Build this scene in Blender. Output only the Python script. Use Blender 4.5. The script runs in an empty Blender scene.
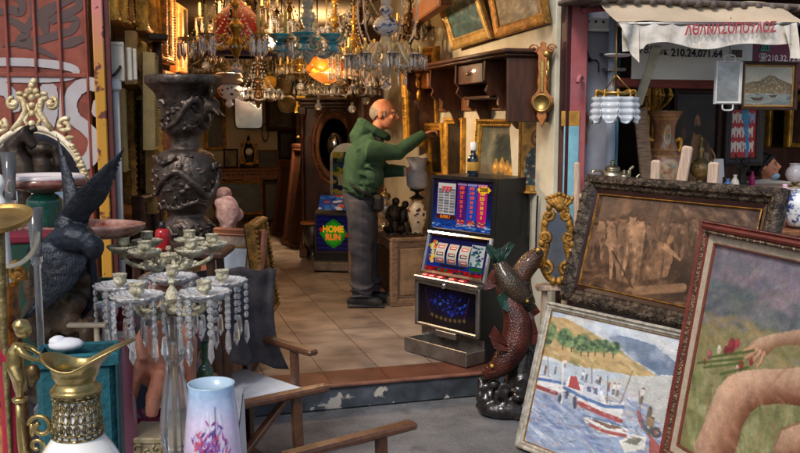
import bpy, bmesh, math, random
import numpy as np
from mathutils import Vector, Matrix
random.seed(7)
NR = np.random.RandomState(5)
scn = bpy.context.scene
COL = scn.collection
PI = math.pi
V3 = Vector
F = 889.0; TH = math.atan(106.5 / F); CZ = 1.65
def ray(px, py):
    a = (px - 400) / F; b = -(py - 226.5) / F
    return V3((a, math.cos(TH) + b * math.sin(TH), -math.sin(TH) + b * math.cos(TH)))
def at(px, py, Y):
    d = ray(px, py); return V3((0, 0, CZ)) + d * (Y / d.y)
def at_z(px, py, z):
    d = ray(px, py); return V3((0, 0, CZ)) + d * ((z - CZ) / d.z)
YAW = math.radians(16.5)
U = V3((math.cos(YAW), math.sin(YAW), 0)); W = V3((-math.sin(YAW), math.cos(YAW), 0)); Z = V3((0, 0, 1))
O = V3((-0.63, 4.85, 0))
def S(u, v, z=0): return O + U * u + W * v + Z * z
def hit(px, py, n, c):           # ray against the plane n.(p-O)=c
    d = ray(px, py); o = V3((0, 0, CZ)); t = (c - n.dot(o - O)) / n.dot(d); return o + d * t
def hit_v(px, py, v): return hit(px, py, W, v)
def hit_u(px, py, u): return hit(px, py, U, u)
def uv_of(p): q = p - O; return q.dot(U), q.dot(W)
RS = Matrix.Rotation(YAW, 4, 'Z')
def lin(c):
    c = np.asarray(c, float)
    return np.where(c <= .04045, c / 12.92, ((c + .055) / 1.055) ** 2.4)
def hexc(h): return tuple(lin([int(h[i:i + 2], 16) / 255 for i in (0, 2, 4)]))
MATS = {}
def mat(name, col, rough=.6, metal=0., var=.3, scale=6., bump=.0, bscale=30., col2=None, trans=0., emit=0., emcol=None, vor=False, coat=0., spec=.5, ior=1.45, sss=0., stretch=None, thr=(.35, .65)):
    if name in MATS: return MATS[name]
    if isinstance(col, str): col = hexc(col)
    if isinstance(col2, str): col2 = hexc(col2)
    m = bpy.data.materials.new(name); m.use_nodes = True
    nt = m.node_tree; N = nt.nodes; L = nt.links; b = N['Principled BSDF']
    tc = N.new('ShaderNodeTexCoord'); src = tc.outputs['Object']
    if stretch:
        mp = N.new('ShaderNodeMapping'); mp.inputs['Scale'].default_value = stretch; L.new(src, mp.inputs['Vector']); src = mp.outputs['Vector']
    n1 = N.new('ShaderNodeTexNoise'); n1.inputs['Scale'].default_value = scale; n1.inputs['Detail'].default_value = 7; n1.inputs['Roughness'].default_value = .65
    L.new(src, n1.inputs['Vector'])
    r = N.new('ShaderNodeValToRGB'); e = r.color_ramp.elements
    e[0].position, e[1].position = thr
    c1 = [max(0, x * (1 - var)) for x in col]; c2 = col2 if col2 else [min(1, x * (1 + var)) for x in col]
    e[0].color = (*c1, 1); e[1].color = (*c2, 1)
    L.new(n1.outputs['Fac'], r.inputs['Fac']); L.new(r.outputs['Color'], b.inputs['Base Color'])
    mr = N.new('ShaderNodeMapRange'); mr.inputs['To Min'].default_value = max(.02, rough - .12); mr.inputs['To Max'].default_value = min(1, rough + .15)
    n2 = N.new('ShaderNodeTexNoise'); n2.inputs['Scale'].default_value = scale * 2.7; n2.inputs['Detail'].default_value = 4
    L.new(src, n2.inputs['Vector']); L.new(n2.outputs['Fac'], mr.inputs['Value']); L.new(mr.outputs['Result'], b.inputs['Roughness'])
    b.inputs['Metallic'].default_value = metal
    b.inputs['Transmission Weight'].default_value = trans
    b.inputs['IOR'].default_value = ior
    b.inputs['Coat Weight'].default_value = coat
    b.inputs['Specular IOR Level'].default_value = spec
    if sss: b.inputs['Subsurface Weight'].default_value = sss; b.inputs['Subsurface Radius'].default_value = (.02, .008, .004)
    if emit:
        if emcol: b.inputs['Emission Color'].default_value = (*(hexc(emcol) if isinstance(emcol, str) else emcol), 1)
        else: L.new(r.outputs['Color'], b.inputs['Emission Color'])
        b.inputs['Emission Strength'].default_value = emit
    if bump:
        bp = N.new('ShaderNodeBump'); bp.inputs['Strength'].default_value = min(1, bump); bp.inputs['Distance'].default_value = .01
        if vor:
            t = N.new('ShaderNodeTexVoronoi'); t.inputs['Scale'].default_value = bscale; out = t.outputs['Distance']
        else:
            t = N.new('ShaderNodeTexNoise'); t.inputs['Scale'].default_value = bscale; t.inputs['Detail'].default_value = 6; out = t.outputs['Fac']
        L.new(src, t.inputs['Vector']); L.new(out, bp.inputs['Height']); L.new(bp.outputs['Normal'], b.inputs['Normal'])
    MATS[name] = m; return m
def paint_mat(name, rough=.5, emit=0., bump=.25, coat=0.):
    if name in MATS: return MATS[name]
    m = bpy.data.materials.new(name); m.use_nodes = True; N = m.node_tree.nodes; L = m.node_tree.links; b = N['Principled BSDF']
    a = N.new('ShaderNodeAttribute'); a.attribute_name = 'Col'
    tc = N.new('ShaderNodeTexCoord'); n = N.new('ShaderNodeTexNoise'); n.inputs['Scale'].default_value = 90; n.inputs['Detail'].default_value = 6
    L.new(tc.outputs['Object'], n.inputs['Vector'])
    mx = N.new('ShaderNodeMix'); mx.data_type = 'RGBA'; mx.blend_type = 'OVERLAY'; mx.inputs['Factor'].default_value = .25
    L.new(a.outputs['Color'], mx.inputs['A']); L.new(n.outputs['Fac'], mx.inputs['B']); L.new(mx.outputs['Result'], b.inputs['Base Color'])
    bp = N.new('ShaderNodeBump'); bp.inputs['Strength'].default_value = bump; bp.inputs['Distance'].default_value = .004
    L.new(n.outputs['Fac'], bp.inputs['Height']); L.new(bp.outputs['Normal'], b.inputs['Normal'])
    b.inputs['Roughness'].default_value = rough; b.inputs['Coat Weight'].default_value = coat
    if emit: L.new(mx.outputs['Result'], b.inputs['Emission Color']); b.inputs['Emission Strength'].default_value = emit
    MATS[name] = m; return m
def frame_mat(o, x, y, z):
    m = Matrix.Identity(4)
    for i, a in enumerate((x, y, z)): m[0][i], m[1][i], m[2][i] = a
    m.translation = o; return m
def T(x=0, y=0, z=0): return Matrix.Translation((x, y, z))
def Rx(a): return Matrix.Rotation(math.radians(a), 4, 'X')
def Ry(a): return Matrix.Rotation(math.radians(a), 4, 'Y')
def Rz(a): return Matrix.Rotation(math.radians(a), 4, 'Z')
def Sc(x, y=None, z=None):
    return Matrix.Diagonal((x, x if y is None else y, x if z is None else z, 1))
class MB:
    def __init__(s): s.v = []; s.f = []; s.m = []; s.s = []
    def add(s, vs, fs, M=None, mi=0, sm=False):
        k = len(s.v)
        s.v += [tuple(M @ V3(p)) if M is not None else tuple(p) for p in vs]
        s.f += [[i + k for i in f] for f in fs]; s.m += [mi] * len(fs); s.s += [sm] * len(fs); return s
    def merge(s, o, M=None):
        k = len(s.v); s.v += [tuple(M @ V3(p)) if M is not None else p for p in o.v]
        s.f += [[i + k for i in f] for f in o.f]; s.m += o.m; s.s += o.s; return s
    def box(s, c, d, M=None, b=None, mi=0):
        hx, hy, hz = d[0] / 2, d[1] / 2, d[2] / 2
        if b is None: b = min(d) * .08
        b = min(b, min(d) * .45); vs = []; idx = {}
        for sx in (-1, 1):
            for sy in (-1, 1):
                for sz in (-1, 1):
                    for a in range(3):
                        p = [sx * hx, sy * hy, sz * hz]
                        for q in range(3):
                            if q != a: p[q] -= (sx, sy, sz)[q] * b
                        idx[(sx, sy, sz, a)] = len(vs); vs.append((c[0] + p[0], c[1] + p[1], c[2] + p[2]))
        fs = []
        for a in range(3):
            o1, o2 = [(1, 2), (0, 2), (0, 1)][a]
            for sg in (-1, 1):
                q = []
                for s1, s2 in ((-1, -1), (1, -1), (1, 1), (-1, 1)):
                    t = [0, 0, 0]; t[a] = sg; t[o1] = s1; t[o2] = s2; q.append(idx[(*t, a)])
                fs.append(q)
        for a in range(3):
            o1, o2 = [(1, 2), (0, 2), (0, 1)][a]
            for s1 in (-1, 1):
                for s2 in (-1, 1):
                    t0 = [0, 0, 0]; t0[o1] = s1; t0[o2] = s2; t1 = list(t0); t0[a] = -1; t1[a] = 1
                    fs.append([idx[(*t0, o1)], idx[(*t1, o1)], idx[(*t1, o2)], idx[(*t0, o2)]])
        for sx in (-1, 1):
            for sy in (-1, 1):
                for sz in (-1, 1): fs.append([idx[(sx, sy, sz, a)] for a in range(3)])
        return s.add(vs, fs, M, mi)
    def beam(s, p, q, w, h, up=(0, 0, 1), b=None, mi=0):
        p = V3(p); q = V3(q); d = q - p; L = d.length; d.normalize(); x = d.cross(V3(up))
        if x.length < 1e-4: x = d.cross(V3((1, 0, 0)))
        x.normalize(); y = x.cross(d)
        return s.box((0, 0, L / 2), (w, h, L), frame_mat(p, x, y, d), b if b is not None else min(w, h) * .12, mi)
    def tube(s, pts, r, seg=8, M=None, mi=0, cap=True, flat=1., up=None):
        pts = [V3(p) for p in pts]; n = len(pts)
        rr = r if isinstance(r, (list, tuple)) else [r] * n
        vs = []; prev = None
        for i in range(n):
            d = (pts[min(i + 1, n - 1)] - pts[max(i - 1, 0)])
            if d.length < 1e-9: d = V3((0, 0, 1))
            d.normalize()
            if prev is None:
                x = d.cross(V3(up) if up else V3((.31, .17, .93)))
                if x.length < .05: x = d.cross(V3((1, 0, 0)))
            else: x = prev - d * prev.dot(d)
            x.normalize(); prev = x; y = d.cross(x)
            for k in range(seg):
                a = 2 * PI * k / seg; vs.append(pts[i] + (x * math.cos(a) + y * math.sin(a) * flat) * rr[i])
        fs = [[i * seg + k, i * seg + (k + 1) % seg, (i + 1) * seg + (k + 1) % seg, (i + 1) * seg + k] for i in range(n - 1) for k in range(seg)]
        if cap: fs += [list(range(seg))[::-1], [(n - 1) * seg + k for k in range(seg)]]
        return s.add(vs, fs, M, mi, True)
    def lathe(s, prof, seg=24, M=None, mi=0, lobes=0, amp=0., close=False):
        vs = []
        for (r, z) in prof:
            for k in range(seg):
                a = 2 * PI * k / seg; q = r * (1 + amp * math.cos(lobes * a)) if lobes else r
                vs.append((q * math.cos(a), q * math.sin(a), z))
        n = len(prof); fs = [[i * seg + k, i * seg + (k + 1) % seg, (i + 1) * seg + (k + 1) % seg, (i + 1) * seg + k] for i in range(n - 1) for k in range(seg)]
        if prof[0][0] > 1e-5 and not close: fs.append(list(range(seg))[::-1])
        if prof[-1][0] > 1e-5 and not close: fs.append([(n - 1) * seg + k for k in range(seg)])
        return s.add(vs, fs, M, mi, True)
    def ell(s, c, r, seg=12, M=None, mi=0, rings=None):
        if not isinstance(r, (list, tuple)): r = (r, r, r)
        rg = rings or max(4, seg // 2 + 1)
        vs = [(c[0], c[1], c[2] - r[2])]
        for i in range(1, rg):
            t = -PI / 2 + PI * i / rg
            for k in range(seg):
                a = 2 * PI * k / seg; vs.append((c[0] + r[0] * math.cos(t) * math.cos(a), c[1] + r[1] * math.cos(t) * math.sin(a), c[2] + r[2] * math.sin(t)))
        vs.append((c[0], c[1], c[2] + r[2])); e = len(vs) - 1; fs = []
        for k in range(seg):
            fs.append([0, 1 + (k + 1) % seg, 1 + k]); fs.append([e, e - seg + k, e - seg + (k + 1) % seg])
        for i in range(rg - 2):
            for k in range(seg):
                a = 1 + i * seg; fs.append([a + k, a + (k + 1) % seg, a + seg + (k + 1) % seg, a + seg + k])
        return s.add(vs, fs, M, mi, True)
    def prism(s, poly, th, M=None, mi=0, b=0.):
        n = len(poly)
        if b:
            cx = sum(p[0] for p in poly) / n; cy = sum(p[1] for p in poly) / n
            sm_ = []
            for p in poly:
                d = V3((p[0] - cx, p[1] - cy, 0)); l = d.length or 1; sm_.append((p[0] - d.x / l * b, p[1] - d.y / l * b))
            vs = [(p[0], p[1], 0) for p in poly] + [(p[0], p[1], th - b) for p in poly] + [(p[0], p[1], th) for p in sm_]
            fs = [list(range(n))[::-1], [2 * n + k for k in range(n)]]
            for j in (0, 1): fs += [[j * n + k, j * n + (k + 1) % n, (j + 1) * n + (k + 1) % n, (j + 1) * n + k] for k in range(n)]
        else:
            vs = [(p[0], p[1], 0) for p in poly] + [(p[0], p[1], th) for p in poly]
            fs = [list(range(n))[::-1], [n + k for k in range(n)]] + [[k, (k + 1) % n, n + (k + 1) % n, n + k] for k in range(n)]
        return s.add(vs, fs, M, mi)
    def drop(s, c, r, h, M=None, mi=0, seg=6):      # a cut glass pendant hanging down from c
        prof = [(.0, 0), (r * .55, -h * .05), (r * .75, -h * .2), (r, -h * .72), (0, -h)]
        vs = []; fs = []
        mb = MB(); mb.lathe([(max(p, 1e-6), z) for p, z in prof], seg, None, mi)
        mb.s = [False] * len(mb.f); return s.merge(mb, (M if M is not None else Matrix.Identity(4)) @ T(*c))
    def build(s, name, mats, parent=None, M=None):
        me = bpy.data.meshes.new(name); me.from_pydata([tuple(p) for p in s.v], [], s.f)
        for m in (mats if isinstance(mats, (list, tuple)) else [mats]): me.materials.append(m)
        me.polygons.foreach_set('material_index', s.m); me.polygons.foreach_set('use_smooth', s.s)
        me.validate(); me.update()
        return link(name, me, parent, M)
def recalc(me):
    bm = bmesh.new(); bm.from_mesh(me); bmesh.ops.recalc_face_normals(bm, faces=bm.faces); bm.to_mesh(me); bm.free()
def link(name, me, parent=None, M=None):
    o = bpy.data.objects.new(name, me); COL.objects.link(o)
    if parent is not None: o.parent = parent
    if M is not None: o.matrix_local = M
    return o
def tag(o, label, cat, group=None, kind=None):
    o['label'] = label; o['category'] = cat
    if group: o['group'] = group
    if kind: o['kind'] = kind
    return o
def thing(name, label, cat, M=None, group=None):
    o = bpy.data.objects.new(name, None); COL.objects.link(o); o.empty_display_size = .05
    if M is not None: o.matrix_world = M if isinstance(M, Matrix) else Matrix.Translation(M)
    return tag(o, label, cat, group)
def struct(name, mb, m):
    o = mb.build(name, m); o['kind'] = 'structure'; return o
def organic(mb, name, m, parent=None, voxel=.008, smooth=3, M=None, wr=None):   # fuse overlapping lumps into one continuous skin
    me = bpy.data.meshes.new('tmp'); me.from_pydata([tuple(p) for p in mb.v], [], mb.f); recalc(me)
    o = bpy.data.objects.new('tmp', me); COL.objects.link(o)
    r = o.modifiers.new('r', 'REMESH'); r.mode = 'VOXEL'; r.voxel_size = voxel
    q = o.modifiers.new('s', 'SMOOTH'); q.iterations = smooth; q.factor = .5
    dg = bpy.context.evaluated_depsgraph_get(); new = bpy.data.meshes.new_from_object(o.evaluated_get(dg)); bpy.data.objects.remove(o)
    if wr:      # cloth folds
        from mathutils import noise as nz
        nn = [v.normal.copy() for v in new.vertices]
        for v, n_ in zip(new.vertices, nn):
            c = v.co.copy(); k = nz.noise(V3((c.x * wr[1] * .6, c.y * wr[1] * .6, c.z * wr[1]))) + .6 * nz.noise(V3((c.x * wr[1] + c.z * 9, c.y * wr[1] + c.z * 7, c.z * wr[1] * 1.6 + 5))); v.co = c + n_ * (wr[0] * (abs(k) ** .7 * (1 if k > 0 else -1)))
    new.name = name; new.materials.clear()
    for x in (m if isinstance(m, (list, tuple)) else [m]): new.materials.append(x)
    new.polygons.foreach_set('use_smooth', [True] * len(new.polygons)); new.polygons.foreach_set('material_index', [0] * len(new.polygons))
    return link(name, new, parent, M)
FONT_CACHE = {}
def text_mb(txt, size, mb=None, M=None, mi=0, bold=0., squeeze=1., extr=.0008, align='CENTER', shear=0.):
    c = bpy.data.curves.new('t', 'FONT'); c.body = txt; c.size = size; c.align_x = align; c.align_y = 'CENTER'; c.offset = bold; c.extrude = extr; c.shear = shear; c.resolution_u = 3
    o = bpy.data.objects.new('t', c); COL.objects.link(o); dg = bpy.context.evaluated_depsgraph_get()
    me = bpy.data.meshes.new_from_object(o.evaluated_get(dg)); bpy.data.objects.remove(o)
    mb = mb or MB()
    mb.add([(v.co.x * squeeze, v.co.y, v.co.z) for v in me.vertices], [list(p.vertices) for p in me.polygons], M, mi)
    bpy.data.meshes.remove(me); return mb
def scroll(c, r0, r1, a0, a1, n=14, plane='xz', y=0.):    # spiral path
    out = []
    for i in range(n):
        t = i / (n - 1); a = math.radians(a0 + (a1 - a0) * t); r = r0 + (r1 - r0) * t
        x = c[0] + r * math.cos(a); z = c[1] + r * math.sin(a); out.append((x, y, z) if plane == 'xz' else (x, z, y))
    return out
def bez(pts, n=12):       # smooth Catmull-Rom curve
    pts = [V3(p) for p in pts]; out = []
    P_ = [pts[0] * 2 - pts[1]] + pts + [pts[-1] * 2 - pts[-2]]
    for i in range(1, len(P_) - 2):
        a, b, c, d = P_[i - 1:i + 3]
        for k in range(n):
            t = k / n; out.append(.5 * ((2 * b) + (c - a) * t + (2 * a - 5 * b + 4 * c - d) * t * t + (3 * b - a - 3 * c + d) * t ** 3))
    out.append(pts[-1]); return out
def sm2(prof, n=5): return [(max(p.x, 0), p.y) for p in bez([(a, b, 0) for a, b in prof], n)]
def vnoise(w, h, sx, sy, seed=0, octv=4):
    rs = np.random.RandomState(seed); out = np.zeros((h, w)); amp = 1.; tot = 0
    for o in range(octv):
        gx = int(sx * 2 ** o) + 2; gy = int(sy * 2 ** o) + 2; g = rs.rand(gy + 1, gx + 1)
        x = np.linspace(0, gx - 1.001, w); y = np.linspace(0, gy - 1.001, h); xi = x.astype(int); yi = y.astype(int)
        fx = x - xi; fy = y - yi; fx = fx * fx * (3 - 2 * fx); fy = fy * fy * (3 - 2 * fy)
        A = g[np.ix_(yi, xi)]; B = g[np.ix_(yi, xi + 1)]; C_ = g[np.ix_(yi + 1, xi)]; D = g[np.ix_(yi + 1, xi + 1)]
        out += amp * ((A * (1 - fx) + B * fx) * (1 - fy)[:, None] + (C_ * (1 - fx) + D * fx) * fy[:, None]); tot += amp; amp *= .55
    return out / tot
class Pic:                 # sRGB 0..1, x right, y UP, both 0..1
    def __init__(s, w, h, c=(.5, .5, .5)):
        s.w, s.h = w, h; s.a = np.ones((h, w, 3)) * np.array(c); s.X, s.Y = np.meshgrid((np.arange(w) + .5) / w, (np.arange(h) + .5) / h); s.asp = w / h
    def put(s, m, c):
        m = np.clip(m, 0, 1)[..., None]; s.a = s.a * (1 - m) + np.array(c) * m; return s
    def grad(s, y0, y1, c0, c1, m=None):
        t = np.clip((s.Y - y0) / (y1 - y0 + 1e-9), 0, 1)[..., None]; g = np.array(c0) * (1 - t) + np.array(c1) * t
        k = ((s.Y >= min(y0, y1)) & (s.Y <= max(y0, y1))).astype(float) if m is None else m
        s.a = s.a * (1 - k[..., None]) + g * k[..., None]; return s
    def mask(s, pts):
        x = s.X; y = s.Y; ins = np.zeros(x.shape, bool); n = len(pts)
        for i in range(n):
            x0, y0 = pts[i]; x1, y1 = pts[(i + 1) % n]
            if y0 == y1: continue
            c = (y0 > y) != (y1 > y); ins ^= c & (x < (x1 - x0) * (y - y0) / (y1 - y0) + x0)
        return ins.astype(float)
    def poly(s, pts, c, al=1.): return s.put(s.mask(pts) * al, c)
    def ell(s, cx, cy, rx, ry, c, al=1., soft=.25, rot=0.):
        e = max(rx * s.asp, ry) * (1 + soft); x0 = max(0, int((cx - e / s.asp) * s.w)); x1 = min(s.w, int((cx + e / s.asp) * s.w) + 2); y0 = max(0, int((cy - e) * s.h)); y1 = min(s.h, int((cy + e) * s.h) + 2)
        if x0 >= x1 or y0 >= y1: return s
        dx = (s.X[y0:y1, x0:x1] - cx); dy = (s.Y[y0:y1, x0:x1] - cy); a = math.radians(rot); X = (dx * s.asp * math.cos(a) + dy * math.sin(a)) / s.asp; Y = -dx * s.asp * math.sin(a) + dy * math.cos(a)
        d = np.sqrt((X / rx) ** 2 + (Y / ry) ** 2); m = (np.clip((1 - d) / soft + .5, 0, 1) * al)[..., None]; s.a[y0:y1, x0:x1] = s.a[y0:y1, x0:x1] * (1 - m) + np.array(c) * m; return s
    def brush(s, n, L, wd, jit=.12, seed=1, al=.75, ang=0.):      # repaint the picture with short strokes of its own colours
        rs = np.random.RandomState(seed); fld = vnoise(s.w, s.h, 4, 4, seed + 7, 2); off = s.h * .004
        for k in range(n):
            cx, cy = rs.rand(2); iy = min(s.h - 1, max(0, int(cy * s.h + rs.randn() * off))); ix = min(s.w - 1, max(0, int(cx * s.w + rs.randn() * off)))
            c = np.clip(s.a[iy, ix] * (1 + jit * rs.randn()) + jit * .25 * rs.randn(3), 0, 1); f = rs.uniform(.5, 1.3); s.ell(cx, cy, L * f / s.asp, wd * f, c, al * rs.uniform(.4, 1), .6, ang + (fld[iy, ix] - .5) * 90)
        return s
    def line(s, pts, wd, c, al=1.):
        m = np.zeros(s.X.shape); ww = wd if isinstance(wd, (list, tuple)) else [wd] * len(pts)
        for i in range(len(pts) - 1):
            (x0, y0), (x1, y1) = pts[i], pts[i + 1]; dx = (x1 - x0) * s.asp; dy = y1 - y0; l = dx * dx + dy * dy + 1e-12
            t = np.clip(((s.X - x0) * s.asp * dx + (s.Y - y0) * dy) / l, 0, 1); d = np.hypot((s.X - x0) * s.asp - t * dx, s.Y - y0 - t * dy)
            r = ww[i] * (1 - t) + ww[i + 1] * t; m = np.maximum(m, np.clip((r - d) * s.h / 1.2 + .5, 0, 1))
        return s.put(m * al, c)
    def dabs(s, n, x0, x1, y0, y1, cols, sx, sy, al=.7, rot=0., seed=1, mask=None):
        rs = random.Random(seed)
        for i in range(n):
            cx = rs.uniform(x0, x1); cy = rs.uniform(y0, y1)
            if mask is not None and mask[min(s.h - 1, max(0, int(cy * s.h))), min(s.w - 1, max(0, int(cx * s.w)))] < .5: continue
            k = rs.uniform(.6, 1.4); s.ell(cx, cy, sx * k, sy * k, rs.choice(cols), al * rs.uniform(.5, 1), .7, rot + rs.uniform(-25, 25))
        return s
    def model(s, m, c, r, k=.5):      # round a flat shape with soft light from above
        b = m.copy()
        for _ in range(3):
            for ax in (0, 1): q = np.cumsum(np.pad(b, [(r + 1, r) if i == ax else (0, 0) for i in (0, 1)], mode='edge'), ax); n = b.shape[ax]; b = (np.take(q, np.arange(2 * r + 1, n + 2 * r + 1), ax) - np.take(q, np.arange(0, n), ax)) / (2 * r + 1)
        gy, gx = np.gradient(b); lit = (-gy + .35 * gx) * r * k; h = np.clip((b - .35) * 1.5, 0, 1)
        col = np.array(c) * (.74 + .22 * h)[..., None] + lit[..., None] * np.array([.62, .6, .55]) - np.clip(-lit, 0, 1)[..., None] * np.array([.0, .1, .12]); s.a = np.where(m[..., None] > .5, np.clip(col, 0, 1), s.a); return s
    def mott(s, amt, sx, sy, seed=3):
        n = vnoise(s.w, s.h, sx, sy, seed) - .5; s.a = np.clip(s.a * (1 + amt * 2 * n[..., None]), 0, 1); return s
def canvas_mesh(pic, w, h, curve=None):      # grid in local x (0..w), y (0..h), z 0
    n, m = pic.w, pic.h
    xs = np.linspace(0, w, n + 1); ys = np.linspace(0, h, m + 1); X, Y = np.meshgrid(xs, ys); co = np.stack([X, Y, np.zeros_like(X)], -1).reshape(-1, 3)
    if curve: co = np.array([curve(*p) for p in co])
    i = np.arange(n * m); r = i // n; c = i % n; a = r * (n + 1) + c; fs = np.stack([a, a + 1, a + n + 2, a + n + 1], -1)
    me = bpy.data.meshes.new('canvas'); me.vertices.add(len(co)); me.vertices.foreach_set('co', co.ravel())
    me.loops.add(4 * n * m); me.loops.foreach_set('vertex_index', fs.ravel().astype(np.int32)); me.polygons.add(n * m)
    me.polygons.foreach_set('loop_start', (np.arange(n * m) * 4).astype(np.int32)); me.polygons.foreach_set('loop_total', np.full(n * m, 4, np.int32))
    me.update(calc_edges=True); at_ = me.color_attributes.new('Col', 'FLOAT_COLOR', 'CORNER')
    c = lin(np.clip(pic.a, 0, 1)).reshape(-1, 3); c = np.concatenate([c, np.ones((len(c), 1))], 1); at_.data.foreach_set('color', np.repeat(c, 4, 0).ravel()); me.validate(); return me
def canvas(name, pic, w, h, parent, M, m, curve=None, sm=False):
    if m.name in ('printed_glass', 'lit_print'): pic.a = pic.a * .8
    me = canvas_mesh(pic, w, h, curve); me.materials.append(m)
    if sm: me.polygons.foreach_set('use_smooth', [True] * len(me.polygons))
    return link(name, me, parent, M)
def sweep(mb, w, h, prof, mi=0, i0=0., n=1):
    vs = []
    for d, z in prof:
        d += i0; vs += [(d, d, z), (w - d, d, z), (w - d, h - d, z), (d, h - d, z)]
    fs = []
    for i in range(len(prof) - 1):
        for k in range(4): fs.append([i * 4 + k, i * 4 + (k + 1) % 4, i * 4 + 4 + (k + 1) % 4, i * 4 + 4 + k])
    return mb.add(vs, fs, None, mi)
def beads(mb, w, h, d, z, r, step, mi=0, seg=6, jag=0.):
    for (x0, y0, x1, y1) in ((d, d, w - d, d), (w - d, d, w - d, h - d), (w - d, h - d, d, h - d), (d, h - d, d, d)):
        L = math.hypot(x1 - x0, y1 - y0); n = max(1, int(L / step))
        for i in range(n):
            t = i / n; q = r * (1 + jag * random.uniform(-1, 1)); mb.ell((x0 + (x1 - x0) * t, y0 + (y1 - y0) * t, z), (q if x0 == x1 else q * 1.25, q if y0 == y1 else q * 1.25, q), seg, None, mi)
    return mb
def leaves(mb, w, h, d0, d1, z, step, th, mi=0):      # carved leaf clusters along a frame
    for side in range(4):
        L = w if side % 2 == 0 else h; n = int((L - 2 * d0) / step)
        for i in range(n):
            t = d0 + (i + .5) * step; dd = (d0 + d1) / 2; hw = (d1 - d0) / 2
            c = [(t, dd), (w - dd, t), (w - t, h - dd), (dd, h - t)][side]; a = [0, 90, 180, 270][side]
            for sg in (-1, 1):
                M = T(c[0], c[1], z) @ Rz(a + sg * 35 + random.uniform(-8, 8)) ; mb.ell((0, sg * hw * .4, 0), (step * .42, hw * .36, th), 8, M, mi)
            mb.ell((0, 0, th * .5), (step * .16, step * .16, th), 6, T(c[0], c[1], z), mi)
    return mb
def pic_matrix(bl, br, tl):
    x = (br - bl).normalized(); y = tl - bl; y = (y - x * y.dot(x)).normalized(); return frame_mat(bl, x, y, x.cross(y))
PAINT = None
def picture(name, label, M, w, h, fw, fm, pic, depth=.03, prof=None, liner=None, inner=None, cat='painting', deco=None, group=None, pm=None, back=None):
    """framed picture: local x right, y up, z towards the viewer. liner=(width, material)"""
    t = thing(name, label, cat, M, group)
    prof = prof or [(0, -depth * .3), (0, depth * .6), (fw * .12, depth * .9), (fw * .3, depth), (fw * .45, depth * .8), (fw * .7, depth * .62), (fw * .85, depth * .66), (fw, depth * .4), (fw, 0)]
    mb = MB(); sweep(mb, w, h, prof)
    if deco: deco(mb, w, h, fw, depth)
    mb.build('frame', fm, t); i0 = fw
    if liner:
        lm = MB(); sweep(lm, w, h, [(0, depth * .35), (liner[0] * .9, depth * .22), (liner[0], depth * .1), (liner[0], 0)], 0, fw - .001); lm.build('mat', liner[1], t); i0 = fw + liner[0] - .002
    if inner:
        im = MB(); sweep(im, w, h, [(0, depth * .3), (inner[0] * .5, depth * .36), (inner[0], depth * .2), (inner[0], 0)], 0, i0 - .001); im.build('slip', inner[1], t); i0 += inner[0] - .002
    canvas('canvas', pic, w - 2 * i0, h - 2 * i0, t, T(i0, i0, .003), pm or PAINT)
    bk = MB(); bk.box((w / 2, h / 2, -depth * .3 - .004), (w - .006, h - .006, .006)); bk.build('backing', back or MATS['dark_wood'], t)
    return t
dark_wood = mat('dark_wood', '3a2214', .45, var=.45, scale=5, bump=.2, bscale=40, stretch=(6, 6, 1))
walnut = mat('walnut', '46281a', .38, var=.4, scale=4, bump=.15, bscale=50, stretch=(5, 5, 1), coat=.2)
mid_wood = mat('mid_wood', '7a4e30', .5, var=.4, scale=6, bump=.2, bscale=60, stretch=(8, 8, 1))
honey_wood = mat('honey_wood', 'a8642c', .35, var=.35, scale=6, bump=.15, bscale=60, stretch=(6, 6, 1), coat=.3)
raw_wood = mat('raw_wood', 'c2a892', .75, var=.25, scale=10, bump=.35, bscale=60, stretch=(8, 8, 1))
grey_wood = mat('grey_wood', '8c7561', .8, var=.4, scale=8, bump=.5, bscale=40, stretch=(2, 2, 9))
gold = mat('gold', 'c8943a', .34, .5, var=.55, scale=14, bump=.45, bscale=70)
old_gold = mat('old_gold', '94692a', .46, .4, var=.6, scale=18, bump=.6, bscale=80)
carved_gold = mat('carved_gold', '966c2c', .42, .45, var=.6, scale=20, bump=.6, bscale=110)
carved_dark = mat('carved_dark', '3c3028', .4, .25, var=.6, scale=30, bump=1., bscale=90, col2='7a6a58', thr=(.45, .75))
red_frame = mat('red_frame', '6b3026', .3, var=.35, scale=9, bump=.12, bscale=70, coat=.3)
silver_gilt = mat('silver_gilt', '7c6a58', .4, .5, var=.7, scale=45, bump=.9, bscale=120, vor=True)
linen = mat('linen', 'b9a993', .9, var=.14, scale=40, bump=.5, bscale=300)
brass = mat('brass', 'a8894e', .33, .9, var=.4, scale=12, bump=.12, bscale=50)
old_brass = mat('old_brass', '8f7c52', .42, .8, var=.5, scale=25, bump=.5, bscale=90)
bronze = mat('bronze', '33281f', .42, .7, var=.45, scale=12, bump=.35, bscale=45, col2='55483e')
bronze_relief = mat('bronze_relief', '382e28', .38, .7, var=.5, scale=9, bump=1., bscale=26, col2='6c5f56')
blue_bronze = mat('blue_bronze', '171b23', .42, .4, var=.4, scale=9, bump=.5, bscale=60, col2='262d39')
verdigris = mat('verdigris', 'aaa07e', .5, .3, var=.4, scale=40, bump=.8, bscale=140, col2='e4dcc0')
cut_glass = mat('cut_glass', 'fbfbfb', .08, trans=.55, var=.1, scale=40, bump=.7, bscale=90, vor=True, spec=.8, coat=.5)
crystal = mat('crystal', 'f8f9fa', .03, trans=.86, var=.03, scale=5, ior=1.5, spec=.8, coat=.4)
clear_glass = mat('clear_glass', 'f2f6f8', .05, trans=.92, var=.02, scale=4, ior=1.45)
frost_glass = mat('frost_glass', 'e6ebf2', .3, trans=.5, var=.06, scale=12, ior=1.4, bump=.2, bscale=50)
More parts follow.
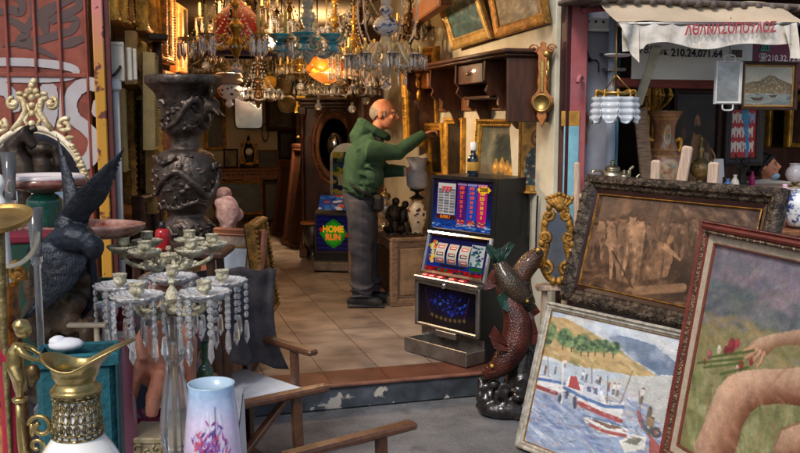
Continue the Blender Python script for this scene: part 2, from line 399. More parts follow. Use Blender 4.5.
porcelain = mat('porcelain', 'e9e6df', .18, var=.05, scale=6, coat=.5)
cream_paint = mat('cream_paint', 'd6c3a0', .55, var=.22, scale=16, bump=.3, bscale=60, col2='efe2c6')
white_paint = mat('white_paint', 'c9c9c6', .6, var=.14, scale=6, bump=.2, bscale=30)
white_plain = mat('white_plain', 'dadada', .7, var=.08, scale=5)
black_plast = mat('black_plast', '15161a', .38, var=.4, scale=5, bump=.1, bscale=90)
steel = mat('steel', '8d8884', .3, .85, var=.3, scale=8, bump=.08, bscale=60)
chrome = mat('chrome', 'b4b4b8', .16, 1., var=.15, scale=5)
iron = mat('iron', '26221f', .55, .5, var=.4, scale=12, bump=.4, bscale=60)
mirror = mat('mirror', 'b6bcc2', .04, 1., var=.05, scale=4)
silver = mat('silver', 'c9c4ba', .24, .9, var=.25, scale=14, bump=.15, bscale=60)
boxp = mat('beige_paint', 'b9b0a0', .6, var=.16, scale=6, bump=.2, bscale=30)
PAINT = paint_mat('painted_canvas', .45, coat=.15)
PRINT = paint_mat('printed_glass', .22, bump=.02, coat=.5)
GLOW = paint_mat('lit_print', .2, emit=.22, bump=.02)
def asphalt_mat():
    m = mat('asphalt', '56585d', .92, var=.3, scale=2.2, bump=1., bscale=140, col2='77787c'); N = m.node_tree.nodes; L = m.node_tree.links; b = N['Principled BSDF']; src = b.inputs['Base Color'].links[0].from_socket
    tc = N.new('ShaderNodeTexCoord'); cur = src
    for sc_, lo, hi, c in ((230, .56, .66, 'b9b8b4'), (190, .6, .68, '2e2f32'), (5, .6, .72, '45433f'), (26, .68, .72, '9c988f')):
        n = N.new('ShaderNodeTexNoise'); n.inputs['Scale'].default_value = sc_; n.inputs['Detail'].default_value = 3; L.new(tc.outputs['Object'], n.inputs['Vector']); r = N.new('ShaderNodeMapRange'); r.inputs['From Min'].default_value = lo; r.inputs['From Max'].default_value = hi; r.inputs['To Max'].default_value = .65; L.new(n.outputs['Fac'], r.inputs['Value'])
        x = N.new('ShaderNodeMix'); x.data_type = 'RGBA'; x.inputs['B'].default_value = (*hexc(c), 1); L.new(r.outputs['Result'], x.inputs['Factor']); L.new(cur, x.inputs['A']); cur = x.outputs['Result']
    L.new(cur, b.inputs['Base Color']); return m
g = MB(); g.add([(-60, -60, 0), (60, -60, 0), (60, 60, 0), (-60, 60, 0)], [[0, 1, 2, 3]])
struct('pavement', g, asphalt_mat())
def tile_mat():
    m = bpy.data.materials.new('floor_tiles'); m.use_nodes = True; N = m.node_tree.nodes; L = m.node_tree.links; b = N['Principled BSDF']
    uA = uv_of(at_z(381, 370.1, .15)); uB = uv_of(at_z(327.4, 378.4, .15)); ts = uA[0] - uB[0]; vT = uv_of(at_z(286, 374.8, .15))[1]
    tc = N.new('ShaderNodeTexCoord'); mp = N.new('ShaderNodeMapping'); mp.inputs['Location'].default_value = (-uA[0] + 40 * ts, -vT + 40 * ts, 0); L.new(tc.outputs['Object'], mp.inputs['Vector'])
    br = N.new('ShaderNodeTexBrick'); br.offset = 0; br.squash = 1; br.inputs['Scale'].default_value = 1; br.inputs['Brick Width'].default_value = ts; br.inputs['Row Height'].default_value = ts
    br.inputs['Mortar Size'].default_value = .0045; br.inputs['Mortar Smooth'].default_value = .3; br.inputs['Bias'].default_value = 0
    br.inputs['Color1'].default_value = (*hexc('80736a'), 1); br.inputs['Color2'].default_value = (*hexc('71655d'), 1); br.inputs['Mortar'].default_value = (*hexc('5b4638'), 1)
    L.new(mp.outputs['Vector'], br.inputs['Vector'])
    sx = N.new('ShaderNodeSeparateXYZ'); L.new(tc.outputs['Object'], sx.inputs['Vector'])
    lt = N.new('ShaderNodeMath'); lt.operation = 'LESS_THAN'; lt.inputs[1].default_value = vT; L.new(sx.outputs['Y'], lt.inputs[0])
    mx = N.new('ShaderNodeMix'); mx.data_type = 'RGBA'; mx.blend_type = 'MULTIPLY'; mx.inputs['B'].default_value = (*hexc('c48a76'), 1); L.new(lt.outputs['Value'], mx.inputs['Factor']); L.new(br.outputs['Color'], mx.inputs['A'])
    n = N.new('ShaderNodeTexNoise'); n.inputs['Scale'].default_value = 5; n.inputs['Detail'].default_value = 8; L.new(tc.outputs['Object'], n.inputs['Vector'])
    m2 = N.new('ShaderNodeMix'); m2.data_type = 'RGBA'; m2.blend_type = 'OVERLAY'; m2.inputs['Factor'].default_value = .85; L.new(mx.outputs['Result'], m2.inputs['A']); L.new(n.outputs['Fac'], m2.inputs['B'])
    L.new(m2.outputs['Result'], b.inputs['Base Color'])
    mr = N.new('ShaderNodeMapRange'); mr.inputs['To Min'].default_value = .22; mr.inputs['To Max'].default_value = .5; L.new(n.outputs['Fac'], mr.inputs['Value']); L.new(mr.outputs['Result'], b.inputs['Roughness'])
    bp = N.new('ShaderNodeBump'); bp.inputs['Strength'].default_value = .5; bp.inputs['Distance'].default_value = .004; bp.invert = True; L.new(br.outputs['Fac'], bp.inputs['Height']); L.new(bp.outputs['Normal'], b.inputs['Normal'])
    return m
ST = .15
fl = MB(); fl.add([(-1.2, .004, 0), (1.9, .004, 0), (1.9, 9.6, 0), (-1.2, 9.6, 0)], [[0, 1, 2, 3]])
o = fl.build('shop_floor', tile_mat(), None, frame_mat(S(0, 0, ST), U, W, Z)); o['kind'] = 'structure'
def step_mat():
    m = bpy.data.materials.new('step_paint'); m.use_nodes = True; N = m.node_tree.nodes; L = m.node_tree.links; b = N['Principled BSDF']; b.inputs['Roughness'].default_value = .7
    tc = N.new('ShaderNodeTexCoord'); n1 = N.new('ShaderNodeTexNoise'); n1.inputs['Scale'].default_value = 7; n1.inputs['Detail'].default_value = 8
    n2 = N.new('ShaderNodeTexNoise'); n2.inputs['Scale'].default_value = 6; n2.inputs['Detail'].default_value = 5; n2.inputs['Roughness'].default_value = .6
    sx = N.new('ShaderNodeSeparateXYZ'); L.new(tc.outputs['Object'], sx.inputs['Vector'])
    for n in (n1, n2): L.new(tc.outputs['Object'], n.inputs['Vector'])
    r1 = N.new('ShaderNodeValToRGB'); r1.color_ramp.elements[0].position = .35; r1.color_ramp.elements[1].position = .7
    r1.color_ramp.elements[0].color = (*hexc('262b31'), 1); r1.color_ramp.elements[1].color = (*hexc('4f565f'), 1); L.new(n1.outputs['Fac'], r1.inputs['Fac'])
    ad = N.new('ShaderNodeMath'); ad.operation = 'MULTIPLY_ADD'; ad.inputs[1].default_value = -.9; L.new(sx.outputs['Z'], ad.inputs[0]); L.new(n2.outputs['Fac'], ad.inputs[2])
    r2 = N.new('ShaderNodeValToRGB'); r2.color_ramp.elements[0].position = .535; r2.color_ramp.elements[1].position = .56; L.new(ad.outputs['Value'], r2.inputs['Fac'])
    mx = N.new('ShaderNodeMix'); mx.data_type = 'RGBA'; mx.inputs['B'].default_value = (*hexc('b4ada3'), 1); L.new(r2.outputs['Color'], mx.inputs['Factor']); L.new(r1.outputs['Color'], mx.inputs['A']); L.new(mx.outputs['Result'], b.inputs['Base Color'])
    bp = N.new('ShaderNodeBump'); bp.inputs['Strength'].default_value = .5; bp.inputs['Distance'].default_value = .02; L.new(n1.outputs['Fac'], bp.inputs['Height']); L.new(bp.outputs['Normal'], b.inputs['Normal']); return m
st = MB(); st.box((0.35, .1, .0725), (3.1, .2, .145), None, .012); o = st.build('entrance_step', step_mat(), None, frame_mat(S(0, 0, 0), U, W, Z)); o['kind'] = 'structure'
ns = MB(); ns.box((0.35, .001, ST - .006), (3.1, .028, .02), None, .006); o = ns.build('step_edge', mat('terracotta', '70493b', .5, var=.3, scale=8, bump=.3), None, frame_mat(S(0, -.002, 0), U, W, Z)); o['kind'] = 'structure'
SM = frame_mat(S(0, 0, 0), U, W, Z)
UL, UR, HC, VB = -1.0, 1.62, 2.85, 9.0
plaster = mat('plaster', 'b8ab93', .9, var=.12, scale=3, bump=.3, bscale=12)
cream_wall = mat('cream_wall', 'c9bfa4', .85, var=.15, scale=3, bump=.25, bscale=14, col2='d8d2bd')
brown_wall = mat('brown_wall', '5e4a38', .9, var=.3, scale=2, bump=.2)
shop = thing('shop_building', 'antique shop room with open front, tiled floor and cream walls behind the hanging chandeliers', 'building', SM)
def wallbox(x0, x1, y0, y1, z0, z1, m, name='wall', par=None, b=.004):
    q = MB(); q.box(((x0 + x1) / 2, (y0 + y1) / 2, (z0 + z1) / 2), (x1 - x0, y1 - y0, z1 - z0), None, b); return q.build(name, m, par or shop)
wallbox(UL - .2, UL, .12, VB, 0, HC, brown_wall); wallbox(UR, UR + .14, .02, VB, 0, HC, cream_wall); wallbox(UL, UR, VB, VB + .2, 0, HC, plaster)
wallbox(UL - .2, UR + .2, .26, VB + .2, HC, HC + .15, mat('ceiling', 'c4ae8c', .9, var=.12, scale=2), 'ceiling')
wallbox(-6, 7, .02, .25, 2.62, 6.5, mat('stucco', 'a89a90', .9, var=.2, scale=2, bump=.4), 'lintel')
pinkw = mat('pink_paint', 'b9767a', .6, var=.18, scale=7, bump=.25, bscale=25, col2='a8565a')
p0_ = uv_of(hit_v(558, 200, 0))[0]; p1_ = uv_of(hit_v(582, 120, 0))[0]
wallbox(p0_ + .03, p1_, -.06, .02, 0, 2.62, pinkw, 'post', b=.01)
wallbox(p0_, p0_ + .028, -.07, .015, 0, 2.62, mat('dark_red', '3a1618', .5, var=.3), 'door_edge', b=.004)
q = MB(); ca, cb = uv_of(hit_v(564, 130, -.066))[0], uv_of(hit_v(579, 130, -.066))[0]; z1 = hit_v(570, 126, -.066).z; z0 = hit_v(570, 260, -.066).z
q.box(((ca + cb) / 2, -.066, (z0 + z1) / 2), (cb - ca, .006, z1 - z0), None, .002); q.build('blue_patch', mat('sky_blue_paint', '7fb6c8', .6, var=.2, scale=9, bump=.2), shop)
q = MB(); z2 = hit_v(570, 111, -.066).z; q.box(((ca + cb) / 2 - .008, -.065, (z2 + z1) / 2), (cb - ca + .02, .007, z2 - z1), None, .002); q.build('yellow_patch', mat('ochre_paint', 'b98a3a', .6, var=.3, scale=12), shop)
q = MB(); q.tube(bez([S(0, 0, 0) * 0 + V3((p1_ - .05, -.08, hit_v(575, 78, -.08).z)), (p1_ - .09, -.13, hit_v(575, 77, -.08).z), (p1_ - .11, -.14, hit_v(575, 83, -.08).z)]), .013, 8); q.build('door_hook', pinkw, shop)
jl0, jl1 = uv_of(hit_v(95, 90, -.06))[0], uv_of(hit_v(106, 90, -.06))[0]
def post_mat():
    m = bpy.data.materials.new('pink_yellow'); m.use_nodes = True; N = m.node_tree.nodes; L = m.node_tree.links; b = N['Principled BSDF']; b.inputs['Roughness'].default_value = .55
    tc = N.new('ShaderNodeTexCoord'); sx = N.new('ShaderNodeSeparateXYZ'); L.new(tc.outputs['Object'], sx.inputs['Vector']); n = N.new('ShaderNodeTexNoise'); n.inputs['Scale'].default_value = 14; n.inputs['Detail'].default_value = 8; L.new(tc.outputs['Object'], n.inputs['Vector'])
    a = N.new('ShaderNodeMath'); a.operation = 'MULTIPLY_ADD'; a.inputs[1].default_value = .3; L.new(n.outputs['Fac'], a.inputs[0]); L.new(sx.outputs['Z'], a.inputs[2])
    r = N.new('ShaderNodeValToRGB'); e = r.color_ramp.elements; e[0].position = .55; e[1].position = .95; e[0].color = (*hexc('c08a2c'), 1); e[1].color = (*hexc('cf7f7a'), 1)
    mr = N.new('ShaderNodeMapRange'); mr.inputs['From Min'].default_value = 1.6; mr.inputs['From Max'].default_value = 2.4; L.new(a.outputs['Value'], mr.inputs['Value']); L.new(mr.outputs['Result'], r.inputs['Fac'])
    r2 = N.new('ShaderNodeValToRGB'); r2.color_ramp.elements[0].position = .6; r2.color_ramp.elements[1].position = .64; L.new(n.outputs['Fac'], r2.inputs['Fac'])
    mx = N.new('ShaderNodeMix'); mx.data_type = 'RGBA'; mx.inputs['B'].default_value = (*hexc('6b3528'), 1); L.new(r2.outputs['Color'], mx.inputs['Factor']); L.new(r.outputs['Color'], mx.inputs['A']); L.new(mx.outputs['Result'], b.inputs['Base Color']); return m
q = MB(); q.box(((jl0 + jl1) / 2, -.06, 1.31), (jl1 - jl0, .05, 2.62), None, .006); q.build('iron_post', post_mat(), shop)
q = MB(); q.box((jl1 + .015, -.02, 1.31), (.03, .1, 2.62), None, .004); q.build('door_edge', mat('maroon_edge', '5a2a26', .6, var=.3), shop)
door = thing('shutter_door', 'red sheet metal shutter door sprayed with grey and white graffiti, left of the yellow post', 'door', frame_mat(S(jl0 - .02, -.03, 0), U, W, Z))
red_metal = mat('red_metal', '642b21', .6, var=.25, scale=3.6, bump=.25, bscale=20, col2='98503f', thr=(.3, .6))
DW = 1.5
q = MB(); q.box((-DW / 2, .015, 1.31), (DW, .03, 2.62), None, .003); q.build('door_sheet', red_metal, door)
def door_u(px, py): return uv_of(hit_v(px, py, -.03))[0] - (jl0 - .02), hit_v(px, py, -.03).z
q = MB()
for px in (-22, 7, 35, 60): x = door_u(px, 40)[0]; q.box((x, -.008, 1.31), (.014, .016, 2.6), None, .004)
q.build('rib', red_metal, door)
q = MB(); zr = door_u(40, 75)[1]; q.box((-DW / 2, -.006, zr), (DW - .04, .011, .022), None, .003)
x = door_u(86, 40)[0]; q.box((x, -.006, 1.31), (.012, .012, 2.6), None, .003); q.build('rail', red_metal, door)
def ribbon(pts, wd, off, M0=None):     # spray stroke lying on the door sheet, points in door coordinates
    mb = MB(); P_ = bez([(a, 0, c) for a, c in pts], 8); ws = wd if isinstance(wd, list) else [wd] * len(pts)
    vs = []; n = len(P_)
    for i, p in enumerate(P_):
        d = (P_[min(i + 1, n - 1)] - P_[max(i - 1, 0)]); d.normalize(); s_ = V3((-d.z, 0, d.x)); f = i / (n - 1) * (len(ws) - 1); k = min(int(f), len(ws) - 2); r = ws[k] + (ws[k + 1] - ws[k]) * (f - k)
        r *= .5 * (1 + random.uniform(-.05, .05)) * (.6 if i in (0, n - 1) else 1); vs += [p + s_ * r, p - s_ * r]
    mb.add([(p.x, off, p.z) for p in vs], [[2 * i, 2 * i + 1, 2 * i + 3, 2 * i + 2] for i in range(n - 1)]); return mb
def spray(strokes, m, name, off):
    mb = MB()
    for i, (pts, w) in enumerate(strokes): mb.merge(ribbon([door_u(*p) for p in pts], [x * .0051 for x in (w if isinstance(w, list) else [w, w])], off - .0002 * i))
    return mb.build(name, m, door)
gg = mat('grey_spray', '6e5650', .75, var=.25, scale=7, col2='5c4a48'); wg = mat('white_spray', 'c5bfc0', .7, var=.1, scale=7, col2='b5a9aa')
spray([([(-6, 14), (10, 10), (20, 12), (22, 2), (14, -4)], [5, 9, 7, 6]), ([(6, 18), (18, 24), (26, 32), (22, 38), (20, 44), (38, 40), (60, 34), (72, 30), (76, 20), (68, 18), (56, 21)], [6, 8, 8, 8, 8, 7, 7, 6]), ([(26, 30), (34, 16), (33, 4), (32, -4)], [7, 7, 6]),
       ([(36, 20), (46, 12), (60, 4), (76, -4)], [10, 12, 8, 6]), ([(42, 12), (44, 24), (46, 34)], [12, 10, 5]), ([(50, 22), (58, 17), (70, 12), (79, 6), (78, -4)], [6, 8, 7, 8]), ([(62, 46), (72, 42), (84, 38)], [6, 9, 6]), ([(2, 46), (20, 44), (40, 50), (56, 58)], [2, 5, 6, 3])], gg, 'grey_graffiti', -.0022)
spray([([(-16, 62), (20, 62), (50, 64), (72, 68), (76, 73), (70, 77), (50, 79), (20, 79), (-16, 78)], [8, 8, 8, 7, 6, 6, 7, 7]), ([(-10, 86), (6, 90), (12, 98), (16, 112)], [14, 12, 10]), ([(48, 84), (50, 110), (44, 140), (48, 160)], [16, 14, 10]), ([(62, 84), (61, 112), (60, 128)], [3, 4, 3]),
       ([(98, 86), (88, 84), (76, 90), (70, 104), (74, 118), (86, 128), (95, 140), (92, 156), (82, 164), (72, 158), (64, 140)], [12, 14, 13, 13, 13, 14, 13, 12]), ([(98, 100), (96, 112), (100, 116)], [8, 8, 5])], wg, 'white_graffiti', -.0048)
wallbox(-6, jl0 - 1.6, -.01, .25, 0, 2.62, mat('stucco', '', .9))
mb_ = thing('meter_box', 'pale grey electric meter box with slim side boxes on the jamb beside yellow post', 'meter box', frame_mat(hit_v(116, 60, .02), U, W, Z))
q = MB(); q.box((0, 0, -.01), (.085, .06, .2), None, .006); q.box((0, -.032, .08), (.06, .004, .012)); q.build('box', boxp, mb_)
q = MB(); q.box((.065, .02, -.02), (.03, .05, .17), None, .005); q.box((.092, .03, -.02), (.022, .05, .16), None, .004); q.build('side_box', boxp, mb_)
dp = thing('downpipe', 'pale grey drainpipe with a square collar, below the electric meter box', 'pipe', frame_mat(hit_v(115, 82, .02) - Z * 1.75, U, W, Z))
q = MB(); q.tube([(0, 0, -.05), (0, 0, 1.72)], .018, 12); q.build('pipe', white_paint, dp)
q = MB(); q.box((0, 0, 1.74), (.062, .06, .07), None, .01); q.build('collar', white_plain, dp)
q = MB(); q.tube(bez([(-.035, -.03, 1.80), (-.01, -.05, 1.78), (.02, -.04, 1.81), (.03, -.03, 1.83)]), .007, 6); q.build('hook', iron, dp)
nb = thing('neighbour_shop', 'lavender grey walled shop with dark interior under a red beam, right of pink post', 'building', SM)
n0 = p1_; n1 = uv_of(hit_v(614, 100, .05))[0]; n2 = uv_of(hit_v(620, 100, 0))[0] + 2.4
grey_wall = mat('lavender_wall', '9496a4', .85, var=.12, scale=4, bump=.35, bscale=18, col2='a5a7b3')
wallbox(n0, n1, .05, .25, 0, 2.62, grey_wall, 'wall', nb)
wallbox(n1 - .15, n1 - .02, .25, 2.6, 0, 2.62, grey_wall, 'wall', nb)
dk = mat('dark_brown_wall', '3a2416', .8, var=.4, scale=3, bump=.2)
wallbox(n1 - .02, n2 + .6, 2.2, 2.4, 0, 2.62, dk, 'wall', nb); wallbox(n2 + .6, n2 + .75, .02, 2.4, 0, 2.62, dk, 'wall', nb)
wallbox(n1 - .02, n2 + .6, .26, 2.4, 2.45, 2.6, dk, 'ceiling', nb)
q = MB(); q.add([(n1 - .02, .1, .05), (n2 + .6, .1, .05), (n2 + .6, 2.2, .05), (n1 - .02, 2.2, .05)], [[0, 1, 2, 3]]); q.build('floor', mat('dark_floor', '4a3a30', .7, var=.3), nb)
zb0, zb1 = hit_v(700, 88, -.02).z, hit_v(700, 79, -.02).z
q = MB(); q.box(((n1 + n2) / 2 + .2, .03, (zb0 + zb1) / 2), (n2 - n1 + .45, .12, zb1 - zb0), None, .008); q.build('beam', mat('red_beam', '7d3a30', .6, var=.3, scale=6, stretch=(1, 6, 6)), nb)
sb = thing('signboard', 'white and maroon shop signboard with phone numbers, behind the awning valance', 'sign', SM)
def sp(px, py, v): p = hit_v(px, py, v); return uv_of(p)[0], p.z
xa, za = sp(632, 79, -.05); xb, zb = sp(748, 36, -.05); xc, _ = sp(815, 60, -.05)
xm, _ = sp(752, 60, -.05)
q = MB(); q.box(((xa + xm) / 2, -.045, za + .14), (xm - xa, .02, .28), None, .003); q.build('white_board', mat('sign_white', 'e4e1d8', .6, var=.08, scale=3), sb)
q = MB(); q.box(((xm + xc) / 2 + .05, -.043, za + .14), (xc - xm + .1, .02, .28), None, .003); q.build('maroon_board', mat('maroon_sign', '6e2438', .5, var=.12, scale=5), sb)
ink = mat('black_ink', '2a2826', .6, var=.1); wink = mat('white_ink', 'd8d2cc', .6, var=.06)
def sign_text(txt, px, py, hpx, m, name, v, par, yawm=None, squeeze=1., bold=.0, shear=0.):
    x, z = sp(px, py, v); sz = hpx * hit_v(px, py, v).y / F * 1.38
    q = text_mb(txt, sz, M=frame_mat(V3((x, v, z)), V3((1, 0, 0)), V3((0, 0, 1)), V3((0, -1, 0))), squeeze=squeeze, bold=bold, shear=shear); return q.build(name, m, par)
sign_text('210.24.071.64', 697, 53.5, 7.5, ink, 'lettering', -.0565, sb, bold=.0016)
sign_text('ΟΙΚ.', 663, 52.5, 5.5, ink, 'lettering', -.0565, sb); sign_text('785', 646, 50, 8, ink, 'lettering', -.0565, sb, shear=.15)
sign_text('☎210.32.13.671', 783, 58.5, 6, wink, 'lettering', -.0545, sb, bold=.0006)
q = MB(); x, z = sp(737, 53.5, -.0565); q.box((x, -.058, z), (.075, .004, .045), None, .01); q.build('oval_badge', mat('badge_brown', '5e4030', .6, var=.4, scale=30), sb)
x, z = sp(765, 46, -.0545); gr_ = mat('sign_green', '2f8f6e', .5, var=.1); q = MB()
for dx in (-.03, -.01, .01, .03): q.beam((x + dx, -.056, z - .025), (x + dx * .45, -.056, z + .03), .009, .004, (0, 1, 0))
q.beam((x - .035, -.0565, z - .027), (x + .035, -.0565, z - .027), .009, .004, (0, 1, 0)); q.build('green_emblem', gr_, sb)
aw = thing('awning', 'off-white canvas shop awning with red lettering on its sagging valance', 'awning', SM)
canv = mat('awning_canvas', 'b5a896', .9, var=.1, scale=7, bump=.5, bscale=26, col2='dcd5ca', thr=(.3, .55)); canv_t = mat('awning_top', 'bba88f', .9, var=.15, scale=3, bump=.3, bscale=14)
VA = -.5
def grid(fn, nu, nv, mb=None):
    mb = mb or MB(); mb.add([fn(i / nu, j / nv) for j in range(nv + 1) for i in range(nu + 1)], [[j * (nu + 1) + i, j * (nu + 1) + i + 1, (j + 1) * (nu + 1) + i + 1, (j + 1) * (nu + 1) + i] for j in range(nv) for i in range(nu)], None, 0, True); return mb
ax0, az1 = sp(622, 24, VA); ax1, azr = sp(792, 24, VA); ax1 += .0
def valance(s, t):
    x = ax0 + (ax1 - ax0) * s; zt = az1 + (azr - az1) * s + .012 * math.sin(s * 9) ; hgt = .118 + .010 * math.sin(s * 15 + 1) + (.02 if s < .12 else 0)
    return (x, VA + .007 * math.sin(s * 22) * t - .012 * t + .003 * math.sin(s * 60 + t * 3), zt - hgt * t)
q = grid(valance, 60, 8); q.build('valance', canv, aw)
def topf(s, t):
    x = ax0 - .01 + (ax1 - ax0 + .12) * s; zt = az1 + (azr - az1) * s + .012 * math.sin(s * 9)
    return (x, VA + .004 + .22 * t, zt + .14 * t - .02 * math.sin(t * PI) + .008 * math.sin(s * 13 + t * 4))
q = grid(topf, 50, 6); q.build('canopy', canv_t, aw)
def flap(s, t):      # torn pointed end hanging at the left
    a = V3((*sp(618, 24, VA - .02), 0)); b = V3((*sp(641, 26, VA - .03), 0)); c = V3((*sp(637, 63, VA - .02), 0)); d = V3((*sp(622, 40, VA), 0))
    p = a.lerp(b, s).lerp(d.lerp(c, s), t); return (p.x, VA - .03 - .02 * math.sin(s * 5 + t * 2), p.y)
grid(flap, 10, 10).build('flap', canv, aw)
def flap2(s, t):
    a = V3((*sp(783, 26, VA - .02), 0)); b = V3((*sp(798, 22, VA - .03), 0)); c = V3((*sp(797, 59, VA - .02), 0)); d = V3((*sp(785, 57, VA), 0))
    p = a.lerp(b, s).lerp(d.lerp(c, s), t); return (p.x, VA - .025 - .02 * math.sin(s * 6 + t * 2), p.y)
grid(flap2, 10, 10).build('flap', canv, aw)
q = MB(); q.tube([(ax0 - .02, VA + .01, az1), (ax1 + .05, VA + .01, azr)], .014, 10); q.build('front_bar', steel, aw)
redtxt = mat('red_lettering', 'ad4850', .8, var=.1, scale=30, col2='c58a86', thr=(.5, .75))
lx0, lz0 = sp(684, 30.5, VA - .03); lx1, lz1 = sp(776, 27.5, VA - .03); tx = text_mb('ΑΘΑΝΑΣΟΠΟΥΛΟΣ', .075, bold=.0022, extr=.0006, shear=.12); xs_ = [v[0] for v in tx.v]; wT = max(xs_) - min(xs_)
sx = (lx1 - lx0) / wT; al = math.atan2(lz1 - lz0, lx1 - lx0); cxx, czz = (lx0 + lx1) / 2, (lz0 + lz1) / 2
tx.build('lettering', redtxt, aw, frame_mat(V3((cxx, VA - .034, czz)), V3((math.cos(al), 0, math.sin(al))), V3((-math.sin(al), 0, math.cos(al))), V3((0, -1, 0))) @ Sc(sx, 1.05, 1))
q = MB(); lx, lz = sp(640, 0, VA + .2); q.box(((ax0 + ax1) / 2 + .1, VA + .33, lz + .0), (ax1 - ax0 + .5, .3, .03), None, .01)
for i in range(16): q.tube([(ax0 + .1 * i, VA + .17, lz - .008), (ax0 + .1 * i, VA + .45, lz - .008)], .022, 8)
q.build('roof_edge', mat('rust_sheet', '6a5f58', .7, .3, var=.4, scale=8, bump=.4), aw)
pp = thing('drainpipe', 'tall blue grey drainpipe on the lavender wall left of the awning', 'pipe', frame_mat(hit_v(611, 120, -.01).xy.to_3d(), U, W, Z))
q = MB(); q.tube([(0, 0, 0), (0, 0, 2.6)], .028, 12); q.build('pipe', mat('pipe_grey', '8b97a6', .5, var=.2, scale=8), pp)
q = MB(); q.tube([(.045, .01, 0), (.045, .01, 2.6)], .012, 8); q.build('cable_pipe', mat('teal_pipe', '2f5f74', .5, var=.2), pp)
for zc in (1.95, .9): q = MB(); q.box((.01, 0, zc), (.12, .075, .02)); q.build('clamp', steel, pp)
lp = thing('wall_plate', 'flat white metal lamp plate jutting out by the drainpipe under the awning corner', 'lamp plate', frame_mat(hit_v(618, 56, -.15), U, W, Z))
q = MB(); q.lathe(sm2([(0.0, .012), (.07, .012), (.075, .004), (.05, -.004), (.0, -.006)], 3), 20, Sc(1.1, .8, 1)); q.build('plate', white_plain, lp)
q = MB(); q.tube([(0, .05, 0), (-.02, .17, .02)], .01, 8); q.build('bracket', steel, lp)
gt = thing('red_grating', 'red painted iron window grating, upper corner above the pink post', 'grating', frame_mat(hit_v(597, 6, -.08), U, W, Z))
q = MB(); q.beam((-.09, 0, -.03), (.11, 0, -.005), .03, .03); q.build('bottom_bar', pinkw, gt)
for i in range(4):
    q = MB(); q.beam((-.08 + .055 * i, 0, -.03), (-.08 + .055 * i, 0, .32), .016, .016); q.build('bar', mat('grate_red', '7a3330', .5, var=.25), gt)
vt = thing('wall_socket_strip', 'white ribbed fixing strip with dark holes across the top of the lavender wall', 'wall strip', frame_mat(hit_v(596, 24, .03), U, W, Z))
q = MB(); q.box((0, 0, 0), (.17, .03, .075), None, .006); q.box((0, -.02, -.035), (.175, .03, .02), None, .004); q.build('strip', white_plain, vt)
for i in range(3):
    q = MB(); q.tube([(-.06 + .05 * i, -.012, .012), (-.06 + .05 * i, -.0175, .012)], .008, 8); q.build('hole', iron, vt)
cw = thing('wall_cable', 'thin black cable with a small plug looping down the lavender wall', 'cable', frame_mat(hit_v(590, 60, .04), U, W, Z))
q = MB(); q.tube(bez([(-.03, 0, .1), (-.02, -.01, .04), (.0, -.01, 0), (.03, -.01, -.0), (.055, -.005, -.02), (.06, 0, -.07)]), .004, 6); q.build('cable', iron, cw)
q = MB(); q.box((-.005, -.008, 0), (.02, .02, .025), None, .004); q.build('plug', black_plast, cw)
LAMPS = [(at(327, 66, 7.33), 80), (at(301, 101, 10.4), 180), (at(238, 36, 6.55), 75), (at(271, 44, 6.36), 60)]
def wallM(p): return frame_mat(p, -W, Z, -U)          # hung on the right hand wall
def facing(p, deg=0): return Matrix.Translation(p) @ Rz(deg)     # local x right, y away from the street, z up
def vfacing(p, deg=0, lean=0): return Matrix.Translation(p) @ Rz(deg) @ Rx(90 - lean)   # x right, y up, z towards the street
def text_on(txt, size, M, m, name, par, **k): return text_mb(txt, size, M=M, **k).build(name, m, par)
def pic_top():
    p = Pic(150, 150, (.05, .1, .38)); p.grad(0, .5, (.1, .32, .72), (.05, .09, .34)); p.grad(.5, 1, (.05, .09, .34), (.06, .05, .2)); p.mott(.35, 6, 6, 4)
    rs = random.Random(2)
    for k in range(40): p.ell(rs.random(), rs.random(), .006, .006, (.4, .6, .95), .7)
    p.poly([(.08, .3), (.39, .3), (.39, .93), (.08, .93)], (.82, .84, .86))
    for r in range(9):
        for c in range(3): p.poly([(.095 + c * .1, .33 + r * .055), (.18 + c * .1, .33 + r * .055), (.18 + c * .1, .372 + r * .055), (.095 + c * .1, .372 + r * .055)], (.36, .4, .46) if (r + c) % 3 else (.55, .5, .56), .85)
    for i, (c, d) in enumerate([((.36, .1, .5), (.95, .35, .15)), ((.16, .3, .78), (.95, .3, .15)), ((.8, .12, .5), (.95, .75, .1))]):
        x = .42 + i * .17; p.poly([(x, .22), (x + .155, .22), (x + .155, .94), (x, .94)], c); p.poly([(x + .015, .22), (x + .14, .22), (x + .14, .1), (x + .015, .1)], (.75, .15, .25)); p.poly([(x, .9), (x + .155, .9), (x + .155, .94), (x, .94)], (.85, .8, .9), .6)
        for k in range(12): p.ell(x + .02 + rs.random() * .12, .11 + rs.random() * .1, .02, .008, rs.choice([(.9, .7, .8), (.5, .1, .3), (.95, .85, .4)]), .8)
    p.poly([(.06, .2), (.4, .2), (.42, .25), (.38, .29), (.08, .29)], (.3, .1, .12))
    for k in range(60): p.ell(rs.random(), .02 + rs.random() * .12, .03, .012, rs.choice([(.8, .85, .95), (.1, .2, .6), (.3, .6, .9), (.05, .1, .4)]), .8, .4)
    return p
def pic_reel(seed):
    p = Pic(30, 60, (.86, .85, .82)); p.grad(0, .3, (.45, .45, .46), (.88, .87, .84)); p.grad(.75, 1, (.88, .87, .84), (.5, .5, .5))
    for y, c in ((.8, (.75, .12, .12)), (.45, (.12, .12, .14)), (.15, (.7, .15, .15))):
        p.poly([(.15, y - .09), (.85, y - .09), (.85, y + .09), (.15, y + .09)], c); p.poly([(.22, y - .03), (.78, y - .03), (.78, y + .03), (.22, y + .03)], (.92, .9, .86)); p.line([(.2, y + .06), (.8, y + .06)], .015, (.9, .3, .25))
    return p
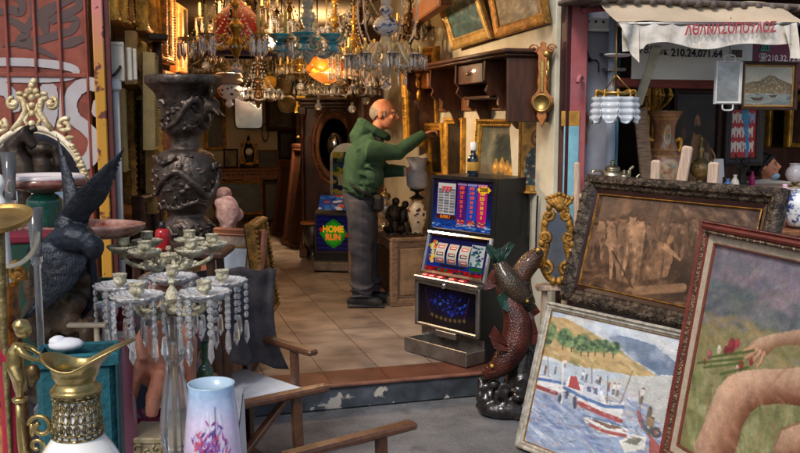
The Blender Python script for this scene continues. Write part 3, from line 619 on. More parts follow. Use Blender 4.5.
def pic_reelpanel():
    p = Pic(150, 80, (.06, .12, .5)); p.grad(0, 1, (.08, .2, .62), (.05, .07, .28)); rs = random.Random(6)
    p.poly([(0, 0), (1, 0), (1, .14), (0, .14)], (.55, .06, .1))
    for k in range(30): p.ell(rs.random(), .02 + .1 * rs.random(), .03, .025, rs.choice([(.8, .1, .12), (.1, .4, .2), (.1, .1, .3)]), .9)
    for k in range(26): p.ell(.03 + .09 * rs.random(), .25 + .6 * rs.random(), .03, .05, rs.choice([(.95, .8, .15), (.9, .4, .1), (.15, .2, .6), (.9, .85, .6)]), .9)
    p.poly([(.74, .3), (.97, .3), (.97, .88), (.74, .88)], (.75, .8, .82))
    for k in range(34): p.ell(.76 + .19 * rs.random(), .33 + .5 * rs.random(), .02, .03, rs.choice([(.1, .15, .3), (.2, .3, .5), (.15, .5, .35)]), .9, .3)
    p.poly([(.76, .16), (.97, .16), (.97, .27), (.76, .27)], (.1, .35, .15)); p.poly([(.25, .16), (.7, .16), (.7, .24), (.25, .24)], (.08, .1, .2)); return p
def pic_belly():
    p = Pic(150, 100, (.02, .02, .05)); rs = random.Random(8)
    p.ell(.5, .55, .42, .42, (.03, .05, .2), .9, .8)
    for k in range(90):
        a = rs.uniform(0, 6.28); r = rs.random() ** .5; x = .5 + .33 * r * math.cos(a); y = .58 + .25 * r * math.sin(a); d = rs.uniform(.02, .07)
        p.poly([(x, y), (x + d, y + rs.uniform(-.06, .08)), (x + d * .4, y - d)], rs.choice([(.05, .15, .75), (.1, .3, .9), (.03, .06, .45), (.25, .5, .95), (.02, .03, .25)]), .8)
    p.line([(.12, .85), (.2, .3), (.5, .14), (.8, .3), (.88, .85)], .012, (.35, .15, .35), .7)
    for k in range(16):
        t = -1 + 2 * k / 15; p.ell(.5 + .3 * t, .2 + .06 * t * t, .02, .05, (.5, .42, .22) if k % 2 else (.2, .16, .1), .9)
    return p
def slot_machine(name, label, M, wd=.54, top='flat'):
    t = thing(name, label, 'slot machine', M, 'slot machines standing in the shop'); h = wd / 2
    prof = [(.05, .0), (.5, 0), (.5, 1.14), (.14, 1.14), (.115, .775), (.045, .5), (.0, .47), (.0, .165), (.05, .15)]
    q = MB(); q.prism([(y, z) for y, z in prof], wd, frame_mat(V3((-h, 0, 0)), V3((0, 1, 0)), V3((0, 0, 1)), V3((1, 0, 0)))); q.build('cabinet', black_plast, t)
    q = MB(); q.box((0, -.03, .014), (wd - .01, .17, .02), None, .004); q.box((0, -.112, .055), (wd - .01, .008, .09), None, .003)
    for s in (-1, 1): q.box((s * (h - .008), -.03, .05), (.01, .17, .08), None, .003)
    q.box((0, .045, .08), (wd - .01, .012, .14), None, .003); q.box((-.0, -.005, .145), (.18, .03, .045), None, .006); q.build('coin_tray', steel, t)
    q = MB()      # chrome trim round door
    for s in (-1, 1): q.box((s * (h - .012), -.008, .32), (.03, .022, .31), None, .006)
    q.box((0, -.008, .178), (wd, .022, .024), None, .006); q.box((0, -.008, .458), (wd, .022, .03), None, .006); q.build('door_frame', steel, t)
    Mb = frame_mat(V3((-h + .028, -.004, .19)), V3((1, 0, 0)), V3((0, 0, 1)), V3((0, -1, 0)))
    canvas('belly_glass', pic_belly(), wd - .056, .255, t, Mb, GLOW if False else PRINT)
    dk = V3((0, .045, .5)) - V3((0, -.012, .472)); q = MB(); q.box((0, .012, .484), (wd, .085, .03), Rx(0), .006); q.build('button_deck', steel, t)
    rb = mat('red_button', 'b3202a', .3, var=.15, emit=.25)
    for i, x in enumerate((-.2, -.135, -.06, .045, .13)):
        q = MB(); q.box((x, .004, .503), (.05, .036, .014), None, .004); q.build('button', rb, t)
    q = MB(); q.tube([(-.01, -.02, .462), (-.01, -.03, .462)], .022, 14); q.tube([(-.01, -.03, .462), (-.01, -.034, .462)], .01, 10); q.build('lock', chrome, t)
    yv = V3((0, .115 - .045, .775 - .5)).normalized(); Mr = frame_mat(V3((-h, .045, .5)), V3((1, 0, 0)), yv, V3((1, 0, 0)).cross(yv)); L_ = V3((0, .07, .275)).length
    canvas('reel_panel', pic_reelpanel(), wd - .06, L_ - .05, t, Mr @ T(.03, .025, .006), PRINT)
    q = MB(); sweep(q, wd, L_, [(0, 0), (0, .016), (.012, .022), (.028, .016), (.03, .004)]); q.build('reel_bezel', chrome, t, Mr)
    for i in range(3):
        canvas('reel', pic_reel(i), .085, .13, t, Mr @ T(.115 + .105 * i, .085, .008), PRINT, curve=lambda x, y, z: (x, y, .016 * math.sin(y / .13 * PI)), sm=True)
    yv = V3((0, .025, .365)).normalized(); Mt = frame_mat(V3((-h, .115, .778)), V3((1, 0, 0)), yv, V3((1, 0, 0)).cross(yv))
    q = MB(); sweep(q, wd, .365, [(0, -.01), (0, .014), (.02, .014), (.026, .004)]); q.build('top_bezel', black_plast, t, Mt)
    canvas('top_glass', pic_top(), wd - .05, .32, t, Mt @ T(.025, .022, .005), PRINT)
    Mg = Mt @ T(.025, .022, .0065); gw, gh = wd - .05, .32
    text_on('777', .045, Mg @ T(gw * .235, gh * .8, 0), mat('print_red', 'c0202a', .4, var=.1), 'lettering', t, bold=.002, squeeze=1.35)
    q = MB(); q.prism([(math.cos(a) * (.05 + .012 * (k % 2)), math.sin(a) * (.018 + .006 * (k % 2))) for k, a in enumerate([i * PI / 12 for i in range(24)])], .001, Mg @ T(gw * .86, gh * .84, 0)); q.build('burst', mat('print_yellow', 'e0b021', .4, var=.1), t)
    text_on('2500', .034, Mg @ T(gw * .86, gh * .84, .0015), mat('print_dark', '2a1216', .4, var=.1), 'lettering', t, bold=.0012)
    for i in range(3):
        q = MB()
        for k, n in enumerate((['300', '160', '75', '25', '10', '5', '2'], ['600', '240', '150', '50', '20', '10', '4'], ['', '180', '225', '75', '30', '15', '6'])[i]):
            if n: text_mb(n, .028, q, Mg @ T(gw * (.497 + i * .17), gh * (.85 - k * .092), 0), bold=.0008)
        q.build('numerals', mat('print_orange', 'd8502a', .4, var=.1) if i < 2 else mat('print_yellow', ''), t)
    text_on('SUPER 7', .026, Mg @ T(gw * .23, gh * .245, 0), mat('print_amber', 'c87428', .4, var=.1), 'lettering', t, bold=.001)
    return t
fl_, fr_ = at_z(404, 351, .15), at_z(467, 369, .15); ang = math.degrees(math.atan2(fr_.y - fl_.y, fr_.x - fl_.x)); mid = (fl_ + fr_) / 2 + V3((-math.sin(math.radians(ang)), math.cos(math.radians(ang)), 0)) * .112
slot_machine('slot_machine', 'black slot machine with triple seven pay table and chrome coin tray at the step', facing(mid, ang), (fr_ - fl_).length)
hp = at_z(334, 271, .15); t = thing('slot_machine', 'smaller slot machine with HOME RUN glass and arched top behind the man', 'slot machine', facing(hp, -8), 'slot machines standing in the shop')
w_ = .38; h = w_ / 2
q = MB(); q.prism([(.0, .0), (.45, 0), (.45, .75), (.2, .75), (.08, .62), (0, .58)], w_, frame_mat(V3((-h, 0, 0)), V3((0, 1, 0)), V3((0, 0, 1)), V3((1, 0, 0)))); q.build('cabinet', black_plast, t)
p = Pic(110, 80, (.03, .05, .28)); p.mott(.4, 5, 5, 2)
for k in range(7): p.line([(0, .1 + k * .13), (1, .08 + k * .13)], .008, (.1, .2, .7), .8)
p.poly([(.08, .5), (.3, .78), (.5, .9), (.7, .78), (.92, .5), (.7, .2), (.5, .08), (.3, .2)], (.1, .55, .12)); p.poly([(.16, .5), (.34, .72), (.5, .82), (.66, .72), (.84, .5), (.66, .26), (.5, .16), (.34, .26)], (.16, .7, .16)); p.ell(.12, .6, .05, .06, (.8, .15, .1)); p.ell(.9, .45, .04, .06, (.8, .15, .1))
Mb = frame_mat(V3((-h + .02, -.004, .2)), V3((1, 0, 0)), V3((0, 0, 1)), V3((0, -1, 0))); canvas('belly_glass', p, w_ - .04, .36, t, Mb, GLOW)
hy = mat('home_run_yellow', 'e2a020', .3, var=.15, emit=.35); text_on('HOME', .088, Mb @ T(.165, .22, .002), hy, 'lettering', t, bold=.004, squeeze=.85); text_on('RUN', .088, Mb @ T(.165, .14, .002), mat('home_run_red', 'e0742a', .3, var=.15, emit=.35), 'lettering', t, bold=.004, squeeze=.85)
q = MB(); q.box((0, -.05, .06), (w_, .12, .09), None, .01); q.build('coin_tray', steel, t)
q = MB(); sweep(q, w_, .4, [(0, 0), (0, .012), (.018, .012), (.02, 0)]); q.build('door_frame', mat('dark_steel', '4a4648', .35, .8, var=.3), t, frame_mat(V3((-h, -.002, .18)), V3((1, 0, 0)), V3((0, 0, 1)), V3((0, -1, 0))))
p = Pic(60, 40, (.15, .3, .65)); rs = random.Random(3)
for k in range(40): p.ell(rs.random(), rs.random(), .1, .08, rs.choice([(.85, .85, .85), (.1, .2, .5), (.8, .3, .2), (.2, .5, .8)]), .9)
canvas('reel_panel', p, w_ - .06, .17, t, frame_mat(V3((-h + .03, .02, .61)), V3((1, 0, 0)), V3((0, .55, .8)).normalized(), V3((0, -.8, .55)).normalized()), GLOW)
arch = [(-.08, .74), (.26, .74), (.26, 1.1)] + [(.09 + .17 * math.cos(a), 1.1 + .17 * math.sin(a)) for a in [i * PI / 14 for i in range(1, 14)]] + [(-.08, 1.1)]
q = MB(); q.prism(arch, .12, frame_mat(V3((0, .34, 0)), V3((1, 0, 0)), V3((0, 0, 1)), V3((0, -1, 0)))); q.build('arch_top', mat('arch_trim', '9aa0a0', .3, .4, var=.2), t)
p = Pic(60, 90, (.06, .16, .3)); rs = random.Random(4)
for k in range(60): p.ell(rs.random(), rs.random(), .12, .05, rs.choice([(.1, .45, .2), (.85, .75, .15), (.1, .25, .6), (.05, .1, .2), (.8, .8, .7)]), .9)
p.poly([(.2, .2), (.55, .2), (.55, .48), (.2, .48)], (.85, .82, .6)); p.a *= .6; canvas('arch_glass', p, .28, .42, t, frame_mat(V3((-.05, .212, .76)), V3((1, 0, 0)), V3((0, 0, 1)), V3((0, -1, 0))), GLOW)
cc = at_z(392, 307, .15); cu, cv = uv_of(cc); CH = .56
t = thing('painted_chest', 'weathered low wooden chest with dark side panel, against right hand wall behind the slot machine', 'chest', frame_mat(S(cu, cv, ST), U, W, Z))
cwd, cdp = UR - cu - .01, 1.5
q = MB(); q.box((cwd / 2, cdp / 2, CH / 2 + .02), (cwd - .02, cdp - .02, CH - .06), None, .01); q.build('body', grey_wood, t)
q = MB(); q.box((cwd / 2, cdp / 2, CH - .015), (cwd + .02, cdp + .02, .035), None, .008); q.box((cwd / 2, cdp / 2, .03), (cwd + .01, cdp + .01, .06), None, .006); q.build('top', grey_wood, t)
for x, y in ((.02, .02), (cwd - .02, .02), (.02, cdp - .02)):
    q = MB(); q.box((x, y, CH / 2), (.06, .06, CH - .06), None, .008); q.build('corner_post', grey_wood, t)
q = MB(); q.box((.002, cdp / 2, CH / 2), (.016, cdp - .25, CH - .2), None, .006); q.build('side_panel', dark_wood, t)
q = MB(); q.box((cwd / 2, .004, CH / 2), (cwd - .14, .014, CH - .18), None, .006); q.build('front_panel', mat('worn_board', '9a846c', .8, var=.4, scale=7, bump=.4), t)
def onchest(px, dv): # point on chest top seen at px with offset along wall
    p = hit(px, 235, W, cv + dv); return V3((p.x, p.y, ST + CH + .003))
t = thing('oriental_vase', 'cream porcelain vase painted with dark flowers on the painted chest', 'vase', facing(onchest(417, .12)))
vm = mat('flowered_porcelain', 'd9cbb4', .25, var=.08, scale=9, coat=.4, col2='e3d8c4')
q = MB(); q.lathe(sm2([(.045, 0), (.05, .01), (.042, .03), (.07, .12), (.075, .2), (.05, .255), (.035, .27), (.05, .285)]), 24); q.build('body', vm, t)
rs = random.Random(4); q = MB(); q2 = MB()
for k in range(16):
    z = rs.uniform(.08, .23); a = rs.uniform(PI, 2 * PI); r = .0745 - abs(z - .18) * .12; (q if k % 2 else q2).ell((r * math.cos(a), r * math.sin(a), z), (.014, .014, rs.uniform(.006, .018)), 6)
q.build('flower', mat('flower_blue', '2d3344', .4, var=.3), t); q2.build('flower', mat('flower_rust', '7a4428', .4, var=.3), t)
q = MB(); q.lathe([(.05, .285), (.052, .292), (.045, .296), (.03, .296)], 20); q.build('rim', old_gold, t)
t = thing('hurricane_lamp', 'frosted glass hurricane shade on a dark foot, held by the man over flowered vase', 'lamp', Matrix.Translation(onchest(417, .14) + Z * .3))
q = MB(); q.lathe(sm2([(.07, 0), (.05, .012), (.02, .03), (.02, .05), (.055, .065), (.06, .08)]), 20); q.build('foot', iron, t)
q = MB(); q.lathe(sm2([(.055, .08), (.085, .11), (.088, .2), (.07, .24), (.072, .285), (.092, .335)]), 26, lobes=13, amp=.015, close=True); q.lathe(sm2([(.052, .082), (.082, .11), (.085, .2), (.067, .24), (.069, .285), (.089, .335)]), 26, close=True); q.build('glass_shade', frost_glass, t)
t = thing('bronze_figurine', 'dark bronze seated couple figurine on the painted chest beside the flowered vase', 'statue', facing(onchest(398, .25), 10)); q = MB()
q.ell((0, 0, .04), (.13, .1, .05), 12); q.ell((-.03, 0, .15), (.06, .05, .1), 10); q.ell((.05, .01, .13), (.05, .045, .09), 10); q.ell((-.02, -.01, .27), .035, 10); q.ell((.06, -.01, .245), .032, 10); q.tube([(-.06, 0, .22), (-.1, -.05, .14), (-.04, -.09, .1)], [.022, .018, .016]); q.tube([(.08, 0, .19), (.11, -.04, .12), (.05, -.09, .1)], [.02, .016, .014]); q.tube([(-.04, -.03, .08), (-.05, -.12, .1), (-.05, -.13, 0)], [.035, .03, .02]); q.tube([(.05, -.03, .08), (.05, -.11, .09), (.06, -.12, 0)], [.032, .028, .02]); q.tube([(.0, .0, .2), (.03, -.04, .22)], .018)
organic(q, 'figure', bronze, t, .008, 2)
t = thing('bead_tray', 'flat tray of small dark beads on the near edge of painted chest', 'tray', facing(onchest(402, .06) + V3((.03, 0, 0)), 16)); q = MB(); q.box((0, 0, .008), (.3, .1, .012), None, .004); q.build('tray', dark_wood, t); q = MB(); rs = random.Random(1)
for k in range(70): q.ell((rs.uniform(-.14, .14), rs.uniform(-.045, .045), .02), rs.uniform(.006, .011), 6)
o = q.build('beads', mat('dark_beads', '2b2422', .3, var=.6, scale=60, col2='8a7a70', thr=(.5, .8)), t); o['kind'] = 'stuff'
t = thing('samovar', 'silver lidded samovar jar on the far end of painted chest near the man', 'samovar', facing(onchest(385, .65))); q = MB(); q.lathe(sm2([(.06, 0), (.05, .03), (.03, .05), (.08, .12), (.085, .19), (.05, .25), (.055, .27)]), 18); q.build('body', silver, t); q = MB(); q.lathe(sm2([(.055, .27), (.045, .3), (.02, .315), (.012, .33), (.018, .345), (0, .36)]), 16); q.build('lid', old_brass, t)
t = thing('sideboard', 'dark sideboard along the right hand wall behind the big slot machine', 'sideboard', frame_mat(S(UR, .62, ST), U, W, Z)); q = MB(); q.box((-.16, .28, .5), (.3, .56, .96), None, .01); q.build('body', dark_wood, t); q = MB(); q.box((-.165, .28, 1.0), (.33, .58, .03), None, .006); q.build('top', walnut, t)
SB = ST + 1.018
bp_ = at(473, 178, 5.72); t = thing('bottle', 'dark bottle with gold label and white cap on top of the big slot machine', 'bottle', Matrix.Translation(V3((bp_.x, bp_.y, ST + 1.142)))); q = MB(); q.lathe(sm2([(.036, 0), (.038, .01), (.038, .1), (.03, .125), (.016, .15), (.0155, .2), (.0, .2)], 4), 18); q.build('glass', mat('bottle_glass', '14202c', .1, var=.1, coat=.5), t); q = MB(); q.lathe([(.0385, .035), (.0388, .036), (.0388, .09), (.0385, .091)], 18); q.build('label', mat('gold_paper', 'b98f3e', .5, .3, var=.2), t); q = MB(); q.lathe([(.018, .165), (.0185, .166), (.0185, .215), (.0, .217)], 16); q.build('cap', white_plain, t)
def pic_sea(seed, cols):
    p = Pic(70, 60, cols[0]); p.grad(0, .5, cols[1], cols[2]); p.grad(.5, 1, cols[2], cols[0]); rs = random.Random(seed)
    p.dabs(160, 0, 1, 0, 1, cols, .08, .02, .5, 10, seed); p.dabs(30, .2, .8, .4, .75, [cols[3]], .05, .07, .6, 40, seed + 1); p.mott(.4, 9, 9, seed); return p
bl, br = hit_u(455, 50, UR - .05), hit_u(494, 38, UR - .05); tl = bl + Z * .62 - U * .22
picture('framed_painting', 'gold framed seascape with teal water, left of two hanging over the carved shelf', pic_matrix(bl, br, tl), (br - bl).length, .66, .085, mat('pale_gold', 'b9975a', .45, .5, var=.35, scale=20, bump=.5, bscale=80), pic_sea(4, [(.36, .37, .33), (.22, .34, .36), (.3, .42, .42), (.6, .62, .55)]), deco=lambda m, w, h, f, d: beads(m, w, h, f * .9, d * .5, .006, .02))
bl, br = hit_u(498, 38, UR - .03), hit_u(550, 23, UR - .03); tl = bl + Z * .6 - U * .12
picture('framed_painting', 'dark gold framed pale rocky landscape, right of two hanging over the carved shelf', pic_matrix(bl, br, tl), (br - bl).length, .6, .07, old_gold, pic_sea(7, [(.56, .53, .46), (.34, .3, .22), (.5, .45, .36), (.7, .64, .52)]))
vR = uv_of(hit_u(531, 60, UR - .13))[1]; vL = uv_of(hit_u(421, 72, UR - .13))[1]; zs = hit_u(490, 52, UR - .27).z
t = thing('wall_shelf', 'big carved walnut wall shelf with scroll cut brackets on the right wall', 'shelf', frame_mat(S(UR, vR, zs), U, W, Z)); Ls = vL - vR; ds = .29
q = MB(); q.box((-ds / 2 - .004, Ls / 2, -.012), (ds + .03, Ls + .06, .026), None, .008); q.box((-ds / 2 - .004, Ls / 2, -.034), (ds, Ls + .02, .018), None, .006); q.build('top_board', walnut, t)
scr = [(0, 0), (-.26, 0), (-.265, -.12), (-.24, -.15), (-.255, -.19), (-.22, -.225), (-.19, -.205), (-.165, -.23), (-.17, -.275), (-.13, -.31), (-.11, -.29), (-.09, -.33), (-.06, -.40), (-.03, -.43), (0, -.43)]
for y in (.42, .95, 1.5, Ls - .04):
    q = MB(); q.prism([(x, z - .045) for x, z in scr], .03, frame_mat(V3((-.002, y, 0)), V3((1, 0, 0)), V3((0, 0, 1)), V3((0, -1, 0)))); q.build('bracket', walnut, t)
q = MB(); q.box((-.14, .02, -.24), (.27, .03, .38), None, .006); q.build('end_panel', walnut, t)
q = MB(); q.box((-.012, Ls / 2, -.2), (.02, Ls - .05, .3), None, .003); q.build('back_panel', mid_wood, t)
q = MB(); q.box((-.13, .7, -.115), (.24, .46, .13), None, .006); d_ = q.build('drawer', walnut, t); q = MB(); q.ell((-.262, .7, -.115), .012, 8); q.build('knob', brass, d_)
q = MB(); q.box((-.11, .68, -.27), (.2, .48, .02), None, .005); q.build('lower_shelf', walnut, t)
t = thing('figurine', 'small cream figurine on the lower tier of the carved wall shelf', 'figurine', Matrix.Translation(S(UR - .12, vR + .62, zs - .258))); q = MB(); q.lathe(sm2([(.025, 0), (.03, .01), (.012, .03), (.02, .06), (.008, .085), (.013, .1), (0, .112)], 3), 10); q.build('body', mat('bone', 'b9a98c', .5, var=.3), t)
bp = hit_u(543, 85, UR - .06); t = thing('barometer', 'carved honey coloured banjo barometer on the cream wall near the entrance', 'barometer', frame_mat(bp, (U * .82 - W * .57).normalized(), Z, (-W * .82 - U * .57).normalized())); hh = 42.0 / 889 * bp.y
half = [(0, 1.0), (.07, .97), (.05, .9), (.14, .86), (.17, .8), (.1, .72), (.11, .5), (.09, .3), (.12, .1), (.1, -.1), (.14, -.2), (.24, -.3), (.26, -.42), (.2, -.56), (.1, -.66), (.12, -.75), (.07, -.85), (0, -1.0)]
poly = [(x * hh, y * hh) for x, y in half] + [(-x * hh, y * hh) for x, y in half[-2:0:-1]]
q = MB(); q.prism(poly, .035, T(0, 0, 0), 0, .008); q.tube([(0, 0, 0)] and scroll((.05, .83 * hh), .03, .006, 0, 500, 16, 'xy', .035), .006, 5); q.tube(scroll((-.05, .83 * hh), .03, .006, 180, -320, 16, 'xy', .035), .006, 5); q.build('case', honey_wood, t)
q = MB(); q.lathe([(.052, 0), (.055, .012), (.047, .016), (.045, .01)], 22, T(0, -.42 * hh, .034)); q.build('dial_rim', brass, t); q = MB(); q.lathe([(.046, .008), (0, .009)], 20, T(0, -.42 * hh, .034)); q.build('dial', porcelain, t)
q = MB(); q.box((0, .2 * hh, .038), (.022, .75 * hh, .008), None, .003); q.build('thermometer', brass, t)
q0, q1 = hit_u(526, 193, UR - .02), hit_u(546, 193, UR - .02)
p = Pic(60, 130, (.55, .4, .16)); p.mott(.5, 8, 12, 5); p.ell(.5, .76, .36, .17, (.72, .52, .2), .9, .15); p.ell(.5, .75, .21, .13, (.36, .22, .12), 1, .2); p.ell(.5, .76, .15, .1, (.6, .42, .26), 1, .3); p.ell(.5, .66, .1, .06, (.3, .2, .14), .9); p.poly([(.1, .08), (.9, .08), (.85, .5), (.66, .62), (.34, .62), (.15, .5)], (.2, .26, .26)); p.dabs(70, .14, .86, .1, .55, [(.75, .7, .58), (.12, .14, .16), (.4, .15, .12)], .05, .02, .8, 45, 3); p.poly([(.55, .2), (.82, .22), (.8, .42), (.54, .4)], (.66, .46, .18)); p.line([(.42, .78), (.46, .77)], .012, (.1, .07, .05)); p.line([(.54, .77), (.58, .78)], .012, (.1, .07, .05)); p.line([(.5, .78), (.49, .72), (.51, .71)], .008, (.4, .26, .16)); p.line([(.45, .685), (.55, .685)], .009, (.35, .14, .1))
ic = picture('icon_panel', 'gold ground icon panel of a bearded saint on cream wall below the barometer', pic_matrix(q0, q0 + (q1 - q0).normalized() * .5 + U * -.0, q0 + Z), .36, 75 / 889 * q0.y, .02, old_gold, p, .02, cat='icon')
ic.matrix_world = frame_mat(q0 - U * .05 + Z * .0, (U * .62 - W * .78).normalized(), Z, (-W * .62 - U * .78).normalized()) @ Sc(.72, 1, 1)
t = thing('walking_sticks', 'two thin dark sticks hanging on strings from the icon by the entrance', 'sticks', wallM(hit_u(535, 195, UR - .03))); 
for dx, l in ((-.08, .28), (.04, .36)): q = MB(); q.tube(bez([(dx, 0, 0), (dx - .01, -l * .5, 0), (dx + .01, -l, .01)]), .006, 6); q.build('stick', iron, t)
t = thing('brass_cane', 'slim cane with a bright brass handle leaning by the carved shelf end panel', 'cane', facing(at(523, 178, 5.75))); q = MB(); q.tube([(0, 0, 0), (.0, .02, .52)], .009, 8); q.build('shaft', dark_wood, t); q = MB(); q.tube([(0, .02, .4), (0, .022, .6)], [.013, .016], 10); q.ell((0, .022, .61), .02, 10); q.build('handle', brass, t)
t = thing('wall_sconce', 'narrow brass and silver wall ornament on cream wall right of the barometer', 'ornament', wallM(hit_u(551, 75, UR - .02))); q = MB(); q.tube([(0, -.16, .02), (0, .14, .02)], .009, 8); q.ell((0, .12, .03), .03, 8); q.ell((0, 0, .03), (.02, .04, .02), 8); q.ell((0, -.13, .03), .025, 8); q.build('body', brass, t)
p = Pic(80, 90, (.5, .46, .34)); p.grad(0, .35, (.36, .29, .2), (.5, .42, .28)); p.ell(.58, .52, .24, .3, (.16, .16, .1), .8, .7); p.dabs(40, .4, .8, .4, .85, [(.2, .22, .12), (.12, .12, .08)], .09, .04, .7, 40, 2)
for x, y in ((.42, .3), (.58, .32), (.72, .27), (.86, .24)): p.ell(x, y, .09, .11, (.68, .46, .16), 1, .2); p.ell(x - .02, y + .03, .04, .05, (.86, .66, .32), .8); p.ell(x, y + .1, .04, .06, (.66, .48, .18), 1)
p.mott(.25, 9, 9, 2); a, b_ = at(472, 188, 6.05), at(523, 188, 5.85); a.z = b_.z = SB
picture('framed_painting', 'gold framed still life of yellow pears and dark leaves behind the bottle', pic_matrix(a, b_, a + Z + V3((-.04, .18, 0))), (b_ - a).length, .49, .05, gold, p, .035, deco=lambda m, w, h, f, d: beads(m, w, h, f * .3, d * .95, .008, .018))
def dkpic(seed, c0=(.13, .1, .07), c1=(.3, .24, .16)):
    p = Pic(48, 56, c0); p.mott(.6, 5, 5, seed); p.dabs(40, 0, 1, .1, .8, [c1, c0, tuple(x * .5 for x in c0)], .12, .09, .5, 20, seed); p.mott(.4, 12, 12, seed + 2); return p
a, b_ = at(446, 188, 7.02), at(469, 188, 6.7); a.z = b_.z = SB
picture('framed_painting', 'gold frame round a dark portrait, half hidden left of the pear still life', pic_matrix(a, b_, a + Z + V3((-.05, .1, 0))), .3, .5, .05, gold, dkpic(3), .035)
a, b_ = at(431, 192, 7.42), at(444, 190, 7.1); a.z = b_.z = SB
picture('framed_painting', 'narrow bright gilt frame leaning beside the glass lamp shade, seen almost edge on', pic_matrix(a, b_, a + Z - U * .06), .42, .46, .06, gold, dkpic(5), .04)
bl, br = at(407, 146, 7.75), at(442, 128, 7.35); br.z = bl.z
picture('wood_panel_frame', 'large gold frame around a dark wood panel on the wall beyond the carved shelf', pic_matrix(bl, br, bl + Z - U * .05), (br - bl).length, .82, .07, gold, dkpic(8, (.16, .1, .06), (.3, .18, .1)), .05, cat='frame')
t = thing('gilt_bracket', 'small gilt wall ornament with amber pendants hanging by the wood panel', 'ornament', wallM(hit_u(426, 80, UR - .16))); q = MB(); q.box((.03, 0, 0), (.16, .14, .05), None, .01); q.build('box', honey_wood, t); q = MB(); q.tube(scroll((-.07, -.02), .05, .01, 90, 500, 16, 'xy', .04), .012, 6); q.ell((-.06, -.12, .04), (.025, .05, .02), 8); q.ell((-.03, .05, .05), .03, 8); q.build('mount', gold, t)
t = thing('ceiling_beam', 'dark wooden ceiling beam running back over the carved shelf', 'beam', Matrix.Translation(at(410, 24, 7.2))); q = MB(); e0, e1 = at(398, 30, 7.6), at(446, -4, 6.1); q.beam(e0 - at(410, 24, 7.2), e1 - at(410, 24, 7.2), .09, .12); q.build('beam', mid_wood, t)
wp = at_z(330, 247, ST); wp = V3((at(331, 150, 9.75).x, 9.75, ST)); t = thing('wardrobe', 'carved dark wardrobe with an oval mirror and heavy cornice behind the man', 'wardrobe', facing(wp, 3)); ww = .68
q = MB(); q.box((0, .3, .85), (ww - .06, .55, 1.66), None, .01); q.build('body', walnut, t)
q = MB(); q.box((0, .28, 1.68), (ww + .02, .62, .04), None, .01); q.box((0, .28, 1.72), (ww + .08, .66, .035), None, .012); q.box((0, .28, 1.645), (ww - .02, .6, .03), None, .008); q.build('cornice', walnut, t)
for s in (-1, 1):
    q = MB(); q.lathe(sm2([(.035, 0), (.04, .1), (.025, .2), (.03, .8), (.02, 1.2), (.035, 1.28), (.03, 1.4), (.04, 1.5), (.03, 1.6)], 3), 10, T(s * (ww / 2 - .03), -.02, .05)); q.box((s * (ww / 2 - .03), -.02, .05), (.09, .09, .1), None, .01); q.box((s * (ww / 2 - .03), -.02, 1.6), (.09, .09, .09), None, .01); q.build('column', walnut, t)
q = MB(); q.lathe([(.99, .01), (1.0, .02), (1.2, .03), (1.26, .01), (1.28, 0)], 30, frame_mat(V3((.04, .02, 1.22)), V3((.17, 0, 0)), V3((0, 0, .3)), V3((0, -1, 0))), close=True); q.build('mirror_frame', mid_wood, t)
q = MB(); q.lathe([(1.0, 0), (0, .001)], 30, frame_mat(V3((.04, .02, 1.22)), V3((.17, 0, 0)), V3((0, 0, .3)), V3((0, -1, 0)))); q.build('oval_mirror', mirror, t)
q = MB(); rs = random.Random(6)
for k in range(26): a = rs.uniform(0, 6.28); r = rs.uniform(1.35, 1.7); q.ell((.04 + .16 * r * math.cos(a), .015, 1.22 + .28 * r * math.sin(a)), (.03, .02, .02), 6)
q.tube([(.04 + .16 * 1.5 * math.cos(k * PI / 16), .02, 1.22 + .28 * 1.5 * math.sin(k * PI / 16)) for k in range(33)], .022, 6); q.build('carving', mid_wood, t)
for i, (px, py, Y, hgt, wid, lab) in enumerate([(306, 250, 10.0, 1.25, .3, 'tall dark headboard panel leaning against the wardrobe column, nearest the urn'), (297, 248, 10.3, 1.18, .3, 'narrow dark bed panel leaning, middle one left of the wardrobe'), (287, 238, 10.9, .95, .34, 'lower brown panel leaning at the back, left of the bed panels')]):
    b0 = at_z(px, py, ST); t = thing('bed_panel', lab, 'panel', vfacing(b0, -52, 8), 'bed panels leaning by the wardrobe')
    q = MB(); q.box((0, hgt / 2, 0), (wid * 2, hgt - .06, .03), None, .006); q.build('board', dark_wood, t); q = MB(); sweep(q, wid * 2, hgt, [(0, -.02), (0, .03), (.03, .035), (.06, .02), (.06, 0)]); q.build('moulding', walnut, t, T(-wid, 0, 0)); q = MB(); q.box((0, hgt + .02, 0), (wid * 2 + .06, .06, .07), None, .015); q.build('crest', walnut, t)
t = thing('metal_urn', 'tall pewter urn with wooden rim standing on the tiles left of HOME RUN machine', 'urn', facing(at_z(313, 259, ST))); q = MB(); q.lathe(sm2([(.06, 0), (.07, .01), (.03, .05), (.025, .1), (.07, .16), (.1, .26), (.09, .36), (.085, .38)]), 20); q.build('bowl', mat('pewter', '5c5a58', .35, .8, var=.4, scale=9), t); q = MB(); q.lathe([(.08, .38), (.13, .385), (.135, .4), (.125, .41), (.07, .41)], 22); q.build('rim', honey_wood, t)
t = thing('glass_box', 'small blue green glass box with thin frame behind the pewter urn', 'glass box', facing(at_z(314, 256, ST) + V3((.02, .3, .42)), 10)); q = MB(); q.box((0, 0, .09), (.26, .1, .17), None, .004); q.build('glass', mat('teal_pane', '2c5a60', .12, var=.25, scale=4, coat=.4), t); q = MB()
for x in (-.13, -.02, .13): q.box((x, -.052, .09), (.01, .01, .18))
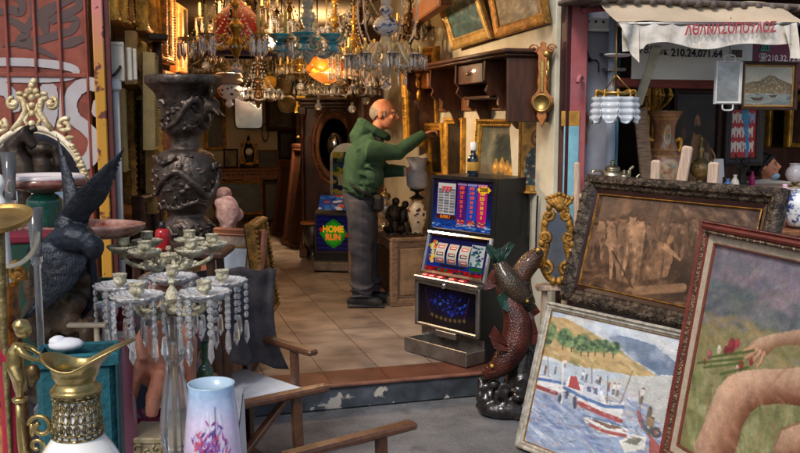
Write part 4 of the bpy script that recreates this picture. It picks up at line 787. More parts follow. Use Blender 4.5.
q.box((0, -.052, .178), (.27, .012, .01)); q.build('frame', steel, t); t2 = thing('stand', 'low dark stand under the blue green glass box', 'stand', facing(at_z(314, 256, ST) + V3((.02, .3, 0)), 10)); q = MB(); q.box((0, 0, .395), (.34, .2, .04), None, .006); q.build('top', dark_wood, t2)
for sx_ in (-1, 1):
    for sy in (-1, 1): q = MB(); q.box((sx_ * .14, sy * .07, .19), (.03, .03, .38), None, .004); q.build('leg', dark_wood, t2)
t = thing('tall_cupboard', 'tall dark panelled cupboard against the right wall behind the crystal chandelier', 'cupboard', facing(V3((at(388, 100, 9.0).x, 9.0, ST)), 16.5)); q = MB(); q.box((0, .25, 1.2), (.62, .5, 2.4), None, .01); q.build('body', dark_wood, t)
for x in (-.15, .15):
    q = MB(); sweep(q, .27, 1.9, [(0, 0), (0, .015), (.03, .02), (.05, .008), (.05, 0)]); q.box((.135, .95, .002), (.2, 1.8, .006)); q.build('door', walnut, t, frame_mat(V3((x - .135, -.001, .3)), V3((1, 0, 0)), V3((0, 0, 1)), V3((0, -1, 0))))
q = MB(); q.box((0, .25, 2.42), (.7, .58, .06), None, .02); q.build('cornice', dark_wood, t)
def backM(px, py, off=.03): return frame_mat(hit_v(px, py, VB - off), U, Z, -W)
def back_pic(x0, x1, y0, y1, lab, pic, fm, fwp=2.5, off=.03, lean=0, **k):
    a = hit_v(x0, y1, VB - off); s = a.y / F; M = frame_mat(a, U, Z, -W) @ Rx(-lean); return picture('framed_painting', lab, M, (x1 - x0) * s * 1.0, (y1 - y0) * s, fwp * s, fm, pic, .04, **k)
t = thing('console_table', 'carved console table with scalloped apron against the back wall under the mirror', 'table', frame_mat(hit_v(252, 218, VB - .5).xy.to_3d() + Z * ST, U, W, Z)); zt = hit_v(252, 168, VB - .45).z - ST; q = MB(); q.box((0, .22, zt - .02), (1.3, .5, .04), None, .012); q.build('top', mid_wood, t)
ap = [(-.6, 0), (.6, 0), (.6, -.12), (.45, -.1), (.3, -.14), (.15, -.12), (0, -.22), (-.15, -.12), (-.3, -.14), (-.45, -.1), (-.6, -.12)]
q = MB(); q.prism(ap, .03, frame_mat(V3((0, .03, zt - .04)), V3((1, 0, 0)), V3((0, 0, 1)), V3((0, -1, 0)))); 
for k in range(14): q.ell((-.5 + k * .077, 0, zt - .09), (.03, .012, .018), 6)
q.build('apron', mid_wood, t)
for s in (-1, 1): q = MB(); q.tube(bez([(s * .56, .05, zt - .05), (s * .6, .02, zt * .7), (s * .5, .05, zt * .25), (s * .55, .02, .0)]), [.05] * 12 + [.035] * 12 + [.03] * 13, 8); q.build('leg', mid_wood, t)
def ztop(px): return hit_v(px, 168, VB - .25)
t = thing('mantel_clock', 'ornate black and gilt mantel clock on the console table at the back', 'clock', frame_mat(V3((*hit_v(249, 168, VB - .3).xy, zt + ST)), U, W, Z)); q = MB()
q.box((0, 0, .03), (.26, .16, .05), None, .015); q.box((0, 0, .2), (.15, .1, .26), None, .03); q.lathe(sm2([(.06, .33), (.05, .36), (.02, .4), (.025, .43), (.0, .5)], 4), 12); q.build('case', iron, t); q = MB()
for s in (-1, 1): q.tube(scroll((s * .11, .1), .05, .01, 90, 90 + s * 400, 16, 'xz', -.06), .016, 6); q.tube(bez([(s * .07, -.05, .34), (s * .1, -.05, .25), (s * .08, -.05, .12)]), .016, 6); q.ell((s * .1, -.05, .36), .025, 8)
q.ell((0, -.05, .38), .03, 8); q.ell((0, -.07, .06), (.08, .03, .03), 8); q.build('mounts', gold, t); q = MB(); q.lathe([(.052, 0), (.054, .01), (0, .012)], 20, frame_mat(V3((0, -.05, .24)), V3((1, 0, 0)), V3((0, 0, 1)), V3((0, -1, 0)))); q.build('dial', porcelain, t)
ms = hit_v(249, 128, VB - .05); s_ = ms.y / F; t = thing('wall_mirror', 'tall mirror with rounded lower corners in a thin dark frame on the back wall', 'mirror', frame_mat(ms, U, Z, -W) @ Ry(-7)); mw, mh = 13 * s_, 40 * s_
shp = [(-mw * .8, 0), (mw * .8, 0), (mw * .97, mh * .05), (mw, mh * .14), (mw * 1.02, mh), (-mw * 1.02, mh), (-mw, mh * .14), (-mw * .97, mh * .05)]
q = MB(); q.prism([(x * 1.08, y * 1.03 - .012) for x, y in shp], .02); q.build('frame', dark_wood, t); q = MB(); q.prism(shp, .006, T(0, 0, .018)); q.build('glass', mirror, t)
back_pic(224, 238, 149, 168, 'small bright framed flower picture standing on console left of the mantel clock', dkpic(11, (.4, .34, .2), (.7, .62, .3)), dark_wood, 1.6, .35)
back_pic(258, 279, 150, 168, 'plain dark framed picture on the console right of the mantel clock', dkpic(12, (.18, .15, .13), (.24, .2, .17)), mid_wood, 1.6, .35)
back_pic(266, 296, 98, 131, 'dark framed landscape hanging on the back wall right of the tall mirror', dkpic(13, (.2, .17, .13), (.32, .27, .2)), dark_wood, 4)
back_pic(278, 298, 131, 160, 'small black framed picture low on the back wall above the bed panels', dkpic(14, (.06, .05, .05), (.12, .1, .08)), iron, 3)
back_pic(205, 226, 95, 150, 'tall gold framed dark picture on the back wall left of the mirror', dkpic(15, (.16, .11, .08), (.3, .2, .12)), gold, 3)
p = dkpic(16, (.14, .18, .17), (.25, .32, .28)); p.poly([(0, 0), (1, 0), (1, .35), (.5, .25), (0, .1)], (.22, .2, .12), .7); back_pic(216, 264, 181, 216, 'wide landscape painting in dark frame standing on the floor below the console', p, old_gold, 3, .75, 4)
back_pic(264, 288, 181, 222, 'tall dark framed painting leaning on the floor right of the console landscape', dkpic(17, (.16, .12, .08), (.28, .22, .12)), dark_wood, 3, .85, 8)
t = thing('string_of_beads', 'loop of dark beads hanging on the back wall right of the mirror', 'beads', backM(265, 124)); q = MB()
for k in range(22): a = k * 2 * PI / 22; q.ell((.05 * math.sin(a), -.13 + .13 * math.cos(a), .02), .013, 6)
q.build('beads', mat('red_brown_bead', '4a2a1c', .4, var=.3), t)
def left_pic(i, lab, px0, px1, yt, yb, Y, fm, fwm, pic, lean=.0, name='framed_painting', cat='painting', group='frames stacked along the left wall', depth=.05, tilt=0., dY=.34, **k):
    a = at(px0, yb, Y); b = at(px1, yb, Y + dY); b.z = a.z; tl = at(px0, yt, Y); x = (b - a).normalized(); n = x.cross(Z)
    y = (Z - n * lean + x * tilt).normalized(); x = (x - y * x.dot(y)).normalized()
    return picture(name, lab, frame_mat(a, x, y, x.cross(y)), (b - a).length, (tl - a).length, fwm, fm, pic, depth, cat=cat, group=group, **k)
pale = mat('pale_wood_frame', 'a87f42', .45, .3, var=.25, scale=12, bump=.3); creamf = mat('cream_frame', 'c2a468', .5, .2, var=.15, scale=10, bump=.2)
G3 = lambda m, w, h, f, d: leaves(m, w, h, f * .2, f * .7, d * .9, .035, .008)
L_ = [('bright gold framed picture at the very top by the meter box', 109, 119, -30, 20, 4.85, gold, .05, (.3, .2, .1)), ('thin gold frame with green edge, second from the front in the top row', 118, 127, -30, 22, 5.0, gold, .035, (.25, .22, .14)),
      ('dark old canvas in gold frame, third in the top row', 125, 139, -30, 24, 5.15, old_gold, .06, (.2, .14, .1)), ('slim bright gold upright frame above the leaning grey frame', 139, 146, -30, 30, 5.3, gold, .05, (.16, .1, .06)),
      ('pale cream print in gold frame high on left wall', 150, 160, -30, 58, 5.6, gold, .05, (.5, .44, .32)), ('tall dark picture with gold edge left of the dragon vase rim', 160, 169, -30, 62, 5.9, old_gold, .06, (.12, .09, .06)),
      ('honey coloured frame edge high behind the dragon vase rim', 172, 181, 2, 72, 6.6, honey_wood, .05, (.2, .13, .07)),
      ('cream wooden frame below the meter box', 119, 126, 88, 172, 5.0, creamf, .03, (.16, .12, .08)), ('ornate gilt mirror frame with heavy leaf carving beside the cream frame', 127, 143, 66, 205, 5.1, carved_gold, .07, (.3, .22, .1)),
      ('dark maroon frame near the floor under the ornate gilt frame', 138, 156, 196, 262, 5.05, walnut, .05, (.14, .12, .1)), ('dark panelled frame with thin gold line beside the bronze vase', 144, 158, 66, 190, 5.5, dark_wood, .08, (.15, .1, .07)),
      ('plain gold frame edge touching the bronze vase body', 160, 168, 78, 232, 5.9, old_gold, .06, (.2, .14, .08)), ('slim cream frame edge right of the leaning grey frame', 146, 150, 52, 150, 5.0, creamf, .018, (.1, .08, .05)), ('pale wood frame standing behind the ornate gilt frame', 149, 154, 96, 214, 5.25, pale, .02, (.12, .08, .05)), ('bright thin gold frame close by the bronze vase shoulder', 155, 159, 84, 205, 5.45, gold, .03, (.2, .14, .08)), ('honey wood frame edge left of the bronze vase neck', 161, 167, 100, 180, 5.7, honey_wood, .035, (.2, .12, .08)), ('brown framed picture peeking out behind the vase neck', 165, 176, 70, 235, 6.3, mid_wood, .06, (.16, .1, .07))]
for i, (lab, x0, x1, yt, yb, u, fm, fwm, c) in enumerate(L_):
    left_pic(i, lab, x0, x1, yt, yb, u, fm, fwm, dkpic(30 + i, c, tuple(min(1, v * 1.5) for v in c)), lean=random.uniform(-.03, .05), deco=G3 if fm is carved_gold else (lambda m, w, h, f, d: (beads(m, w, h, f * .35, d * .97, .005, .017), beads(m, w, h, f * .9, d * .5, .004, .013))))
left_pic(20, 'grey beige stone coloured frame leaning crookedly beside the meter boxes', 128, 136, 28, 84, 4.95, pale, .03, dkpic(50), tilt=.22); left_pic(21, 'crooked gold frame close behind the leaning grey beige frame', 139, 146, 40, 100, 5.2, gold, .06, dkpic(51), tilt=.12)
t = thing('left_cabinet', 'dark carved cabinet along the left wall under the stacked frames', 'cabinet', frame_mat(S(UL, .5, ST), U, W, Z)); q = MB(); q.box((.13, 2.1, .38), (.26, 3.2, .76), None, .01); q.build('body', dark_wood, t); q = MB(); q.box((.14, 2.1, .775), (.29, 3.25, .03), None, .008); q.build('top', walnut, t)
t = thing('scroll_bracket', 'dark carved scroll bracket on the left wall above the gilt frames', 'bracket', frame_mat(hit_u(152, 60, -.66), W, Z, U)); q = MB(); q.tube(scroll((0, 0), .16, .03, -60, 420, 24, 'xy', .03), .03, 8); q.box((0, .12, .03), (.5, .04, .12), None, .01); q.build('scroll', dark_wood, t)
candle_m = mat('candle', 'e6c470', .6, var=.12, scale=12, sss=.1); dark_metal = mat('dark_bronze', '4a3620', .4, .7, var=.4, scale=15)
def shared(mb, mats, name):
    o = mb.build(name, mats); me = o.data; bpy.data.objects.remove(o); return me
PEND = {}
def pend_mesh(kind, m):
    k = (kind, m.name)
    if k in PEND: return PEND[k]
    q = MB()
    if kind == 'spear': q.ell((0, 0, -.008), .006, 6); q.drop((0, 0, -.014), .0085, .075)
    elif kind == 'ball': q.ell((0, 0, -.02), .02, 8, rings=5)
    elif kind == 'chain':
        for i in range(5): q.ell((0, 0, -.012 - .022 * i), (.009, .005, .011), 6)
        q.drop((0, 0, -.118), .009, .075)
    elif kind == 'tear': q.ell((0, 0, -.008), .006, 6); q.lathe([(.001, -.014), (.006, -.03), (.013, -.05), (.01, -.062), (.001, -.068)], 6)
    q.s = [False] * len(q.f) if kind != 'ball' else q.s
    PEND[k] = shared(q, m, 'pendant'); return PEND[k]
def chandelier(name, label, P, R, n, arm_m, dish_m, gl, stem, pk=5, ps=1., candle=.09, arm_r=.008, rise=0., a0=.3, kind='spear', shade=None, dishr=.04, group='chandeliers hanging in the shop', extra=None, top=None, armshape=None, garland=True):
    t = thing(name, label, 'chandelier', Matrix.Translation(P), group)
    q = MB(); q.lathe(sm2(stem, 4), 18); q.build('stem', top or arm_m, t)
    q = MB(); zt = stem[-1][1]; q.tube([(0, 0, zt), (0, 0, HC - P.z)], .006, 6); q.build('chain', dark_metal, t)
    pm = pend_mesh(kind, gl)
    arm = MB(); sh = armshape or [(.02, -.02), (.35 * R, -.09), (.75 * R, -.1), (R, -.03)]
    arm.tube(bez([(x, 0, z + rise * (x / R)) for x, z in sh], 6), arm_r, 7); arm.tube(scroll((.35 * R, rise * .3 - .03), .045, .012, 200, 560, 14), arm_r * .7, 6); arm.ell((R * .55, 0, rise * .5 - .1), arm_r * 1.9, 7)
    am = shared(arm, arm_m, 'arm'); dish = MB(); dish.lathe(sm2([(.006, -.03), (.012, -.02), (dishr * .5, -.012), (dishr, .004), (dishr * .96, .007), (.014, -.003), (.014, .022), (.012, .022)], 3), 16, lobes=8, amp=.04); dm = shared(dish, dish_m, 'dish')
    cn = MB()
    if candle: cn.lathe([(.0105, .0), (.0105, candle * .93), (.007, candle), (0, candle)], 10); cm = shared(cn, candle_m, 'candle')
    for i in range(n):
        a = 2 * PI * i / n + a0; A = link('arm', am, t, Matrix.Rotation(a, 4, 'Z')); z = sh[-1][1] + rise
        D = link('dish', dm, A, T(R, 0, z))
        if candle: link('candle', cm, A, T(R, 0, z + .02))
        if shade: link('shade', shade, A, T(R, 0, z + .01))
        for k in range(pk): b = 2 * PI * k / pk + .4; link('pendant', pm, A, T(R + dishr * .93 * math.cos(b), dishr * .93 * math.sin(b), z + .004) @ Rz(random.uniform(0, 60)) @ Sc(ps * random.uniform(.9, 1.1)))
    if garland:
        gms = []
        for (x0, z0_, x1, z1_, sag) in ((.02, stem[-1][1] * .8, R, sh[-1][1] + rise, .07), (.03, stem[-1][1] * .3, R * .95, sh[-1][1] + rise, .1)):
            g = MB()
            for k in range(15): f = k / 14; g.ell((x0 + (x1 - x0) * f, 0, z0_ + (z1_ - z0_) * f - sag * 4 * f * (1 - f)), (.008, .006, .008), 6)
            g.s = [False] * len(g.f); gms.append(shared(g, gl, 'bead_garland'))
        c2 = 2 * R * math.sin(PI / n); g2 = MB()
        for k in range(13): f = k / 12; g2.ell((R * math.cos(PI / n) * 1.0, c2 * (f - .5), sh[-1][1] + rise - .02 - .2 * f * (1 - f)), (.007, .008, .008), 6)
        g2.s = [False] * len(g2.f); gm2 = shared(g2, gl, 'bead_swag')
        for i in range(n):
            for gm_ in gms: link('bead_garland', gm_, t, Matrix.Rotation(2 * PI * i / n + a0, 4, 'Z'))
            link('bead_swag', gm2, t, Matrix.Rotation(2 * PI * (i + .5) / n + a0, 4, 'Z'))
    if extra: extra(t)
    return t
brass_w = mat('warm_brass', 'b08a3c', .3, .85, var=.35, scale=14)
STEM = [(.0, -.17), (.012, -.15), (.03, -.11), (.045, -.07), (.02, -.03), (.03, .01), (.05, .05), (.02, .09), (.015, .15), (.03, .18), (.012, .22), (.01, .3)]
def bigball(t):
    q = MB(); q.ell((0, 0, -.21), .035, 12, rings=7); q.ell((0, 0, -.16), .015, 8); q.build('crystal_ball', crystal, t)
chandelier('chandelier', 'brass chandelier with cream candles and long glass prisms at upper left of the doorway', at(236, 34, 5.7), .31, 6, brass_w, brass_w, crystal, STEM, 8, 1.5, .16, .009, a0=.1, extra=bigball, dishr=.05)
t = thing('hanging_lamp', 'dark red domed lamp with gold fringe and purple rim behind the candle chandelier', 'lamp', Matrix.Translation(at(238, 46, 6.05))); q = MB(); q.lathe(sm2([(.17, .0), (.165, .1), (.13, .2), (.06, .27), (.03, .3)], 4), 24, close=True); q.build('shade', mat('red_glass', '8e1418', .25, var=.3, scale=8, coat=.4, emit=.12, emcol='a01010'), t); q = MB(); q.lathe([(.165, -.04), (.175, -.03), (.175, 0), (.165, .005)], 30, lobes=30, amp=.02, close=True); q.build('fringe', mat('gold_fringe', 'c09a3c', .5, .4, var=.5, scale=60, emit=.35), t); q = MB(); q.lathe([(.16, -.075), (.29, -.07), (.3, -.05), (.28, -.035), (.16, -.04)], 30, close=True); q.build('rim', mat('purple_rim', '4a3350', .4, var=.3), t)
for k in range(3): a = k * 2 * PI / 3 + .4; q = MB(); q.tube([(.2 * math.cos(a), .2 * math.sin(a), -.04), (0, 0, .8)], .008, 5); q.build('chain', iron, t)
t = thing('oil_lamp', 'white porcelain oil lamp with banded rim hanging above the bronze vase', 'lamp', Matrix.Translation(at(229, 90, 6.3))); q = MB(); q.lathe(sm2([(.01, -.12), (.03, -.1), (.02, -.07), (.055, -.05), (.08, -.01), (.075, .03), (.03, .05)]), 20); q.build('font', porcelain, t); q = MB(); q.lathe(sm2([(.085, .045), (.1, .06), (.09, .08), (.098, .09), (.085, .115), (.05, .12)], 3), 20); q.build('collar', mat('striped_porcelain', 'b9a58e', .4, var=.35, scale=2, stretch=(1, 1, 60)), t); q = MB(); rs = random.Random(3)
for k in range(14): a = rs.uniform(PI, 2 * PI); z = rs.uniform(-.035, .02); r = .079 - abs(z - .0) * .4; q.ell((r * math.cos(a), r * math.sin(a), z), (.012, .012, .009), 6)
q.build('flowers', mat('flower_rust', ''), t); q = MB(); q.tube([(0, 0, .11), (0, 0, .9)], .006, 6); q.build('chain', dark_metal, t)
teal = mat('teal_glass', '1f8fa8', .12, trans=.35, var=.35, scale=12, coat=.5, col2='4cc0d0'); tcup = MB(); tcup.lathe(sm2([(.012, 0), (.03, .01), (.055, .045), (.07, .05), (.06, .03), (.025, .005)], 3), 18, lobes=6, amp=.14, close=True); tcup.lathe(sm2([(.01, .0), (.028, -.02), (.05, -.06), (.03, -.05)], 3), 14, lobes=5, amp=.15, close=True); tshade = shared(tcup, teal, 'shade')
chandelier('chandelier', 'turquoise glass flower chandelier with pale twisted stem in the middle of the doorway', at(308, 40, 5.8), .19, 6, mat('pale_glass', 'b9c6c8', .15, trans=.3, var=.15), teal, crystal, [(0, -.16), (.02, -.13), (.04, -.08), (.025, -.02), (.04, .03), (.025, .08), (.045, .13), (.025, .19), (.04, .24), (.01, .3)], 3, .9, 0, .009, a0=.5, shade=tshade, kind='tear')
t = thing('porcelain_pendant', 'white ribbed porcelain pendant hanging beside the turquoise chandelier', 'pendant', Matrix.Translation(at(311, 27, 6.15))); q = MB(); q.lathe([(r * .05, -.1 + .2 * i / 24) for i, r in enumerate([.3, .9, 1, .6, .55, .9, 1, .6, .55, .9, 1, .6, .55, .9, 1, .6, .55, .85, .9, .5, .6, .8, .5, .3, .2])], 18); q.build('body', porcelain, t); q = MB(); q.tube([(0, 0, .09), (0, 0, .6)], .005, 6); q.build('chain', dark_metal, t)
t = thing('amber_lamp', 'glowing amber glass petal lamp with a lit bulb, behind the turquoise chandelier', 'lamp', Matrix.Translation(at(327, 62, 7.4))); amber = mat('amber_glass', 'c87420', .3, trans=.3, var=.35, scale=8, emit=.22, emcol='b05a18')
for i in range(6):
    a = i * 2 * PI / 6 + .3; q = MB(); q.ell((0, 0, 0), (.035, .085, .075), 10); q.build('petal', amber, t, Matrix.Rotation(a, 4, 'Z') @ T(.12, 0, -.02) @ Ry(-35))
q = MB(); q.lathe(sm2([(.03, .0), (.05, .04), (.03, .1), (.01, .14)], 3), 14); q.tube([(0, 0, .12), (0, 0, .75)], .006, 6); q.build('mount', old_brass, t); q = MB(); q.ell((-.03, -.1, -.04), .03, 10); q.build('bulb', mat('bulb', 'ffd9a0', .4, var=.02, emit=6, emcol='ffb050'), t)
q = MB(); q.lathe(sm2([(.02, -.18), (.1, -.14), (.15, -.1), (.14, -.09)], 3), 20, close=True); q.build('lower_dish', mat('amber_dish', 'a07838', .3, trans=.2, var=.3, emit=.2, emcol='a05a14'), t)
blue_white = mat('blue_white', 'dfe2e6', .2, var=.05, scale=26, coat=.5, col2='26407a', thr=(.5, .56)); cream_arm = mat('cream_arm', 'd8c49c', .35, var=.2, scale=10, coat=.3)
def bw(t):
    q = MB(); q.lathe(sm2([(.03, .1), (.07, .13), (.085, .17), (.06, .21), (.03, .23), (.045, .26), (.03, .29)], 4), 22); q.build('painted_bulb', blue_white, t); q = MB(); q.lathe(sm2([(.03, .29), (.035, .36), (.028, .45), (.04, .6)], 3), 16); q.build('white_tube', porcelain, t)
    for i in range(5):
        a = i * 2 * PI / 5; q = MB(); q.tube(bez([(.03, 0, .48), (.13, 0, .46), (.2, 0, .34), (.19, 0, .16), (.15, 0, .06)]), .006, 6); q.build('crystal_arm', crystal, t, Matrix.Rotation(a + .2, 4, 'Z'))
    for i in range(14):
        a = i * 2 * PI / 14; link('pendant', pend_mesh('chain', crystal), t, T(.13 * math.cos(a), .13 * math.sin(a), -.06) @ Sc(.8))
    bigball(t)
chandelier('chandelier', 'cream armed crystal chandelier with blue and white porcelain stem above the man', at(386, 52, 5.8), .23, 8, cream_arm, crystal, crystal, [(0, -.16), (.03, -.13), (.05, -.08), (.03, -.02), (.05, .03), (.03, .1)], 8, 1.0, .05, .012, a0=.2, extra=bw, dishr=.042, armshape=[(.03, .0), (.09, .05), (.13, -.02), (.19, -.09), (.23, -.03)])
chandelier('chandelier', 'darker crystal chandelier hung low just behind the head of the man', at(352, 84, 7.6), .2, 8, dark_metal, crystal, crystal, STEM, 6, 1., 0, .007, a0=.1, extra=bigball, kind='tear')
chandelier('chandelier', 'small bronze chandelier with clear drops beside the white porcelain lamp', at(258, 88, 7.4), .17, 6, dark_metal, crystal, crystal, STEM, 5, 1., 0, .007, kind='tear', a0=.2)
chandelier('chandelier', 'silvery crystal chandelier of beaded chains at the top behind the turquoise one', at(270, 20, 7.2), .2, 8, old_brass, crystal, crystal, STEM, 6, 1., 0, .006, kind='chain', a0=.3)
chandelier('chandelier', 'long beaded crystal chandelier close behind the white ribbed pendant', at(335, 26, 7.0), .1, 6, brass_w, crystal, crystal, STEM, 5, 1.2, 0, .006, kind='chain', a0=.1)
chandelier('chandelier', 'old brass chandelier with electric candles deep in the shop beyond the red lamp', at(218, 62, 8.6), .28, 6, old_brass, old_brass, crystal, STEM, 3, 1., .12, .01, a0=.4)
chandelier('chandelier', 'crystal chandelier with dark frame at the very top left of the blue stem', at(362, 14, 7.2), .2, 8, dark_metal, crystal, crystal, STEM, 5, 1., 0, .007, kind='tear', a0=.3)
chandelier('chandelier', 'plain bronze chandelier far back near the yellow lamp shade', at(285, 68, 9.4), .24, 6, dark_metal, old_brass, crystal, STEM, 4, 1.2, .1, .01, a0=.6)
amber2 = mat('amber_shade', 'c08a28', .4, trans=.2, var=.3, emit=.25, emcol='b07018')
for px, py, Y, r, lab in ((283, 86, 9.0, .09, 'round frosted yellow globe lamp hanging deep in the shop, upper of two'), (287, 104, 9.6, .1, 'round frosted yellow globe lamp hanging lower, beside the yellow shade'), (270, 82, 8.2, .06, 'small amber tulip lamp hanging in front of the back wall mirror'), (262, 88, 8.4, .05, 'second amber tulip lamp, lower and left of the first, above the mirror')):
    t = thing('globe_lamp', lab, 'lamp', Matrix.Translation(at(px, py, Y)), 'small hanging globe lamps'); q = MB(); q.lathe(sm2([(.02, r), (r * .8, r * .7), (r, 0), (r * .7, -r * .75), (0, -r)], 4), 18); q.build('globe', amber2 if r < .08 else mat('dull_globe', 'a08a5c', .35, trans=.2, var=.3), t); q = MB(); q.lathe([(.03, r * .95), (.035, r + .02), (.01, r + .05)], 12); q.tube([(0, 0, r), (0, 0, HC - at(px, py, Y).z)], .005, 6); q.build('fitting', old_brass, t)
warm_cr = mat('lamplit_crystal', 'f0e2c8', .05, trans=.8, var=.08, scale=5, spec=.8, coat=.3); silv_arm = mat('silver_arm', 'a8a090', .3, .85, var=.3, scale=15)  # crystal copy with the warmth of lamplight put into its colour
for px, py, Y, R, n, m_, kd, cd, lab in ((205, 40, 7.6, .22, 6, brass_w, 'tear', .1, 'small warm brass chandelier behind the left arms of the candle chandelier'), (252, 8, 7.3, .2, 6, dark_metal, 'spear', .09, 'dark bronze chandelier high behind the long cream candles'), (290, 30, 8.2, .26, 8, brass_w, 'chain', .1, 'broad gold chandelier deep in the shop to the left of the white ribbed pendant'), (318, 84, 8.4, .2, 6, silv_arm, 'tear', 0, 'silver armed chandelier hanging just below the glowing amber lamp'), (354, 46, 6.9, .16, 8, brass_w, 'chain', .06, 'compact gold chandelier crowded with bead chains right of the amber lamp'), (366, 76, 7.7, .17, 8, silv_arm, 'tear', 0, 'low silver crystal chandelier just above the bald head of the man'), (410, 24, 6.9, .15, 6, dark_metal, 'spear', .08, 'dark chandelier under the ceiling beam right of the blue and white stem'), (272, 56, 8.8, .25, 8, old_brass, 'chain', .1, 'old brass chandelier in the dark behind the purple lamp rim'), (300, 62, 7.8, .17, 6, brass_w, 'tear', .07, 'small gold chandelier below the turquoise one'), (225, 16, 7.0, .2, 6, old_brass, 'spear', .1, 'antique brass chandelier near the ceiling at far left')):
    chandelier('chandelier', lab, at(px, py, Y), R, n, m_, m_, warm_cr, STEM, 5, 1.15, cd, .008, a0=px * .37, kind=kd, extra=bigball)
t = thing('bare_bulb', 'small bright bare bulb hanging between the candle chandelier and the turquoise one', 'bulb', Matrix.Translation(at(271, 44, 6.4))); q = MB(); q.ell((0, 0, 0), (.022, .022, .03), 10); q.build('bulb', mat('white_bulb', 'fff0d8', .4, var=.02, emit=14, emcol='ffdcae'), t); q = MB(); q.tube([(0, 0, .025), (0, 0, .06)], .014, 10); q.tube([(0, 0, .06), (0, 0, HC - at(271, 44, 6.4).z)], .004, 5); q.build('cord', iron, t)
t = thing('table_lamp', 'lit table lamp with plain yellow conical shade on top of the bed panels', 'lamp', Matrix.Translation(at(301, 112, 10.4))); q = MB(); q.lathe([(.075, 0), (.05, .19)], 20, close=True); q.build('lamp_shade', mat('lit_shade', 'd8a040', .8, var=.1, emit=.6, emcol='d8902c'), t); q = MB(); q.lathe(sm2([(.06, -.3), (.05, -.28), (.015, -.24), (.03, -.12), (.012, -.04), (.01, .05)], 4), 14); q.build('base', old_brass, t)
t = thing('candlesticks', 'small cream candle jars and white cap standing on top of the wardrobe', 'jar', Matrix.Translation(V3((at(322, 102, 9.9).x, 9.95, ST + 1.745)))); q = MB(); q.lathe(sm2([(.04, 0), (.06, .04), (.04, .09), (.02, .12), (0, .13)], 3), 14); q.build('jar', mat('bone', ''), t)
def P_(b): return lambda px, py, Y: at(px, py, Y) - b
TZ = .80
t = thing('stall_table', 'stall table under a white cloth carrying ewer, crystal candelabra and pink blue vase', 'table', V3((-1.0, 1.9, 0)))
tp = [(-1.6, 1.0), (-.22, 1.0), (-.36, 1.75), (-.50, 2.75), (-2.0, 2.75)]
q = MB(); q.prism([(x + 1.0, y - 1.9) for x, y in tp], .03, T(0, 0, TZ - .03)); q.build('tabletop', white_plain, t)
q = MB(); q.add([(-.36 + 1.003, 1.75 - 1.9, TZ), (-.50 + 1.003, 2.75 - 1.9, TZ), (-.50 + 1.01, 2.75 - 1.9, TZ - .3), (-.36 + 1.01, 1.75 - 1.9, TZ - .3), (-.22 + 1.003, 1.0 - 1.9, TZ), (-.22 + 1.01, 1.0 - 1.9, TZ - .3)], [[0, 1, 2, 3], [4, 0, 3, 5]]); q.build('cloth', mat('white_cloth', 'd6d6d8', .9, var=.06, scale=8, bump=.2), t)
for x, y in ((-.4, 1.2), (-.62, 2.6), (-1.5, 1.2), (-1.8, 2.6)): q = MB(); q.box((x + 1.0, y - 1.9, .38), (.05, .05, .77), None, .006); q.build('leg', mid_wood, t)
RZ = 1.0
t = thing('display_riser', 'dark cloth covered riser at the back of the stall under the bird and pink bowls', 'riser', V3((-1.25, 2.55, 0)))
q = MB(); q.box((0, 0, RZ / 2), (1.0, .95, RZ - .006), None, .02); q.build('body', mat('navy_cloth', '1c222e', .9, var=.4, scale=6, bump=.3, bscale=12), t)
q = grid(lambda a, b: (-.52 + 1.04 * a, -.5 + 1.0 * b, RZ + .006 + .006 * math.sin(a * 23 + b * 5) * math.sin(b * 17)), 30, 26); q.build('cloth', mat('dark_cloth', '222a36', .92, var=.35, scale=5, bump=.3, bscale=14), t)
BY = 2.05; bb = at(62, 346, BY); bb.z = RZ; L_p = P_(bb)
t = thing('bird_sculpture', 'dark blue bronze bird with raised wings on a rocky base, left on the stall', 'sculpture', bb)
def plate(q, lead, trail, th, Y0, Y1, n=10):      # tapered wing between a leading and trailing edge given in the picture plane
    A = bez([(x, y, 0) for x, y in lead], 5); B = bez([(x, y, 0) for x, y in trail], 5); m = len(A)
    vs = []
    for i in range(m):
        f = i / (m - 1); Y = Y0 + (Y1 - Y0) * f; tk = th * (1 - .75 * f)
        for k in range(6):
            g = k / 5; p = A[i].lerp(B[i], g); prof = tk * (math.sin(PI * (.12 + .8 * g)) ** .7) * (1 - .4 * g)
            vs.append(L_p(p.x, p.y, Y - prof))
        for k in range(6):
            g = 1 - k / 5; p = A[i].lerp(B[i], g); prof = tk * .4; vs.append(L_p(p.x, p.y, Y + prof * (1 - g)))
    fs = [[i * 12 + k, i * 12 + (k + 1) % 12, (i + 1) * 12 + (k + 1) % 12, (i + 1) * 12 + k] for i in range(m - 1) for k in range(12)] + [list(range(12))[::-1], [(m - 1) * 12 + k for k in range(12)]]
    q.add(vs, fs)
def feathers(lead, trail, Y0, Y1, n, th, r=.0022):
    q = MB()
    for k in range(n):
        g0 = .18 + .75 * k / n; pts = []; rr = []
        for j in range(9):
            f = .12 + .8 * j / 8 * (1 - .45 * k / n); A = bez([(x, y, 0) for x, y in lead], 8); B = bez([(x, y, 0) for x, y in trail], 8); i = int(f * (len(A) - 1)); g = min(.97, g0 + .25 * j / 8)
            p = A[i].lerp(B[i], g); tk = th * (1 - .75 * f); prof = tk * (math.sin(PI * (.12 + .8 * g)) ** .7) * (1 - .4 * g); pts.append(L_p(p.x, p.y, Y0 + (Y1 - Y0) * f - prof)); rr.append(r * (1.1 - .5 * j / 8))
        q.tube(pts, rr, 5)
    return q
W1 = ([(55, 231), (60, 213), (76, 193), (97, 172), (124.5, 147)], [(86, 240), (91, 216), (106, 200), (119, 168), (125.5, 148)])
